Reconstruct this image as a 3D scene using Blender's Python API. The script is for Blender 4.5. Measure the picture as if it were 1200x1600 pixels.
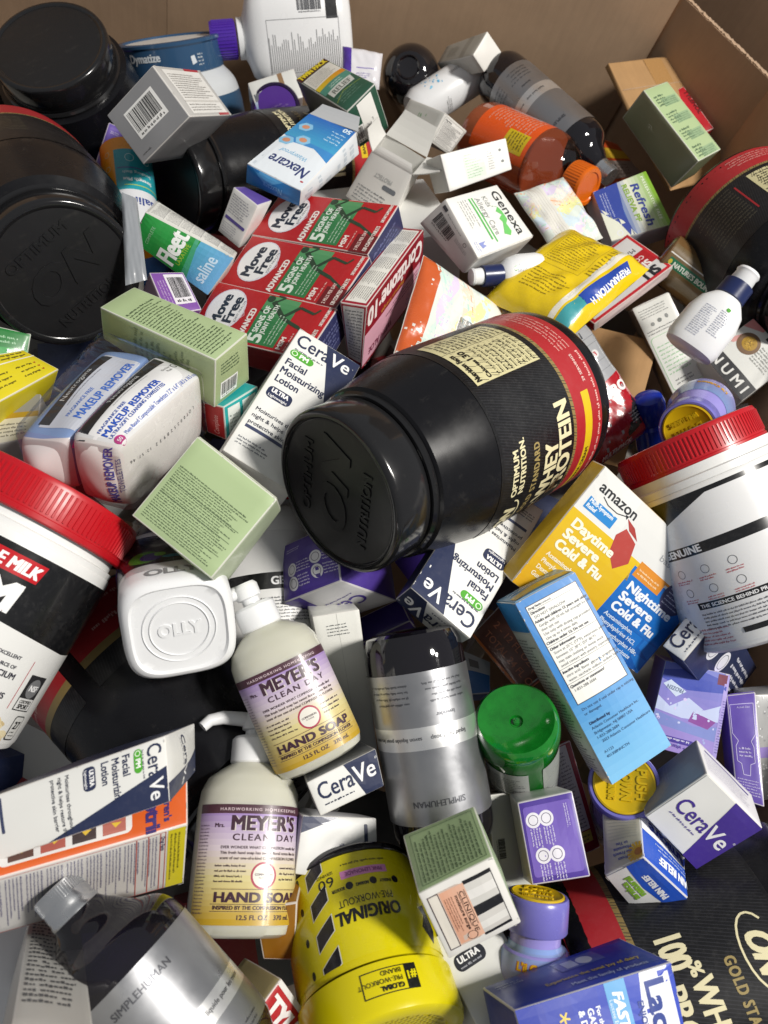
import bpy, bmesh, math, random
from mathutils import Matrix, Vector
from mathutils.geometry import tessellate_polygon
from mathutils.bvhtree import BVHTree

# ------------------------------------------------------------------ camera, world, lamps, exposure
sc = bpy.context.scene
COL = sc.collection
for _o in list(bpy.data.objects):
    bpy.data.objects.remove(_o)

def M34(v):
    return Matrix((v[0:4], v[4:8], v[8:12], (0, 0, 0, 1)))

cam_data = bpy.data.cameras.new('camera')
cam_data.sensor_fit = 'VERTICAL'
cam_data.sensor_height = 24.0
cam_data.lens = 24.0 * 1200 / 1600          # phone main camera
cam_data.clip_start = 0.02
cam_data.clip_end = 50
cam = bpy.data.objects.new('camera', cam_data)
COL.objects.link(cam)
cam.matrix_world = M34([0.873126, -0.487495, -0.0, 0.0, 0.423041, 0.757685, -0.496941, 0.0, 0.242256, 0.433892, 0.867784, 1.05])
sc.camera = cam
cam_data.dof.use_dof = True                # small phone lens: far end of the bin slightly soft
cam_data.dof.focus_distance = 0.56
cam_data.dof.aperture_fstop = 8.0

world = bpy.data.worlds.new('World')
sc.world = world
world.use_nodes = True
bg = world.node_tree.nodes['Background']
bg.inputs[0].default_value = (0.92, 0.95, 1.0, 1)
bg.inputs[1].default_value = 0.255

def lamp(name, loc, target, size, power, color):
    d = bpy.data.lights.new(name, 'AREA')
    d.shape = 'DISK'; d.size = size; d.energy = power; d.color = color
    o = bpy.data.objects.new(name, d); COL.objects.link(o)
    o.location = loc
    o.rotation_euler = (Vector(target) - Vector(loc)).to_track_quat('-Z', 'Y').to_euler()
    return o
# two neighbouring warehouse ceiling lamps
lamp('ceiling_lamp', (1.15, 0.60, 3.0), (0, 0.45, 0.5), 0.36, 80, (1.0, 0.96, 0.90))
lamp('ceiling_lamp', (1.70, 0.75, 3.0), (0, 0.45, 0.5), 0.30, 20, (1.0, 0.96, 0.90))

sc.view_settings.view_transform = 'Standard'
sc.view_settings.look = 'None'
sc.view_settings.gamma = 1
sc.view_settings.use_curve_mapping = False
sc.view_settings.exposure = 0.0
sc.cycles.max_bounces = 8
sc.cycles.transparent_max_bounces = 12
sc.cycles.sample_clamp_indirect = 4
sc.cycles.caustics_reflective = False
sc.cycles.caustics_refractive = False

# ------------------------------------------------------------------ where each package lies (metres)

CARTON_POSE = {
  'silver': ([0.46565, -0.01038, -0.88491, -0.34279, 0.44027, 0.87012, 0.22147, 0.56665, 0.76768, -0.49272, 0.40975, 0.51304], [0.06623, 0.09418, 0.05107], {'ftr': [-0.00046, -0.00032, -0.00027], 'fbl': [0.00029, 0.00015, 0.0], 'fbr': [0.00041, 0.00021, 0.0]}),
  'purple_a': ([0.9017, -0.36258, -0.23551, -0.43111, 0.33848, 0.25307, 0.9063, 0.55376, -0.26901, -0.89693, 0.35092, 0.41648], [0.03552, 0.04, 0.05268], {'ftl': [0.00068, -0.00027, -0.00022], 'ftr': [-0.00094, 0.0004, 0.00012], 'fbl': [-0.00027, 3e-05, 0.00056], 'fbr': [0.00052, -0.00015, -0.00047], 'btl': [0.00047, -0.00019, -0.00015], 'btr': [-0.00066, 0.00028, 8e-05], 'bbl': [-0.00019, 2e-05, 0.00039], 'bbr': [0.00036, -0.00011, -0.00033]}),
  'twin': ([0.34582, 0.46418, -0.81544, -0.21569, 0.85778, 0.19582, 0.47525, 0.70756, 0.38028, -0.86382, -0.33045, 0.52522], [0.0407, 0.04761, 0.0977], {'ftl': [0.00019, 0.00025, -0.00043], 'ftr': [-0.0008, 0.00057, -0.00078], 'fbl': [-0.00052, 0.00055, -0.0008], 'fbr': [0.00108, -0.00118, 0.00171], 'btl': [0.00281, -0.00364, 0.00538], 'btr': [0.00032, -0.00055, 0.00084], 'bbl': [0.00038, -0.00056, 0.00083], 'bbr': [-0.00065, 0.0007, -0.00102]}),
  'grey_top': ([0.60998, 0.78825, 0.08109, -0.19007, -0.40674, 0.22363, 0.88575, 0.95135, 0.68006, -0.57328, 0.45703, 0.47185], [0.07961, 0.02805, 0.03196], {'ftl': [-0.00036, -0.00027, -0.00272], 'ftr': [-0.00013, -0.00022, 0.0008], 'fbl': [0.00024, 0.00012, 0.00261], 'fbr': [0.00069, 0.00104, -0.002], 'btl': [0.00025, 0.00037, -0.00062], 'btr': [0.00107, 0.00133, 0.00095], 'bbl': [-0.00046, -0.00067, 0.00105], 'bbr': [-0.00154, -0.00203, 0.00039]}),
  'grey_dots': ([0.80974, 0.58503, 0.04543, -0.16944, -0.4598, 0.58449, 0.66854, 0.78485, 0.36457, -0.56223, 0.74228, 0.47774], [0.06052, 0.04136, 0.03161], {'ftl': [0.00084, 0.00035, -0.00061], 'fbl': [-0.00079, -0.0007, -0.00038], 'btl': [0.00077, 0.00054, -1e-05], 'btr': [0.00137, 0.00118, 0.00057], 'bbl': [-0.0009, -0.00056, 0.00019], 'bbr': [-0.00179, -0.00088, 0.00093]}),
  'kraft_a': ([0.53449, -0.2396, -0.8105, 0.15293, 0.84337, 0.08847, 0.53001, 1.00087, -0.05528, -0.96683, 0.24935, 0.47664], [0.15974, 0.007, 0.16967], {'ftl': [0.00019, -0.00021, 0.00208], 'ftr': [-0.00023, 0.00025, -0.00242], 'fbl': [-0.00162, 0.00129, -0.00811], 'fbr': [0.00047, -0.00038, 0.00236], 'btl': [0.00013, -0.00015, 0.00146], 'btr': [-0.00016, 0.00017, -0.00169], 'bbl': [-0.00113, 0.0009, -0.00568], 'bbr': [0.00033, -0.00026, 0.00165]}),
  'green_a': ([0.42163, -0.13492, -0.89667, 0.12295, 0.90565, 0.11175, 0.40904, 0.90601, 0.04501, -0.98454, 0.1693, 0.53261], [0.04609, 0.04326, 0.10218], {'ftl': [-0.00094, 0.00044, -0.00028], 'ftr': [-0.00069, 0.00034, -0.00048], 'fbl': [0.00071, -0.0003, -0.00041], 'fbr': [0.00092, -0.00041, -9e-05], 'btl': [0.00131, -0.00064, 0.00072], 'btr': [0.00022, -0.0001, 8e-05], 'bbl': [-0.00131, 0.00055, 0.00062], 'bbr': [-0.00014, 5e-05, 0.00019]}),
  'red_strip': ([0.53822, 0.09, -0.83799, 0.12332, 0.78719, 0.30153, 0.53797, 1.0425, 0.30109, -0.9492, 0.09144, 0.49595], [0.02938, 0.012, 0.07033], {'ftl': [0.00032, 1e-05, -0.00027], 'ftr': [-0.00031, -1e-05, 0.00027], 'btl': [0.00022, 1e-05, -0.00019], 'btr': [-0.00022, -1e-05, 0.00019]}),
  'refresh': ([0.71691, 0.19186, 0.67024, 0.05487, -0.68484, 0.3738, 0.62552, 0.78929, -0.13052, -0.90745, 0.39938, 0.49073], [0.06901, 0.03, 0.06711], {'ftl': [-0.00155, -0.00038, -0.00057], 'ftr': [0.00169, 0.00041, 0.00046], 'fbl': [0.00165, 0.0004, 0.00036], 'fbr': [-0.0018, -0.00043, -0.00027], 'btl': [-0.00108, -0.00027, -0.0004], 'btr': [0.00119, 0.00029, 0.00032], 'bbl': [0.00116, 0.00028, 0.00026], 'bbr': [-0.00126, -0.0003, -0.00019]}),
  'genexa': ([0.89316, -0.28237, 0.35004, -0.0685, -0.39155, -0.10535, 0.9141, 0.56908, -0.22124, -0.9535, -0.20466, 0.55983], [0.06166, 0.03118, 0.09108], {'fbl': [0.00057, -0.00133, 0.00164], 'fbr': [0.00038, 0.00151, -0.00185], 'btl': [-0.00057, 0.00144, -0.00177], 'btr': [-0.00044, -0.00152, 0.00186], 'bbl': [-0.00081, 0.00205, -0.00252], 'bbr': [-0.00062, -0.00217, 0.00265]}),
  'white_a': ([0.5872, -0.45926, -0.66654, -0.08766, 0.79684, 0.47273, 0.37627, 0.70707, 0.14229, -0.75207, 0.64354, 0.51897], [0.07622, 0.03435, 0.03247], {'ftl': [-0.00058, 0.00031, 0.0003], 'ftr': [9e-05, -0.0003, -0.00064], 'fbl': [0.00055, -0.00031, -0.00033], 'fbr': [-0.00011, 0.00025, 0.00051], 'btl': [0.00024, 0.00021, 0.00068], 'btr': [0.00012, -3e-05, 1e-05], 'bbl': [0.00028, -4e-05, 0.00012], 'bbr': [-8e-05, 0.00017, 0.00036]}),
  'open_white': ([0.9918, -0.07987, 0.09976, -0.17351, 0.04902, 0.95869, 0.28019, 0.67059, -0.11802, -0.273, 0.95475, 0.46685], [0.04973, 0.05602, 0.05724], {'ftl': [0.00241, -0.00132, -0.00092], 'ftr': [-0.00111, 0.00096, 0.00079], 'fbl': [-0.00347, 0.00058, -4e-05], 'fbr': [0.00104, -0.00027, -9e-05], 'btl': [0.00075, -0.00113, -0.00103], 'btr': [0.00025, 0.00125, 0.00134], 'bbl': [-0.00095, -0.00019, -0.00037], 'bbr': [0.00045, 0.00034, 0.00044]}),
  'nexcare': ([-0.97932, 0.18782, -0.07521, -0.22617, 0.06718, -0.04875, -0.99655, 0.6379, -0.19084, -0.98099, 0.03512, 0.54277], [0.05861, 0.01979, 0.10674], {'ftl': [-0.0011, 0.00059, 0.00051], 'fbl': [0.00209, -0.00094, -0.00068], 'fbr': [-0.00144, 0.0007, 0.00056], 'btl': [-0.00021, 9e-05, 7e-05], 'btr': [0.00091, -0.00042, -0.00032], 'bbl': [-0.0007, 0.00024, 0.00011], 'bbr': [-0.00029, 0.00012, 8e-05]}),
  'fleet': ([0.11138, -0.26706, -0.95722, -0.23263, 0.58518, 0.79614, -0.15403, 0.45044, 0.80322, -0.54299, 0.24495, 0.50244], [0.03685, 0.03776, 0.079], {'ftl': [0.00481, 0.00246, 0.00061], 'ftr': [-0.00311, -0.00171, -0.00076], 'fbl': [-0.0016, 0.00053, 0.00383], 'fbr': [0.00348, 0.00092, -0.00214], 'btl': [0.0018, 0.00099, 0.00044], 'btr': [0.00033, 0.00037, 0.00065], 'bbl': [-0.00062, -4e-05, 0.00077], 'bbr': [-0.00018, -0.00063, -0.00164]}),
  'purple_stripe': ([0.99199, 0.06229, 0.10985, -0.24955, -0.09951, 0.92115, 0.37626, 0.49621, -0.07775, -0.38418, 0.91998, 0.50036], [0.02824, 0.02379, 0.04591], {'ftl': [-0.00082, -6e-05, -0.0001], 'ftr': [0.00105, 0.00017, 0.00025], 'fbl': [0.00148, 0.0008, 0.00108], 'fbr': [-0.00138, -0.0007, -0.00095], 'btl': [-0.00086, -0.00217, -0.00283], 'btr': [-0.00012, 0.00032, 0.00041], 'bbl': [0.00022, -0.00048, -0.00061], 'bbr': [-0.00053, -0.00013, -0.00019]}),
  'movefree': ([-0.02552, 0.46919, -0.88273, -0.11066, 0.97822, 0.19367, 0.07466, 0.46228, 0.20599, -0.8616, -0.46391, 0.55266], [0.17607, 0.03158, 0.12921], {'ftl': [0.0005, -7e-05, -0.00022], 'ftr': [-0.00067, 0.00015, 0.00018], 'fbl': [-0.00042, 6e-05, 0.00018], 'fbr': [0.00069, 0.00026, -0.00098], 'btl': [0.00035, -5e-05, -0.00015], 'btr': [-0.00033, -0.00024, 0.0007], 'bbl': [-0.00024, -0.00028, 0.0007], 'bbr': [-0.00027, -0.00085, 0.00182]}),
  'cortizone': ([-0.01162, -0.94559, 0.32516, -0.10464, -0.99535, -0.02016, -0.0942, 0.49058, 0.09563, -0.32474, -0.94096, 0.5686], [0.1263, 0.02162, 0.06259], {'ftl': [0.00055, 0.00088, 0.0001], 'ftr': [0.00264, 0.00223, 0.00119], 'fbl': [-0.00105, 0.0003, -0.00089], 'fbr': [-0.0009, -0.00104, -0.00031], 'btl': [-0.00046, -0.00082, -5e-05], 'btr': [-0.00231, -0.00222, -0.00095], 'bbl': [0.001, -0.00014, 0.0008], 'bbr': [0.00066, 0.00089, 0.00018]}),
  'sinus': ([0.77302, 0.49024, 0.40262, 0.07146, -0.55604, 0.21809, 0.80203, 0.65312, 0.30538, -0.84386, 0.44118, 0.4822], [0.06751, 0.01306, 0.10327], {'ftl': [0.00018, 0.0001, 0.00065], 'ftr': [5e-05, 5e-05, -0.00082], 'fbl': [-2e-05, 0.0, -0.00062], 'fbr': [2e-05, -0.0, 0.00059], 'btl': [-0.00024, -0.00017, 0.00052], 'btr': [-0.00087, -0.00058, 0.00084], 'bbl': [-1e-05, 0.0, -0.00043], 'bbr': [-0.0003, -0.0002, 0.0005]}),
  'tall_white': ([0.57188, 0.05135, -0.81873, 0.22157, 0.61402, 0.63504, 0.46872, 0.63359, 0.544, -0.77077, 0.33164, 0.47709], [0.03969, 0.03843, 0.10679], {'ftl': [-0.00058, -3e-05, 0.00122], 'ftr': [1e-05, -8e-05, -0.00149], 'fbl': [0.00067, 0.0001, -0.00024], 'btl': [0.00092, 0.00026, 0.00181], 'btr': [0.00033, 6e-05, 0.00011], 'bbl': [0.00056, 0.00013, 0.00055]}),
  'zumz': ([0.88762, 0.20396, 0.41296, 0.23168, -0.46043, 0.4158, 0.78429, 0.62984, -0.01175, -0.88629, 0.46298, 0.5083], [0.05858, 0.045, 0.06332], {'ftl': [-0.00015, -4e-05, -0.00033], 'ftr': [0.00061, 0.00015, 0.00095], 'fbl': [0.00025, 6e-05, 0.00033], 'btl': [-0.00011, -3e-05, -0.00023], 'btr': [0.00043, 0.0001, 0.00067], 'bbl': [0.00018, 4e-05, 0.00023]}),
  'kraft_b': ([0.95985, 0.20888, -0.18721, 0.16277, 0.09291, 0.39298, 0.91484, 0.53291, 0.26466, -0.89551, 0.3578, 0.41324], [0.07023, 0.06, 0.14323], {'fbl': [0.00013, 0.00016, -0.00092], 'bbl': [9e-05, 0.00011, -0.00065]}),
  'neutro': ([-0.04579, 0.25727, -0.96525, -0.15645, 0.96439, -0.24058, -0.10987, 0.24101, -0.26048, -0.93591, -0.23709, 0.57022], [0.10239, 0.05707, 0.07885], {'ftl': [-0.00413, 0.00468, -0.00215], 'ftr': [0.00409, -0.00478, 0.00282], 'fbl': [0.00221, -0.00259, 0.00159], 'fbr': [-0.00147, 0.00222, -0.00333], 'btl': [-0.00079, 0.00084, -0.00017], 'btr': [0.00052, -0.00068, 0.00073], 'bbl': [0.00187, -0.00227, 0.00167], 'bbr': [-0.00262, 0.00283, -0.00074]}),
  'green_b': ([0.12411, 0.21168, -0.96943, -0.1499, 0.97005, -0.23148, 0.07364, 0.3159, -0.20881, -0.94953, -0.23407, 0.57281], [0.04034, 0.03836, 0.10614], {'ftl': [-0.00058, 0.00105, -0.0015], 'ftr': [-0.00045, 0.00029, 0.00039], 'fbl': [0.00049, -0.00046, 0.0], 'fbr': [0.00071, -0.00091, 0.00075], 'btl': [0.00445, -0.00577, 0.00474], 'btr': [0.00088, -0.00117, 0.00102], 'bbl': [-0.00108, 0.00101, -0.0], 'bbr': [-0.00021, 0.00045, -0.00075]}),
  'green_c': ([0.98703, 0.02872, 0.15793, -0.10091, -0.15846, 0.33155, 0.93003, 0.16681, -0.02565, -0.943, 0.3318, 0.58891], [0.06232, 0.04868, 0.06193], {'ftl': [-0.00097, -5e-05, -2e-05], 'ftr': [0.00076, 7e-05, -0.00017], 'fbl': [0.00096, -1e-05, 0.00034], 'fbr': [-0.00073, -5e-05, 6e-05], 'btl': [-0.00062, -9e-05, 0.00032], 'btr': [-0.0008, -0.00021, 0.00093], 'bbl': [0.00055, 0.00013, -0.00056], 'bbr': [0.00061, 0.00038, -0.00193]}),
  'teal': ([0.18884, -0.92761, -0.32229, -0.13758, 0.93773, 0.0729, 0.33964, 0.30082, -0.29156, -0.36636, 0.88362, 0.52454], [0.03911, 0.02008, 0.03033], {'ftl': [0.00038, 0.00022, 0.00059], 'ftr': [0.0006, 0.00055, 0.00105], 'fbl': [-0.00021, 0.00038, -3e-05], 'fbr': [-0.00051, -0.00063, -0.00099], 'btl': [-0.00088, -0.00136, -0.00186], 'btr': [-0.0001, -0.00028, -0.00028], 'bbl': [0.00061, 0.00086, 0.00125], 'bbr': [4e-05, 8e-05, 9e-05]}),
  'yellow_l': ([0.20293, -0.10252, -0.97381, -0.27902, 0.88933, -0.39688, 0.22711, 0.2359, -0.40977, -0.91213, 0.01064, 0.51828], [0.06209, 0.03, 0.03705], {'ftl': [0.00176, -0.0026, 0.0014], 'ftr': [-0.00207, 0.00311, -0.0019], 'fbl': [-0.00439, 0.00662, -0.00419], 'fbr': [0.00186, -0.00285, 0.00203], 'btl': [0.00123, -0.00182, 0.00098], 'btr': [-0.00145, 0.00218, -0.00133], 'bbl': [-0.00307, 0.00464, -0.00294], 'bbr': [0.0013, -0.002, 0.00142]}),
  'gold_l': ([0.77541, 0.15021, -0.61333, -0.26898, 0.61258, 0.05679, 0.78837, 0.20079, 0.15326, -0.98702, -0.04798, 0.4979], [0.0549, 0.03, 0.04304], {'ftl': [-0.00015, -0.00083, 0.00175], 'ftr': [0.00047, 0.00092, -0.00206], 'fbl': [0.00029, 0.00086, -0.00188], 'fbr': [-0.00059, -0.00095, 0.00218], 'btl': [-0.00011, -0.00058, 0.00122], 'btr': [0.00033, 0.00064, -0.00144], 'bbl': [0.0002, 0.0006, -0.00131], 'bbr': [-0.00042, -0.00067, 0.00152]}),
  'purple_bar': ([0.54548, -0.25716, -0.79769, -0.23766, 0.81152, -0.07584, 0.57938, 0.38305, -0.20949, -0.96339, 0.16732, 0.49188], [0.03158, 0.04, 0.04028], {'ftl': [0.00034, -0.00032, 0.00038], 'ftr': [-0.00053, 0.00048, -0.00049], 'btl': [0.00024, -0.00022, 0.00026], 'btr': [-0.00037, 0.00034, -0.00034]}),
  'cerave_a': ([0.98066, -0.18165, -0.07285, -0.09768, 0.05828, -0.0843, 0.99474, 0.25389, -0.18684, -0.97974, -0.07208, 0.54738], [0.05687, 0.04, 0.13731], {'ftl': [0.00045, 0.0001, -0.0003], 'ftr': [-0.00054, -6e-05, 0.00028], 'fbl': [-0.00038, -0.00015, 0.00034], 'fbr': [0.00126, 0.00033, -0.00091], 'btl': [0.00031, 7e-05, -0.00021], 'btr': [-0.00038, -4e-05, 0.00019], 'bbl': [-0.00026, -0.0001, 0.00024], 'bbr': [0.00088, 0.00023, -0.00064]}),
  'amazon': ([0.90195, -0.40245, 0.15659, 0.16485, 0.10271, 0.55212, 0.82742, 0.28272, -0.41945, -0.73021, 0.53932, 0.548], [0.1452, 0.018, 0.10035], {'ftl': [2e-05, 2e-05, 0.00046], 'ftr': [4e-05, -5e-05, -0.00058], 'fbl': [-4e-05, -5e-05, -0.00102], 'fbr': [-4e-05, 6e-05, 0.00063], 'btl': [1e-05, 1e-05, 0.00032], 'btr': [3e-05, -4e-05, -0.0004], 'bbl': [-2e-05, -3e-05, -0.00071], 'bbr': [-3e-05, 4e-05, 0.00044]}),
  'bluebox': ([0.51725, -0.10228, -0.8497, 0.23023, 0.81443, 0.3639, 0.45198, 0.20439, 0.26298, -0.9258, 0.27153, 0.56164], [0.04961, 0.03404, 0.13569], {'ftl': [0.00045, -8e-05, 0.00026], 'ftr': [-0.00048, 7e-05, -0.00177], 'fbl': [-0.00048, 9e-05, 0.00028], 'fbr': [0.00043, -7e-05, 0.0008], 'btl': [-0.00039, 9e-05, 0.00162], 'btr': [-0.0003, 5e-05, -5e-05], 'bbl': [0.00131, -0.00027, -0.00323], 'bbr': [0.00061, -0.00012, -0.00085]}),
  'cerave_d': ([0.19388, 0.69678, -0.69059, 0.29396, 0.87007, 0.20307, 0.44916, 0.32409, 0.4532, -0.68794, -0.56687, 0.5354], [0.05059, 0.12655, 0.01893], {'ftr': [0.00133, 0.00017, -0.00024], 'fbl': [-8e-05, 0.0005, -0.00049], 'fbr': [-0.00118, -0.00055, 0.0006], 'btr': [0.00093, 0.00012, -0.00017], 'bbl': [-5e-05, 0.00035, -0.00034]}),
  'frozen': ([-0.9592, 0.08054, 0.271, 0.27164, -0.20727, 0.45155, -0.86784, 0.31403, -0.19227, -0.8886, -0.41643, 0.52801], [0.05113, 0.03, 0.06772], {'ftr': [0.0004, -1e-05, 0.00022], 'fbr': [-0.00044, 4e-05, 0.00016], 'btr': [0.00028, -1e-05, 0.00016], 'bbr': [-0.00031, 3e-05, 0.00011]}),
  'purple_actual': ([-0.85671, 0.35464, 0.37454, 0.32079, -0.31057, 0.22509, -0.92352, 0.31557, -0.41182, -0.9075, -0.08269, 0.51588], [0.01978, 0.03, 0.08171], {'ftl': [0.00052, 0.00052, 0.00149], 'ftr': [-0.0006, -0.00053, -0.00154], 'fbl': [-0.00021, -0.00055, -0.00139], 'fbr': [0.00028, 0.00056, 0.00145], 'btl': [0.00037, 0.00037, 0.00104], 'btr': [-0.00042, -0.00037, -0.00108], 'bbl': [-0.00014, -0.00039, -0.00097], 'bbr': [0.0002, 0.00039, 0.00101]}),
  'foil': ([0.83554, -0.1099, -0.53833, 0.38851, 0.53064, 0.41545, 0.73879, 0.27351, 0.14245, -0.90295, 0.40545, 0.48718], [0.04372, 0.03, 0.08165], {}),
  'cerave_p': ([0.95907, 0.04015, 0.28031, 0.26735, -0.21845, 0.7348, 0.64215, 0.17648, -0.18019, -0.67709, 0.71349, 0.55901], [0.05113, 0.035, 0.05085], {'ftr': [-0.00051, -9e-05, -0.00036], 'fbl': [0.0008, -3e-05, 3e-05], 'fbr': [-0.00055, 2e-05, -3e-05], 'btl': [-0.00115, 3e-05, -8e-05], 'btr': [0.00316, 1e-05, 0.00053], 'bbl': [-0.00012, 0.0, -2e-05], 'bbr': [0.00091, 1e-05, 0.00018]}),
  'arnica': ([-0.91719, -0.39699, 0.03413, 0.26086, 0.15348, -0.43103, -0.88919, 0.16502, 0.36771, -0.81032, 0.45626, 0.54703], [0.05549, 0.0293, 0.03896], {'ftl': [0.00364, -0.00181, -0.00212], 'ftr': [0.00191, -0.00044, -0.00081], 'fbl': [-0.0052, 0.0006, 0.00186], 'fbr': [-0.0042, 0.00209, 0.00244], 'btl': [-0.00214, 0.00167, 0.00159], 'btr': [-0.00353, 0.00118, 0.00171], 'bbl': [-0.00027, -0.00016, -2e-05], 'bbr': [0.00617, -0.00297, -0.00352]}),
  'lactaid': ([0.64166, -0.02434, 0.7666, 0.19323, -0.75834, 0.12949, 0.63886, 0.01734, -0.11482, -0.99128, 0.06463, 0.5924], [0.04166, 0.05224, 0.09003], {'ftl': [0.00064, -0.00012, 0.0011], 'ftr': [0.00073, 0.00079, -0.00201], 'fbl': [-0.0007, -6e-05, -0.00054], 'fbr': [-0.00246, -0.00089, 0.00052], 'btl': [-0.00128, -0.00017, -0.00075], 'btr': [-0.00019, 0.00022, -0.00097], 'bbl': [0.00139, 0.00023, 0.00066], 'bbr': [-0.00037, -0.00023, 0.00042]}),
  'purple_icons': ([0.60404, 0.10247, 0.79034, 0.17975, -0.78554, 0.24375, 0.56878, 0.12312, -0.13436, -0.96441, 0.22773, 0.54867], [0.05108, 0.03, 0.03574], {'ftl': [-0.00077, -0.0002, -0.00029], 'ftr': [0.00037, 9e-05, 0.00021], 'fbl': [0.00081, 0.00018, 0.00058], 'fbr': [-0.0004, -7e-05, -0.00048], 'btl': [-0.00054, -0.00014, -0.0002], 'btr': [0.00026, 6e-05, 0.00015], 'bbl': [0.00056, 0.00013, 0.0004], 'bbr': [-0.00028, -5e-05, -0.00034]}),
  'grey_b': ([0.5304, -0.11714, 0.83962, 0.16816, -0.84359, 0.02511, 0.53641, 0.11702, -0.08392, -0.9928, -0.0855, 0.50823], [0.06049, 0.04, 0.0295], {'ftl': [0.00054, 0.00032, -0.00027], 'ftr': [-0.00059, -0.00024, 1e-05], 'fbl': [-0.00052, -0.00034, 0.00033], 'fbr': [0.00057, 0.00026, -8e-05], 'btl': [0.00038, 0.00022, -0.00019], 'btr': [-0.00041, -0.00017, 1e-05], 'bbl': [-0.00037, -0.00024, 0.00023], 'bbr': [0.0004, 0.00018, -5e-05]}),
  'clinique': ([0.75431, -0.2558, 0.60464, 0.12502, -0.3542, 0.61687, 0.70286, 0.06084, -0.55278, -0.74433, 0.37471, 0.58877], [0.04704, 0.04495, 0.04377], {}),
  'cerave_b': ([-0.97838, -0.17194, -0.11495, 0.07848, 0.13993, -0.14099, -0.98007, 0.35148, 0.1523, -0.97497, 0.162, 0.55418], [0.05298, 0.02388, 0.13771], {'ftr': [-0.00043, -0.0002, -0.0002], 'fbl': [-0.0001, -0.00084, -0.00102], 'fbr': [0.00101, 0.0033, 0.00398], 'btl': [-0.00019, 0.00058, 0.00074], 'btr': [0.00028, -0.00057, -0.00073], 'bbl': [-0.0001, -9e-05, -0.0001], 'bbr': [0.00045, 0.00096, 0.00114]}),
  'cerave_pu2': ([0.5018, 0.70192, -0.50548, 0.00298, 0.32702, 0.38705, 0.86212, 0.21604, 0.80079, -0.59791, -0.03532, 0.52292], [0.05503, 0.05932, 0.04694], {'ftr': [-0.00033, 0.00016, -0.00063], 'fbl': [0.00044, 0.00038, -8e-05], 'fbr': [-0.00037, -0.00034, 0.0001], 'btl': [-0.00175, -0.0011, -0.00033], 'btr': [0.00055, 0.00054, -0.0002], 'bbl': [-0.0025, -0.00157, -0.00047], 'bbr': [0.00189, 0.00138, 5e-05]}),
  'cola': ([0.88659, 0.34774, 0.30503, 0.13677, -0.44007, 0.43099, 0.78777, 0.24681, 0.14247, -0.83266, 0.53514, 0.49518], [0.05911, 0.04, 0.04118], {'ftl': [-0.00156, -0.00061, -0.00056], 'ftr': [0.00126, 0.00051, 0.0006], 'fbl': [0.00156, 0.00063, 0.00069], 'fbr': [-0.00126, -0.00052, -0.00073], 'btl': [-0.00109, -0.00043, -0.00039], 'btr': [0.00088, 0.00035, 0.00042], 'bbl': [0.00109, 0.00044, 0.00048], 'bbr': [-0.00088, -0.00036, -0.00051]}),
  'white_c': ([0.75109, -0.28542, -0.59532, 0.07131, 0.64635, 0.50163, 0.57497, 0.13857, 0.13453, -0.81664, 0.56125, 0.46424], [0.03039, 0.03, 0.11935], {'ftl': [-0.00153, 0.00033, 4e-05], 'ftr': [0.00157, -0.00034, -3e-05], 'fbl': [0.00177, -0.00038, 1e-05], 'fbr': [-0.00182, 0.00038, -2e-05], 'btl': [-0.00107, 0.00023, 3e-05], 'btr': [0.0011, -0.00024, -2e-05], 'bbl': [0.00124, -0.00026, 0.0], 'bbr': [-0.00127, 0.00027, -1e-05]}),
  'cerave_s': ([0.64202, -0.06455, -0.76397, 0.06807, 0.74814, 0.27064, 0.60585, 0.10239, 0.16765, -0.96052, 0.22204, 0.52117], [0.04505, 0.07116, 0.02257], {'ftl': [0.00043, -4e-05, -0.00057], 'ftr': [0.00154, -0.00042, 0.00051], 'fbl': [-0.00031, 0.00012, -0.00044], 'fbr': [-0.00178, 0.00035, 0.00062], 'btl': [0.00033, -4e-05, -0.00029], 'btr': [0.0005, -9e-05, -0.00026], 'bbl': [-0.00022, 9e-05, -0.00031], 'bbr': [-0.00045, 9e-05, 0.00013]}),
  'cerave_l': ([0.89073, -0.25748, -0.37456, 0.08202, 0.40179, 0.06078, 0.91371, 0.05098, -0.2125, -0.96437, 0.1576, 0.51496], [0.05096, 0.02995, 0.0385], {'ftl': [0.00042, 1e-05, -0.00053], 'ftr': [-0.00074, 0.00032, 3e-05], 'fbl': [-0.00134, -0.0002, 0.00218], 'fbr': [0.00312, -0.00092, -0.00127], 'btl': [-0.00044, -7e-05, 0.00072], 'btr': [-0.00041, 9e-05, 0.00026], 'bbl': [-0.00062, -9e-05, 0.00101], 'bbr': [0.00218, -0.00064, -0.00089]}),
  'cerave_left': ([0.73825, 0.03409, 0.67367, -0.10106, -0.64096, 0.34659, 0.68487, -0.01105, -0.21014, -0.9374, 0.27772, 0.56868], [0.03057, 0.07124, 0.10454], {'ftl': [-0.00117, -0.00046, 0.003], 'ftr': [0.0001, 0.00033, -0.00317], 'fbl': [0.00086, 5e-05, 0.0007], 'fbr': [0.00079, 0.00017, -0.00062], 'btl': [0.00103, -0.00017, 0.00309], 'btr': [-0.00195, 1e-05, -0.00281], 'bbl': [0.00066, -4e-05, 0.00133], 'bbr': [-0.00041, 6e-05, -0.0012]}),
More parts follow.
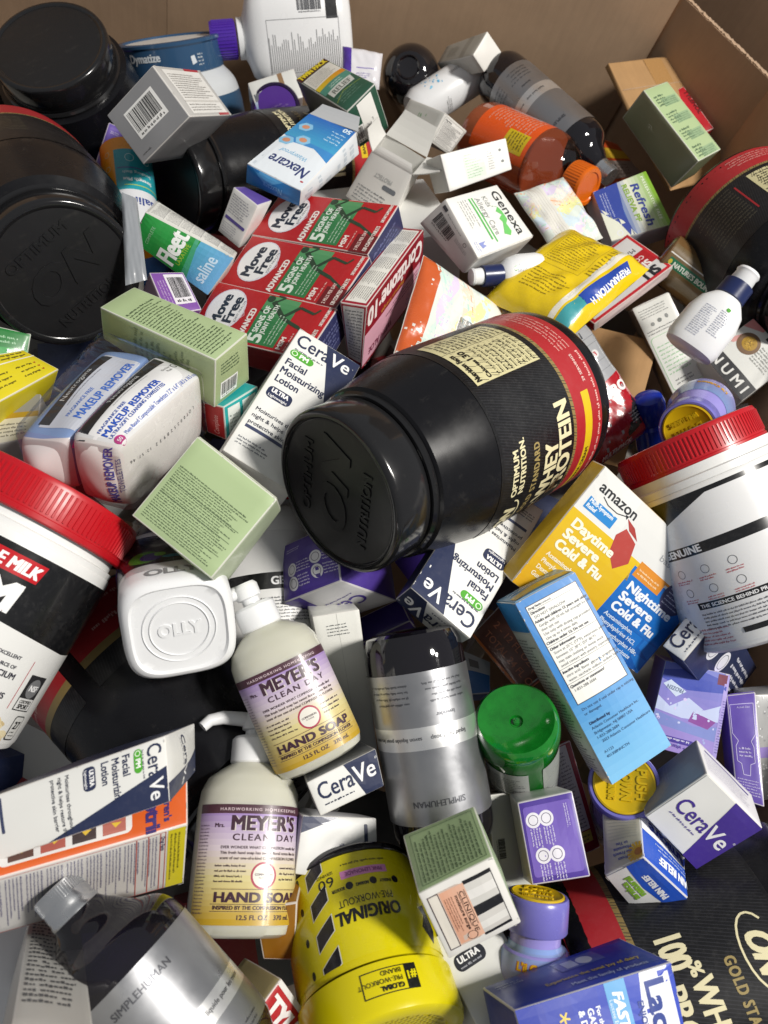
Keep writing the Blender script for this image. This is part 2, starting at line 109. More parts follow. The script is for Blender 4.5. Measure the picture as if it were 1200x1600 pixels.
  'motrin': ([0.675, 0.13636, 0.7251, -0.09064, -0.63898, -0.3833, 0.66692, -0.04004, 0.36887, -0.9135, -0.1716, 0.57365], [0.02895, 0.06462, 0.10752], {'ftl': [0.00027, -0.00184, 0.00266], 'ftr': [-0.001, 0.00113, -0.00274], 'fbl': [0.00028, 0.00057, -0.00035], 'fbr': [0.00031, -0.00034, 0.00084], 'btl': [0.00019, -0.00129, 0.00187], 'bbl': [-5e-05, 0.00034, -0.00049], 'bbr': [-0.00041, 0.00041, -0.00106]}),
  'white_bl': ([0.93297, 0.28401, -0.22116, -0.00485, 0.31458, -0.94194, 0.11743, -0.0801, -0.17496, -0.17913, -0.96814, 0.67904], [0.03051, 0.04, 0.19851], {'ftl': [0.0011, -0.00015, -0.00043], 'ftr': [-0.00116, 0.00024, 0.00048], 'fbr': [0.00036, -8e-05, -0.00015], 'btl': [0.00077, -0.0001, -0.0003], 'btr': [-0.00081, 0.00017, 0.00034], 'bbr': [0.00025, -6e-05, -0.00011]}),
  'ultra': ([0.61319, 0.28188, -0.73793, 0.2067, 0.78961, -0.24584, 0.56222, 0.0297, -0.02294, -0.92742, -0.37332, 0.54685], [0.04232, 0.03, 0.053], {'ftr': [-0.0002, 0.00033, -0.00024], 'btr': [-0.00014, 0.00023, -0.00017]}),
  'red_t': ([0.85392, -0.41979, 0.30757, 0.07202, -0.33337, 0.01256, 0.94271, -0.03889, -0.3996, -0.90754, -0.12922, 0.52124], [0.02777, 0.045, 0.0265], {'ftl': [-0.00111, -7e-05, 0.00045], 'ftr': [0.00101, 0.00022, -0.00061], 'fbl': [0.00126, -0.0001, -0.00025], 'fbr': [-0.00116, -3e-05, 0.0004], 'btl': [-0.00078, -5e-05, 0.00031], 'btr': [0.0007, 0.00015, -0.00043], 'bbl': [0.00088, -7e-05, -0.00018], 'bbr': [-0.00082, -2e-05, 0.00028]}),
  'amber_c': ([0.86855, -0.08691, -0.48792, 0.07299, 0.44115, 0.58421, 0.68124, 0.01109, 0.22584, -0.80694, 0.54575, 0.50428], [0.02424, 0.04, 0.03405], {'ftl': [-0.00203, -0.00019, -0.00171], 'ftr': [0.0021, 0.00016, 0.00152], 'fbl': [0.00237, 0.00017, 0.00168], 'fbr': [-0.00244, -0.00015, -0.00149], 'btl': [-0.00142, -0.00013, -0.0012], 'btr': [0.00147, 0.00011, 0.00107], 'bbl': [0.00166, 0.00012, 0.00117], 'bbr': [-0.00171, -0.0001, -0.00104]}),
  'light_c': ([0.65973, -0.1331, -0.73962, -0.35209, 0.69107, 0.49414, 0.5275, 0.78795, 0.29527, -0.85914, 0.41797, 0.4129], [0.05811, 0.0428, 0.03288], {'ftl': [-2e-05, -7e-05, -0.00076], 'ftr': [0.00025, 3e-05, 0.00054], 'fbl': [3e-05, 6e-05, 0.00064], 'fbr': [-0.00026, -2e-05, -0.00042], 'btl': [-2e-05, -5e-05, -0.00053], 'btr': [0.00017, 2e-05, 0.00038], 'bbl': [2e-05, 4e-05, 0.00045], 'bbr': [-0.00018, -1e-05, -0.0003]}),
  'orange_c': ([0.66941, -0.13094, -0.73126, 0.0692, 0.73948, 0.02328, 0.67277, 0.93964, -0.07107, -0.99112, 0.11241, 0.43639], [0.0584, 0.03, 0.07692], {'ftl': [0.00568, -0.00387, 0.00393], 'ftr': [-0.00623, 0.00409, -0.00378], 'fbl': [-0.00527, 0.00355, -0.0035], 'fbr': [0.00579, -0.00376, 0.00335], 'btl': [0.00398, -0.00271, 0.00275], 'btr': [-0.00436, 0.00287, -0.00265], 'bbl': [-0.00369, 0.00248, -0.00245], 'bbr': [0.00405, -0.00263, 0.00235]}),
  'red_drug': ([0.6978, -0.24887, -0.67167, 0.24554, 0.70077, 0.04298, 0.7121, 0.15361, -0.14835, -0.96758, 0.20439, 0.47643], [0.02281, 0.04, 0.07683], {'ftl': [0.00044, -0.00036, 0.00056], 'ftr': [-0.00036, 0.00033, -0.00065], 'fbl': [-5e-05, 0.00017, -0.00073], 'fbr': [-4e-05, -0.00015, 0.00083], 'btl': [0.00031, -0.00025, 0.00039], 'btr': [-0.00025, 0.00023, -0.00046], 'bbl': [-3e-05, 0.00012, -0.00051], 'bbr': [-3e-05, -0.0001, 0.00058]}),
  'purple_d': ([0.58902, 0.37715, -0.71471, 0.05393, 0.68085, 0.24481, 0.69029, 0.23639, 0.43531, -0.89321, -0.11259, 0.46364], [0.04132, 0.03, 0.02103], {'ftl': [0.00102, 0.00028, -0.00047], 'fbl': [-0.00101, -5e-05, 1e-05], 'fbr': [7e-05, -0.00021, 0.00044], 'btl': [0.00072, 0.00019, -0.00033], 'bbl': [-0.00071, -3e-05, 1e-05], 'bbr': [5e-05, -0.00015, 0.00031]}),
  'white_d': ([0.75778, 0.38142, -0.52942, -0.11258, 0.61644, -0.15244, 0.77251, 0.58032, 0.21394, -0.91175, -0.35063, 0.47789], [0.14189, 0.06, 0.14378], {'ftl': [0.00161, -0.00176, 0.00155], 'ftr': [-0.00156, 0.00188, -0.00168], 'fbl': [-0.00134, 0.00144, -0.00126], 'fbr': [0.00132, -0.00155, 0.00138], 'btl': [0.00112, -0.00123, 0.00108], 'btr': [-0.00109, 0.00132, -0.00118], 'bbl': [-0.00094, 0.00101, -0.00088], 'bbr': [0.00092, -0.00108, 0.00096]}),
  'dark_print': ([0.63201, -0.13821, -0.76254, 0.37997, 0.66078, 0.61019, 0.43708, 0.39171, 0.40488, -0.78011, 0.47697, 0.42961], [0.06408, 0.05, 0.06047], {'ftl': [-0.00125, -0.00053, -0.00252], 'ftr': [0.00148, 0.00051, 0.00237], 'fbl': [0.00148, 0.00051, 0.00237], 'fbr': [-0.00172, -0.00049, -0.00222], 'btl': [-0.00087, -0.00037, -0.00176], 'btr': [0.00104, 0.00036, 0.00166], 'bbl': [0.00103, 0.00036, 0.00166], 'bbr': [-0.0012, -0.00034, -0.00156]}),
  'white_e': ([0.62926, -0.16241, -0.76004, 0.1997, 0.73977, 0.42498, 0.52167, 0.76376, 0.23827, -0.89052, 0.38757, 0.45382], [0.03433, 0.03, 0.03832], {'ftl': [0.0019, -0.00038, -0.00086], 'ftr': [-0.00146, 0.0003, 0.00079], 'fbl': [-0.00129, 0.00024, 0.00035], 'fbr': [0.00084, -0.00016, -0.00028], 'btl': [0.00133, -0.00026, -0.0006], 'btr': [-0.00102, 0.00021, 0.00056], 'bbl': [-0.00091, 0.00017, 0.00025], 'bbr': [0.00058, -0.00011, -0.0002]}),
  'white_f': ([0.75678, 0.24842, -0.60463, 0.29612, 0.43412, 0.50051, 0.74901, 0.62518, 0.48869, -0.82932, 0.27093, 0.47098], [0.06282, 0.03, 0.03434], {'ftr': [0.00034, 0.00015, -0.00055], 'fbl': [-0.00026, -0.0, -0.00038], 'fbr': [-0.00019, -0.00016, 0.00081], 'btr': [0.00024, 0.00011, -0.00038], 'bbl': [-0.00018, -0.0, -0.00026], 'bbr': [-0.00014, -0.00011, 0.00057]}),
  'teal_b': ([0.74855, -0.11592, -0.65286, -0.13651, 0.65307, -0.0415, 0.75616, 0.13011, -0.11475, -0.99239, 0.04464, 0.46838], [0.01979, 0.02, 0.02516], {'fbl': [0.00063, -0.00042, 0.00026], 'fbr': [-0.00051, 0.00022, 0.00011], 'bbl': [0.00044, -0.0003, 0.00018], 'bbr': [-0.00036, 0.00015, 7e-05]}),
  'blue_pack': ([0.85355, -0.26873, -0.44637, 0.12484, 0.37968, -0.26588, 0.88609, 0.20824, -0.3568, -0.92579, -0.12491, 0.50611], [0.03067, 0.015, 0.03175], {'ftl': [-0.00209, -0.00064, 0.00268], 'ftr': [0.00185, 0.00089, -0.00277], 'fbl': [0.00199, 0.00028, -0.00214], 'fbr': [-0.00176, -0.0005, 0.00221], 'btl': [-0.00146, -0.00045, 0.00188], 'btr': [0.00129, 0.00063, -0.00194], 'bbl': [0.00139, 0.00019, -0.0015], 'bbr': [-0.00123, -0.00035, 0.00154]}),
  'dark_box_l': ([0.66933, -0.49086, -0.55772, 0.02052, 0.72851, 0.28624, 0.62237, 0.11182, -0.14586, -0.82288, 0.54918, 0.4062], [0.06454, 0.05, 0.09854], {'ftl': [-1e-05, -0.00022, -0.00119], 'ftr': [0.00035, 8e-05, 0.00146], 'fbl': [7e-05, 0.00011, 0.00074], 'fbr': [-0.00043, 6e-05, -0.00096], 'btl': [-1e-05, -0.00016, -0.00083], 'btr': [0.00025, 6e-05, 0.00102], 'bbl': [5e-05, 7e-05, 0.00052], 'bbr': [-0.0003, 4e-05, -0.00067]}),
  'green_l': ([0.79714, -0.38329, -0.46654, -0.34455, 0.55632, 0.16592, 0.81423, 0.27797, -0.23468, -0.9086, 0.34549, 0.46293], [0.04253, 0.03, 0.02876], {'ftl': [-0.00099, 0.00035, 0.00167], 'ftr': [0.00106, -0.00033, -0.00211], 'fbl': [0.00118, -0.00045, -0.00164], 'fbr': [-0.00126, 0.00045, 0.00208], 'btl': [-0.00069, 0.00024, 0.00117], 'btr': [0.00074, -0.00023, -0.00148], 'bbl': [0.00083, -0.00032, -0.00115], 'bbr': [-0.00088, 0.00031, 0.00145]}),
  'swirl_a': ([0.89238, -0.4053, -0.19845, -0.01348, 0.26474, 0.11404, 0.95755, 0.43738, -0.36546, -0.90704, 0.20907, 0.51841], [0.10515, 0.012, 0.10932], {'ftl': [-0.00089, 0.00055, -0.00022], 'ftr': [0.00065, -0.00046, 0.00032], 'fbl': [0.00075, -0.00059, 0.00056], 'fbr': [-0.00328, 0.00327, -0.00438], 'btl': [-0.00062, 0.00039, -0.00015], 'btr': [0.00046, -0.00032, 0.00022], 'bbl': [0.00052, -0.00041, 0.00039], 'bbr': [-0.00229, 0.00229, -0.00307]}),
  'swirl_b': ([0.82639, 0.00639, 0.56307, -0.00901, -0.55788, 0.14516, 0.81713, 0.68208, -0.07652, -0.98939, 0.12353, 0.52543], [0.08121, 0.012, 0.06256], {'ftl': [-3e-05, -0.00016, 0.00048], 'ftr': [0.00049, 0.00026, -0.00047], 'fbl': [-0.00018, 0.00022, -0.00081], 'fbr': [-0.00028, -0.00031, 0.00078], 'btl': [-2e-05, -0.00011, 0.00034], 'btr': [0.00034, 0.00018, -0.00033], 'bbl': [-0.00012, 0.00015, -0.00057], 'bbr': [-0.00019, -0.00022, 0.00055]}),
  'wipes': ([0.87437, 0.37768, 0.30468, 0.03139, -0.33523, 0.01617, 0.942, 0.53422, 0.35085, -0.92579, 0.14075, 0.53795], [0.09609, 0.03, 0.1235], {'ftl': [-0.0002, -0.0006, 0.00113], 'ftr': [0.00043, 0.00065, -0.00093], 'fbl': [0.00025, 0.00072, -0.00134], 'fbr': [-0.00044, -0.00073, 0.00112], 'btl': [-0.00014, -0.00042, 0.00079], 'btr': [0.0003, 0.00045, -0.00065], 'bbl': [0.00018, 0.0005, -0.00094], 'bbr': [-0.00031, -0.00051, 0.00078]}),
  'silver_bag': ([0.42867, -0.15791, -0.88956, 0.16559, 0.87043, 0.33601, 0.3598, 0.50579, 0.24208, -0.92853, 0.28149, 0.47943], [0.09368, 0.02, 0.13492], {'ftl': [0.00409, -0.00096, -0.0003], 'ftr': [-0.00047, 0.00011, 2e-05], 'fbl': [-0.00064, 0.00013, -0.00026], 'fbr': [0.00045, -8e-05, 0.00031], 'btl': [0.00287, -0.00067, -0.00021], 'btr': [-0.00033, 8e-05, 1e-05], 'bbl': [-0.00045, 9e-05, -0.00018], 'bbr': [0.00031, -6e-05, 0.00021]}),
  'grey_card': ([0.79138, -0.17404, -0.58603, -0.27204, 0.61123, 0.20848, 0.7635, 0.37375, -0.0107, -0.96242, 0.27137, 0.52881], [0.0159, 0.004, 0.07851], {'ftl': [0.00197, -0.00095, 0.00193], 'ftr': [-0.00192, 0.00095, -0.00202], 'fbl': [-0.00086, 0.00065, -0.00237], 'fbr': [0.0008, -0.00065, 0.00247], 'btl': [0.00138, -0.00067, 0.00135], 'btr': [-0.00134, 0.00067, -0.00142], 'bbl': [-0.0006, 0.00046, -0.00166], 'bbr': [0.00056, -0.00045, 0.00173]}),
  'white_tube': ([0.88668, -0.11357, -0.44821, -0.27544, 0.44519, 0.47155, 0.76122, 0.84365, 0.1249, -0.8745, 0.46868, 0.44976], [0.04672, 0.015, 0.04775], {'ftl': [-0.00112, 0.00018, 0.00191], 'ftr': [0.0014, -0.00022, -0.00222], 'fbl': [0.00107, -0.00018, -0.00219], 'fbr': [-0.00135, 0.00022, 0.00251], 'btl': [-0.00079, 0.00013, 0.00134], 'btr': [0.00098, -0.00016, -0.00155], 'bbl': [0.00075, -0.00013, -0.00153], 'bbr': [-0.00094, 0.00016, 0.00175]}),
}
ROUND_POSE = {
  'jar_main': ([-0.63561, -0.64159, -0.42937, 0.06411, 0.45532, 0.1376, -0.87963, 0.44668, 0.62344, -0.7546, 0.20467, 0.56252], 0.22774),
  'jar_tl': ([0.55644, -0.81405, -0.16642, -0.50953, 0.77163, 0.58057, -0.25986, 0.68857, 0.30815, 0.01618, 0.9512, 0.24586], 0.24095),
  'jar_left': ([-0.4848, 0.52086, 0.70262, -0.49894, -0.83597, -0.03979, -0.54732, 0.4871, -0.25712, -0.85272, 0.45471, 0.40705], 0.24753),
  'jar_mid': ([-0.53961, -0.70844, -0.45491, -0.24575, 0.42618, 0.23614, -0.87328, 0.80643, 0.72608, -0.6651, 0.1745, 0.39402], 0.26478),
  'jar_right': ([-0.13965, 0.799, 0.58489, 0.17894, -0.49359, 0.45589, -0.74063, 0.83815, -0.85841, -0.39213, 0.33071, 0.53894], 0.1832),
  'jar_br': ([0.59621, 0.41998, 0.68421, 0.28228, -0.77159, 0.06434, 0.63286, 0.05494, 0.22176, -0.90525, 0.36241, 0.48223], 0.20009),
  'jar_dark': ([-0.30422, 0.20042, 0.93128, -0.14723, -0.94266, 0.07753, -0.32463, 0.13834, -0.13726, -0.97664, 0.16534, 0.42628], 0.19685),
  'dymatize': ([0.73757, -0.48503, -0.46982, -0.42499, 0.64219, 0.71892, 0.26598, 0.74942, 0.20875, -0.49789, 0.84174, 0.24614], 0.20058),
  'purple_lid': ([0.62462, -0.77895, 0.05557, -0.3545, 0.6422, 0.47188, -0.60407, 0.81798, 0.44432, 0.413, 0.79499, 0.36606], 0.0808),
  'black_ball': ([-0.69495, -0.71903, 0.00688, -0.2496, -0.51098, 0.50056, 0.69881, 0.93018, -0.50591, 0.48212, -0.71527, 0.45336], 0.16529),
  'dots_bottle': ([-0.81345, -0.38634, -0.43479, -0.17262, 0.18658, 0.5347, -0.82418, 0.98478, 0.5509, -0.75155, -0.36287, 0.46158], 0.10562),
  'sh_top': ([-0.19604, 0.4925, 0.84794, -0.14571, -0.52035, 0.68069, -0.51566, 0.97078, -0.83115, -0.54231, 0.12283, 0.47661], 0.22048),
  'orange_bottle': ([0.06185, 0.54292, 0.8375, -0.12463, -0.55484, 0.71621, -0.42331, 0.87436, -0.82965, -0.4385, 0.34554, 0.45597], 0.1764),
  'canister': ([-0.78423, -0.10727, 0.61112, -0.41781, -0.61919, 0.19841, -0.75976, 0.56749, -0.03975, -0.97423, -0.22202, 0.45309], 0.10817),
  'mm_right': ([0.54155, 0.29484, -0.78727, 0.29911, 0.47441, 0.66593, 0.57573, 0.35084, 0.69402, -0.68528, 0.22076, 0.57678], 0.15867),
  'mm_left': ([0.9342, -0.35426, -0.04214, -0.18763, 0.12358, 0.21054, 0.96974, 0.01986, -0.33467, -0.91114, 0.24046, 0.53359], 0.15371),
  'mm_hidden': ([0.81069, 0.04368, -0.58384, -0.02277, 0.56846, 0.17993, 0.80279, 0.1778, 0.14012, -0.98271, 0.12104, 0.4604], 0.1361),
  'olly': ([0.76621, 0.4827, -0.42417, -0.07377, 0.64054, -0.52109, 0.56406, 0.12581, 0.05125, -0.70389, -0.70846, 0.58043], 0.14524),
  'meyer_a': ([0.58684, -0.0575, -0.80766, 0.04352, 0.7806, 0.30518, 0.54546, 0.10888, 0.21512, -0.95056, 0.22398, 0.53617], 0.13038),
  'meyer_b': ([0.90149, 0.06804, -0.42743, 0.04777, 0.42532, 0.04361, 0.90399, -0.00124, 0.08014, -0.99673, 0.01038, 0.51921], 0.13629),
  'c4': ([-0.71728, 0.45488, 0.52782, 0.09608, -0.66881, -0.23696, -0.70466, 0.05743, -0.19547, -0.85845, 0.47419, 0.50094], 0.09847),
  'sh_mid': ([-0.77636, 0.07499, 0.62581, 0.05422, -0.54377, 0.42237, -0.7252, 0.205, -0.31871, -0.90332, -0.28713, 0.56817], 0.17984),
  'sh_bl': ([0.2891, -0.05585, -0.95567, 0.06995, 0.95413, -0.06431, 0.29239, -0.06018, -0.07779, -0.99637, 0.0347, 0.57188], 0.13022),
  'green_bottle': ([-0.8017, -0.33526, 0.49486, 0.14035, -0.43651, 0.89395, -0.10154, 0.18313, -0.40834, -0.29742, -0.86302, 0.57869], 0.17181),
  'critter_a': ([0.87635, 0.27237, -0.39726, 0.22029, 0.26111, 0.42442, 0.867, 0.04551, 0.40475, -0.86353, 0.30082, 0.54367], 0.05889),
  'critter_b': ([0.76555, -0.36789, -0.52782, 0.28751, 0.39189, 0.91727, -0.07093, 0.19397, 0.51025, -0.15255, 0.84639, 0.46966], 0.11043),
  'critter_c': ([-0.96207, 0.03556, -0.27049, 0.20774, 0.21774, -0.49731, -0.83981, 0.54417, -0.16438, -0.86685, 0.4707, 0.55497], 0.09688),
  'natures': ([-0.132, 0.0641, 0.98918, 0.12443, -0.55509, 0.82198, -0.12734, 0.7408, -0.82125, -0.56589, -0.07292, 0.52929], 0.10524),
  'pump_r': ([0.97139, 0.18975, 0.14279, 0.16925, -0.22658, 0.56054, 0.79653, 0.57596, 0.0711, -0.8061, 0.5875, 0.57318], 0.08773),
  'small_lotion': ([-0.52682, -0.38916, -0.75566, 0.01892, 0.5536, 0.51751, -0.65246, 0.59866, 0.64497, -0.76206, -0.0572, 0.55161], 0.07283),
  'blue_cap': ([0.76015, -0.18232, -0.62365, 0.20515, 0.31355, 0.9436, 0.10632, 0.54582, 0.56909, -0.27637, 0.77444, 0.47525], 0.0646),
  'jug': ([-0.4665, -0.40309, -0.78734, -0.34033, 0.34881, 0.73416, -0.58253, 0.93808, 0.81284, -0.54638, -0.20189, 0.45212], 0.17499),
  'white_jar': ([0.99273, -0.0185, 0.1189, -0.08015, -0.00819, 0.97543, 0.22016, -0.09913, -0.12005, -0.21954, 0.96819, 0.39401], 0.09579),
}

# ------------------------------------------------------------------ helpers
def lin(c):
    if isinstance(c, str):
        c = c.lstrip('#'); c = ''.join(x * 2 for x in c) if len(c) == 3 else c; c = [int(c[i:i + 2], 16) for i in (0, 2, 4)]
    return tuple((x / 255 / 12.92) if x / 255 <= 0.04045 else ((x / 255 + 0.055) / 1.055) ** 2.4 for x in c)

def mixc(a, b, t):
    a, b = lin(a) if isinstance(a, str) else a, lin(b) if isinstance(b, str) else b
    return tuple(x * (1 - t) + y * t for x, y in zip(a, b))

MATS = {}
def nodes_of(name):
    m = bpy.data.materials.new(name); m.use_nodes = True
    return m, m.node_tree.nodes, m.node_tree.links, m.node_tree.nodes['Principled BSDF']

def noise(N, K, scale, detail=3, rough=0.6, coord='Object', stretch=None):
    tc = N.new('ShaderNodeTexCoord'); n = N.new('ShaderNodeTexNoise')
    n.inputs['Scale'].default_value = scale; n.inputs['Detail'].default_value = detail
    n.inputs['Roughness'].default_value = rough
    if stretch:
        mp = N.new('ShaderNodeMapping'); mp.inputs['Scale'].default_value = stretch
        K.new(tc.outputs[coord], mp.inputs[0]); K.new(mp.outputs[0], n.inputs['Vector'])
    else:
        K.new(tc.outputs[coord], n.inputs['Vector'])
    return n

def rng_node(N, K, src, lo, hi, a=0.3, b=0.7):
    r = N.new('ShaderNodeMapRange')
    r.inputs[1].default_value = a; r.inputs[2].default_value = b
    r.inputs[3].default_value = lo; r.inputs[4].default_value = hi
    K.new(src, r.inputs[0]); return r

def bump(N, K, P, src, strength, dist):
    b = N.new('ShaderNodeBump'); b.inputs['Strength'].default_value = strength; b.inputs['Distance'].default_value = dist
    K.new(src, b.inputs['Height']); K.new(b.outputs[0], P.inputs['Normal']); return b

def plastic(name, col, rough=0.35, var=0.08, bumpd=0.0004, bscale=60, metal=0.0, coat=0.0, sss=0.0, trans=0.0, spec=0.5, dirt=0.0):
    if name in MATS: return MATS[name]
    m, N, K, P = nodes_of(name)
    c = lin(col) if isinstance(col, str) else col
    P.inputs['Base Color'].default_value = (*c, 1)
    P.inputs['Metallic'].default_value = metal
    P.inputs['Coat Weight'].default_value = coat; P.inputs['Coat Roughness'].default_value = 0.08
    P.inputs['Specular IOR Level'].default_value = spec
    if sss:
        P.inputs['Subsurface Weight'].default_value = sss
        P.inputs['Subsurface Radius'].default_value = (0.01, 0.01, 0.008); P.inputs['Subsurface Scale'].default_value = 0.6
    if trans: P.inputs['Transmission Weight'].default_value = trans
    n = noise(N, K, bscale)
    r = rng_node(N, K, n.outputs[0], max(rough - var, 0.02), rough + var); K.new(r.outputs[0], P.inputs['Roughness'])
    if bumpd: bump(N, K, P, n.outputs[0], 0.25, bumpd)
    if dirt:
        n2 = noise(N, K, 90, 8, 0.8); n3 = noise(N, K, 26, 4, 0.75, stretch=(1, 6, 1)); mm = N.new('ShaderNodeMath'); mm.operation = 'MULTIPLY'; K.new(n2.outputs[0], mm.inputs[0]); K.new(n3.outputs[0], mm.inputs[1]); rr = rng_node(N, K, mm.outputs[0], 0, dirt, 0.30, 0.48)
        mx = N.new('ShaderNodeMix'); mx.data_type = 'RGBA'
        mx.inputs[6].default_value = (*c, 1); mx.inputs[7].default_value = (0.25, 0.23, 0.2, 1)
        K.new(rr.outputs[0], mx.inputs[0]); K.new(mx.outputs[2], P.inputs['Base Color'])
    MATS[name] = m; return m

def ink(name, rough=0.4, coat=0.0, metal=0.0, bumpd=0.0003):
    """printed surface: colour is the print, stored per face"""
    if name in MATS: return MATS[name]
    m, N, K, P = nodes_of(name)
    a = N.new('ShaderNodeAttribute'); a.attribute_name = 'ink'
    n = noise(N, K, 35, 4, 0.6)
    # slight rubbing of the print
    n2 = noise(N, K, 260, 5, 0.75)
    r2 = rng_node(N, K, n2.outputs[0], 0.0, 0.035, 0.5, 0.8)
    mx = N.new('ShaderNodeMix'); mx.data_type = 'RGBA'; mx.inputs[7].default_value = (0.62, 0.6, 0.57, 1)
    K.new(r2.outputs[0], mx.inputs[0]); K.new(a.outputs['Color'], mx.inputs[6]); K.new(mx.outputs[2], P.inputs['Base Color'])
    r = rng_node(N, K, n.outputs[0], rough - 0.08, rough + 0.1); K.new(r.outputs[0], P.inputs['Roughness'])
    P.inputs['Coat Weight'].default_value = coat; P.inputs['Coat Roughness'].default_value = 0.12
    P.inputs['Metallic'].default_value = metal
    bump(N, K, P, n.outputs[0], 0.3, bumpd)
    MATS[name] = m; return m

def kraft(name, col, scale=1.0):
    if name in MATS: return MATS[name]
    m, N, K, P = nodes_of(name)
    c = lin(col)
    n = noise(N, K, 9 * scale, 5, 0.65); f = noise(N, K, 220, 3, 0.7, stretch=(1, 1, 0.08))
    mx = N.new('ShaderNodeMix'); mx.data_type = 'RGBA'
    mx.inputs[6].default_value = (*[x * 0.82 for x in c], 1); mx.inputs[7].default_value = (*[min(x * 1.14, 1) for x in c], 1)
    ad = N.new('ShaderNodeMath'); ad.operation = 'MULTIPLY_ADD'; ad.inputs[1].default_value = 0.18
    K.new(f.outputs[0], ad.inputs[0]); 
    sc_ = N.new('ShaderNodeMath'); sc_.operation = 'MULTIPLY'; sc_.inputs[1].default_value = 0.6
    K.new(n.outputs[0], sc_.inputs[0]); K.new(sc_.outputs[0], ad.inputs[2])
    r = rng_node(N, K, ad.outputs[0], 0, 1, 0.3, 0.7); K.new(r.outputs[0], mx.inputs[0]); K.new(mx.outputs[2], P.inputs['Base Color'])
    P.inputs['Roughness'].default_value = 0.75; P.inputs['Specular IOR Level'].default_value = 0.3
    tc = N.new('ShaderNodeTexCoord'); rot = N.new('ShaderNodeMapping'); rot.inputs['Rotation'].default_value = (0, 0, 0.29)
    wv = N.new('ShaderNodeTexWave'); wv.inputs['Scale'].default_value = 22; wv.inputs['Distortion'].default_value = 0.6; wv.inputs['Detail'].default_value = 2
    K.new(tc.outputs['Object'], rot.inputs[0]); K.new(rot.outputs[0], wv.inputs['Vector'])
    st = noise(N, K, 3.2, 6, 0.7); rs = rng_node(N, K, st.outputs[0], 0.0, 0.35, 0.55, 0.72)
    m2 = N.new('ShaderNodeMix'); m2.data_type = 'RGBA'; m2.inputs[7].default_value = (*[x * 0.6 for x in c], 1)
    K.new(rs.outputs[0], m2.inputs[0]); K.new(mx.outputs[2], m2.inputs[6]); K.new(m2.outputs[2], P.inputs['Base Color'])
    hs = N.new('ShaderNodeMath'); hs.operation = 'MULTIPLY_ADD'; hs.inputs[1].default_value = 0.35
    K.new(wv.outputs[1], hs.inputs[0]); K.new(f.outputs[0], hs.inputs[2])
    bump(N, K, P, hs.outputs[0], 0.22, 0.0007)
    MATS[name] = m; return m

def clear_film(name, tint=(1, 1, 1), gloss=0.10, rough=0.08, wrinkle=0.0):
    if name in MATS: return MATS[name]
    m, N, K, P = nodes_of(name); out = N['Material Output']; N.remove(P)
    t = N.new('ShaderNodeBsdfTransparent'); t.inputs[0].default_value = (*tint, 1)
    g = N.new('ShaderNodeBsdfGlossy'); g.inputs['Roughness'].default_value = rough; g.inputs['Color'].default_value = (1, 1, 1, 1)
    lw = N.new('ShaderNodeLayerWeight'); lw.inputs['Blend'].default_value = 0.12
    r = rng_node(N, K, lw.outputs['Fresnel'], gloss, 0.55, 0.0, 1.0)
    if wrinkle:
        n = noise(N, K, 38, 3, 0.55, stretch=(1, 1, 0.35))
        b = N.new('ShaderNodeBump'); b.inputs['Strength'].default_value = 0.8; b.inputs['Distance'].default_value = wrinkle
        K.new(n.outputs[0], b.inputs['Height']); K.new(b.outputs[0], g.inputs['Normal'])
    mx = N.new('ShaderNodeMixShader')
    K.new(r.outputs[0], mx.inputs[0]); K.new(t.outputs[0], mx.inputs[1]); K.new(g.outputs[0], mx.inputs[2]); K.new(mx.outputs[0], out.inputs[0])
    MATS[name] = m; return m

def smoke_plastic(name, body=(0.008, 0.007, 0.010), see=0.12, tint=(0.35, 0.32, 0.36)):
    if name in MATS: return MATS[name]
    m, N, K, P = nodes_of(name); out = N['Material Output']
    P.inputs['Base Color'].default_value = (*body, 1); P.inputs['Roughness'].default_value = 0.07
    P.inputs['Coat Weight'].default_value = 0.6; P.inputs['Coat Roughness'].default_value = 0.03
    t = N.new('ShaderNodeBsdfTransparent'); t.inputs[0].default_value = (*tint, 1)
    mx = N.new('ShaderNodeMixShader'); mx.inputs[0].default_value = see
    K.new(P.outputs[0], mx.inputs[1]); K.new(t.outputs[0], mx.inputs[2]); K.new(mx.outputs[0], out.inputs[0])
    MATS[name] = m; return m

# ---- objects
def link(name, mesh, parent=None, mat=None, M=None):
    o = bpy.data.objects.new(name, mesh); COL.objects.link(o)
    if mat is not None:
        mesh.materials.clear(); mesh.materials.append(mat)
    if parent is not None: o.parent = parent
    if M is not None: o.matrix_world = M
    return o

def tag(o, label, cat, group=None, kind=None):
    o['label'] = label; o['category'] = cat
    if group: o['group'] = group
    if kind: o['kind'] = kind
    return o

def empty(name, M):
    o = bpy.data.objects.new(name, None); COL.objects.link(o); o.empty_display_size = 0.02
    o.matrix_world = M
    return o

def smooth(me, ang=35):
    me.polygons.foreach_set('use_smooth', [True] * len(me.polygons))
    me.set_sharp_from_angle(angle=math.radians(ang))

def face_colors(me, cols):
    at = me.color_attributes.new('ink', 'FLOAT_COLOR', 'CORNER')
    buf = []
    for p, c in zip(me.polygons, cols):
        buf.extend((c[0], c[1], c[2], 1.0) * p.loop_total)
    at.data.foreach_set('color', buf)

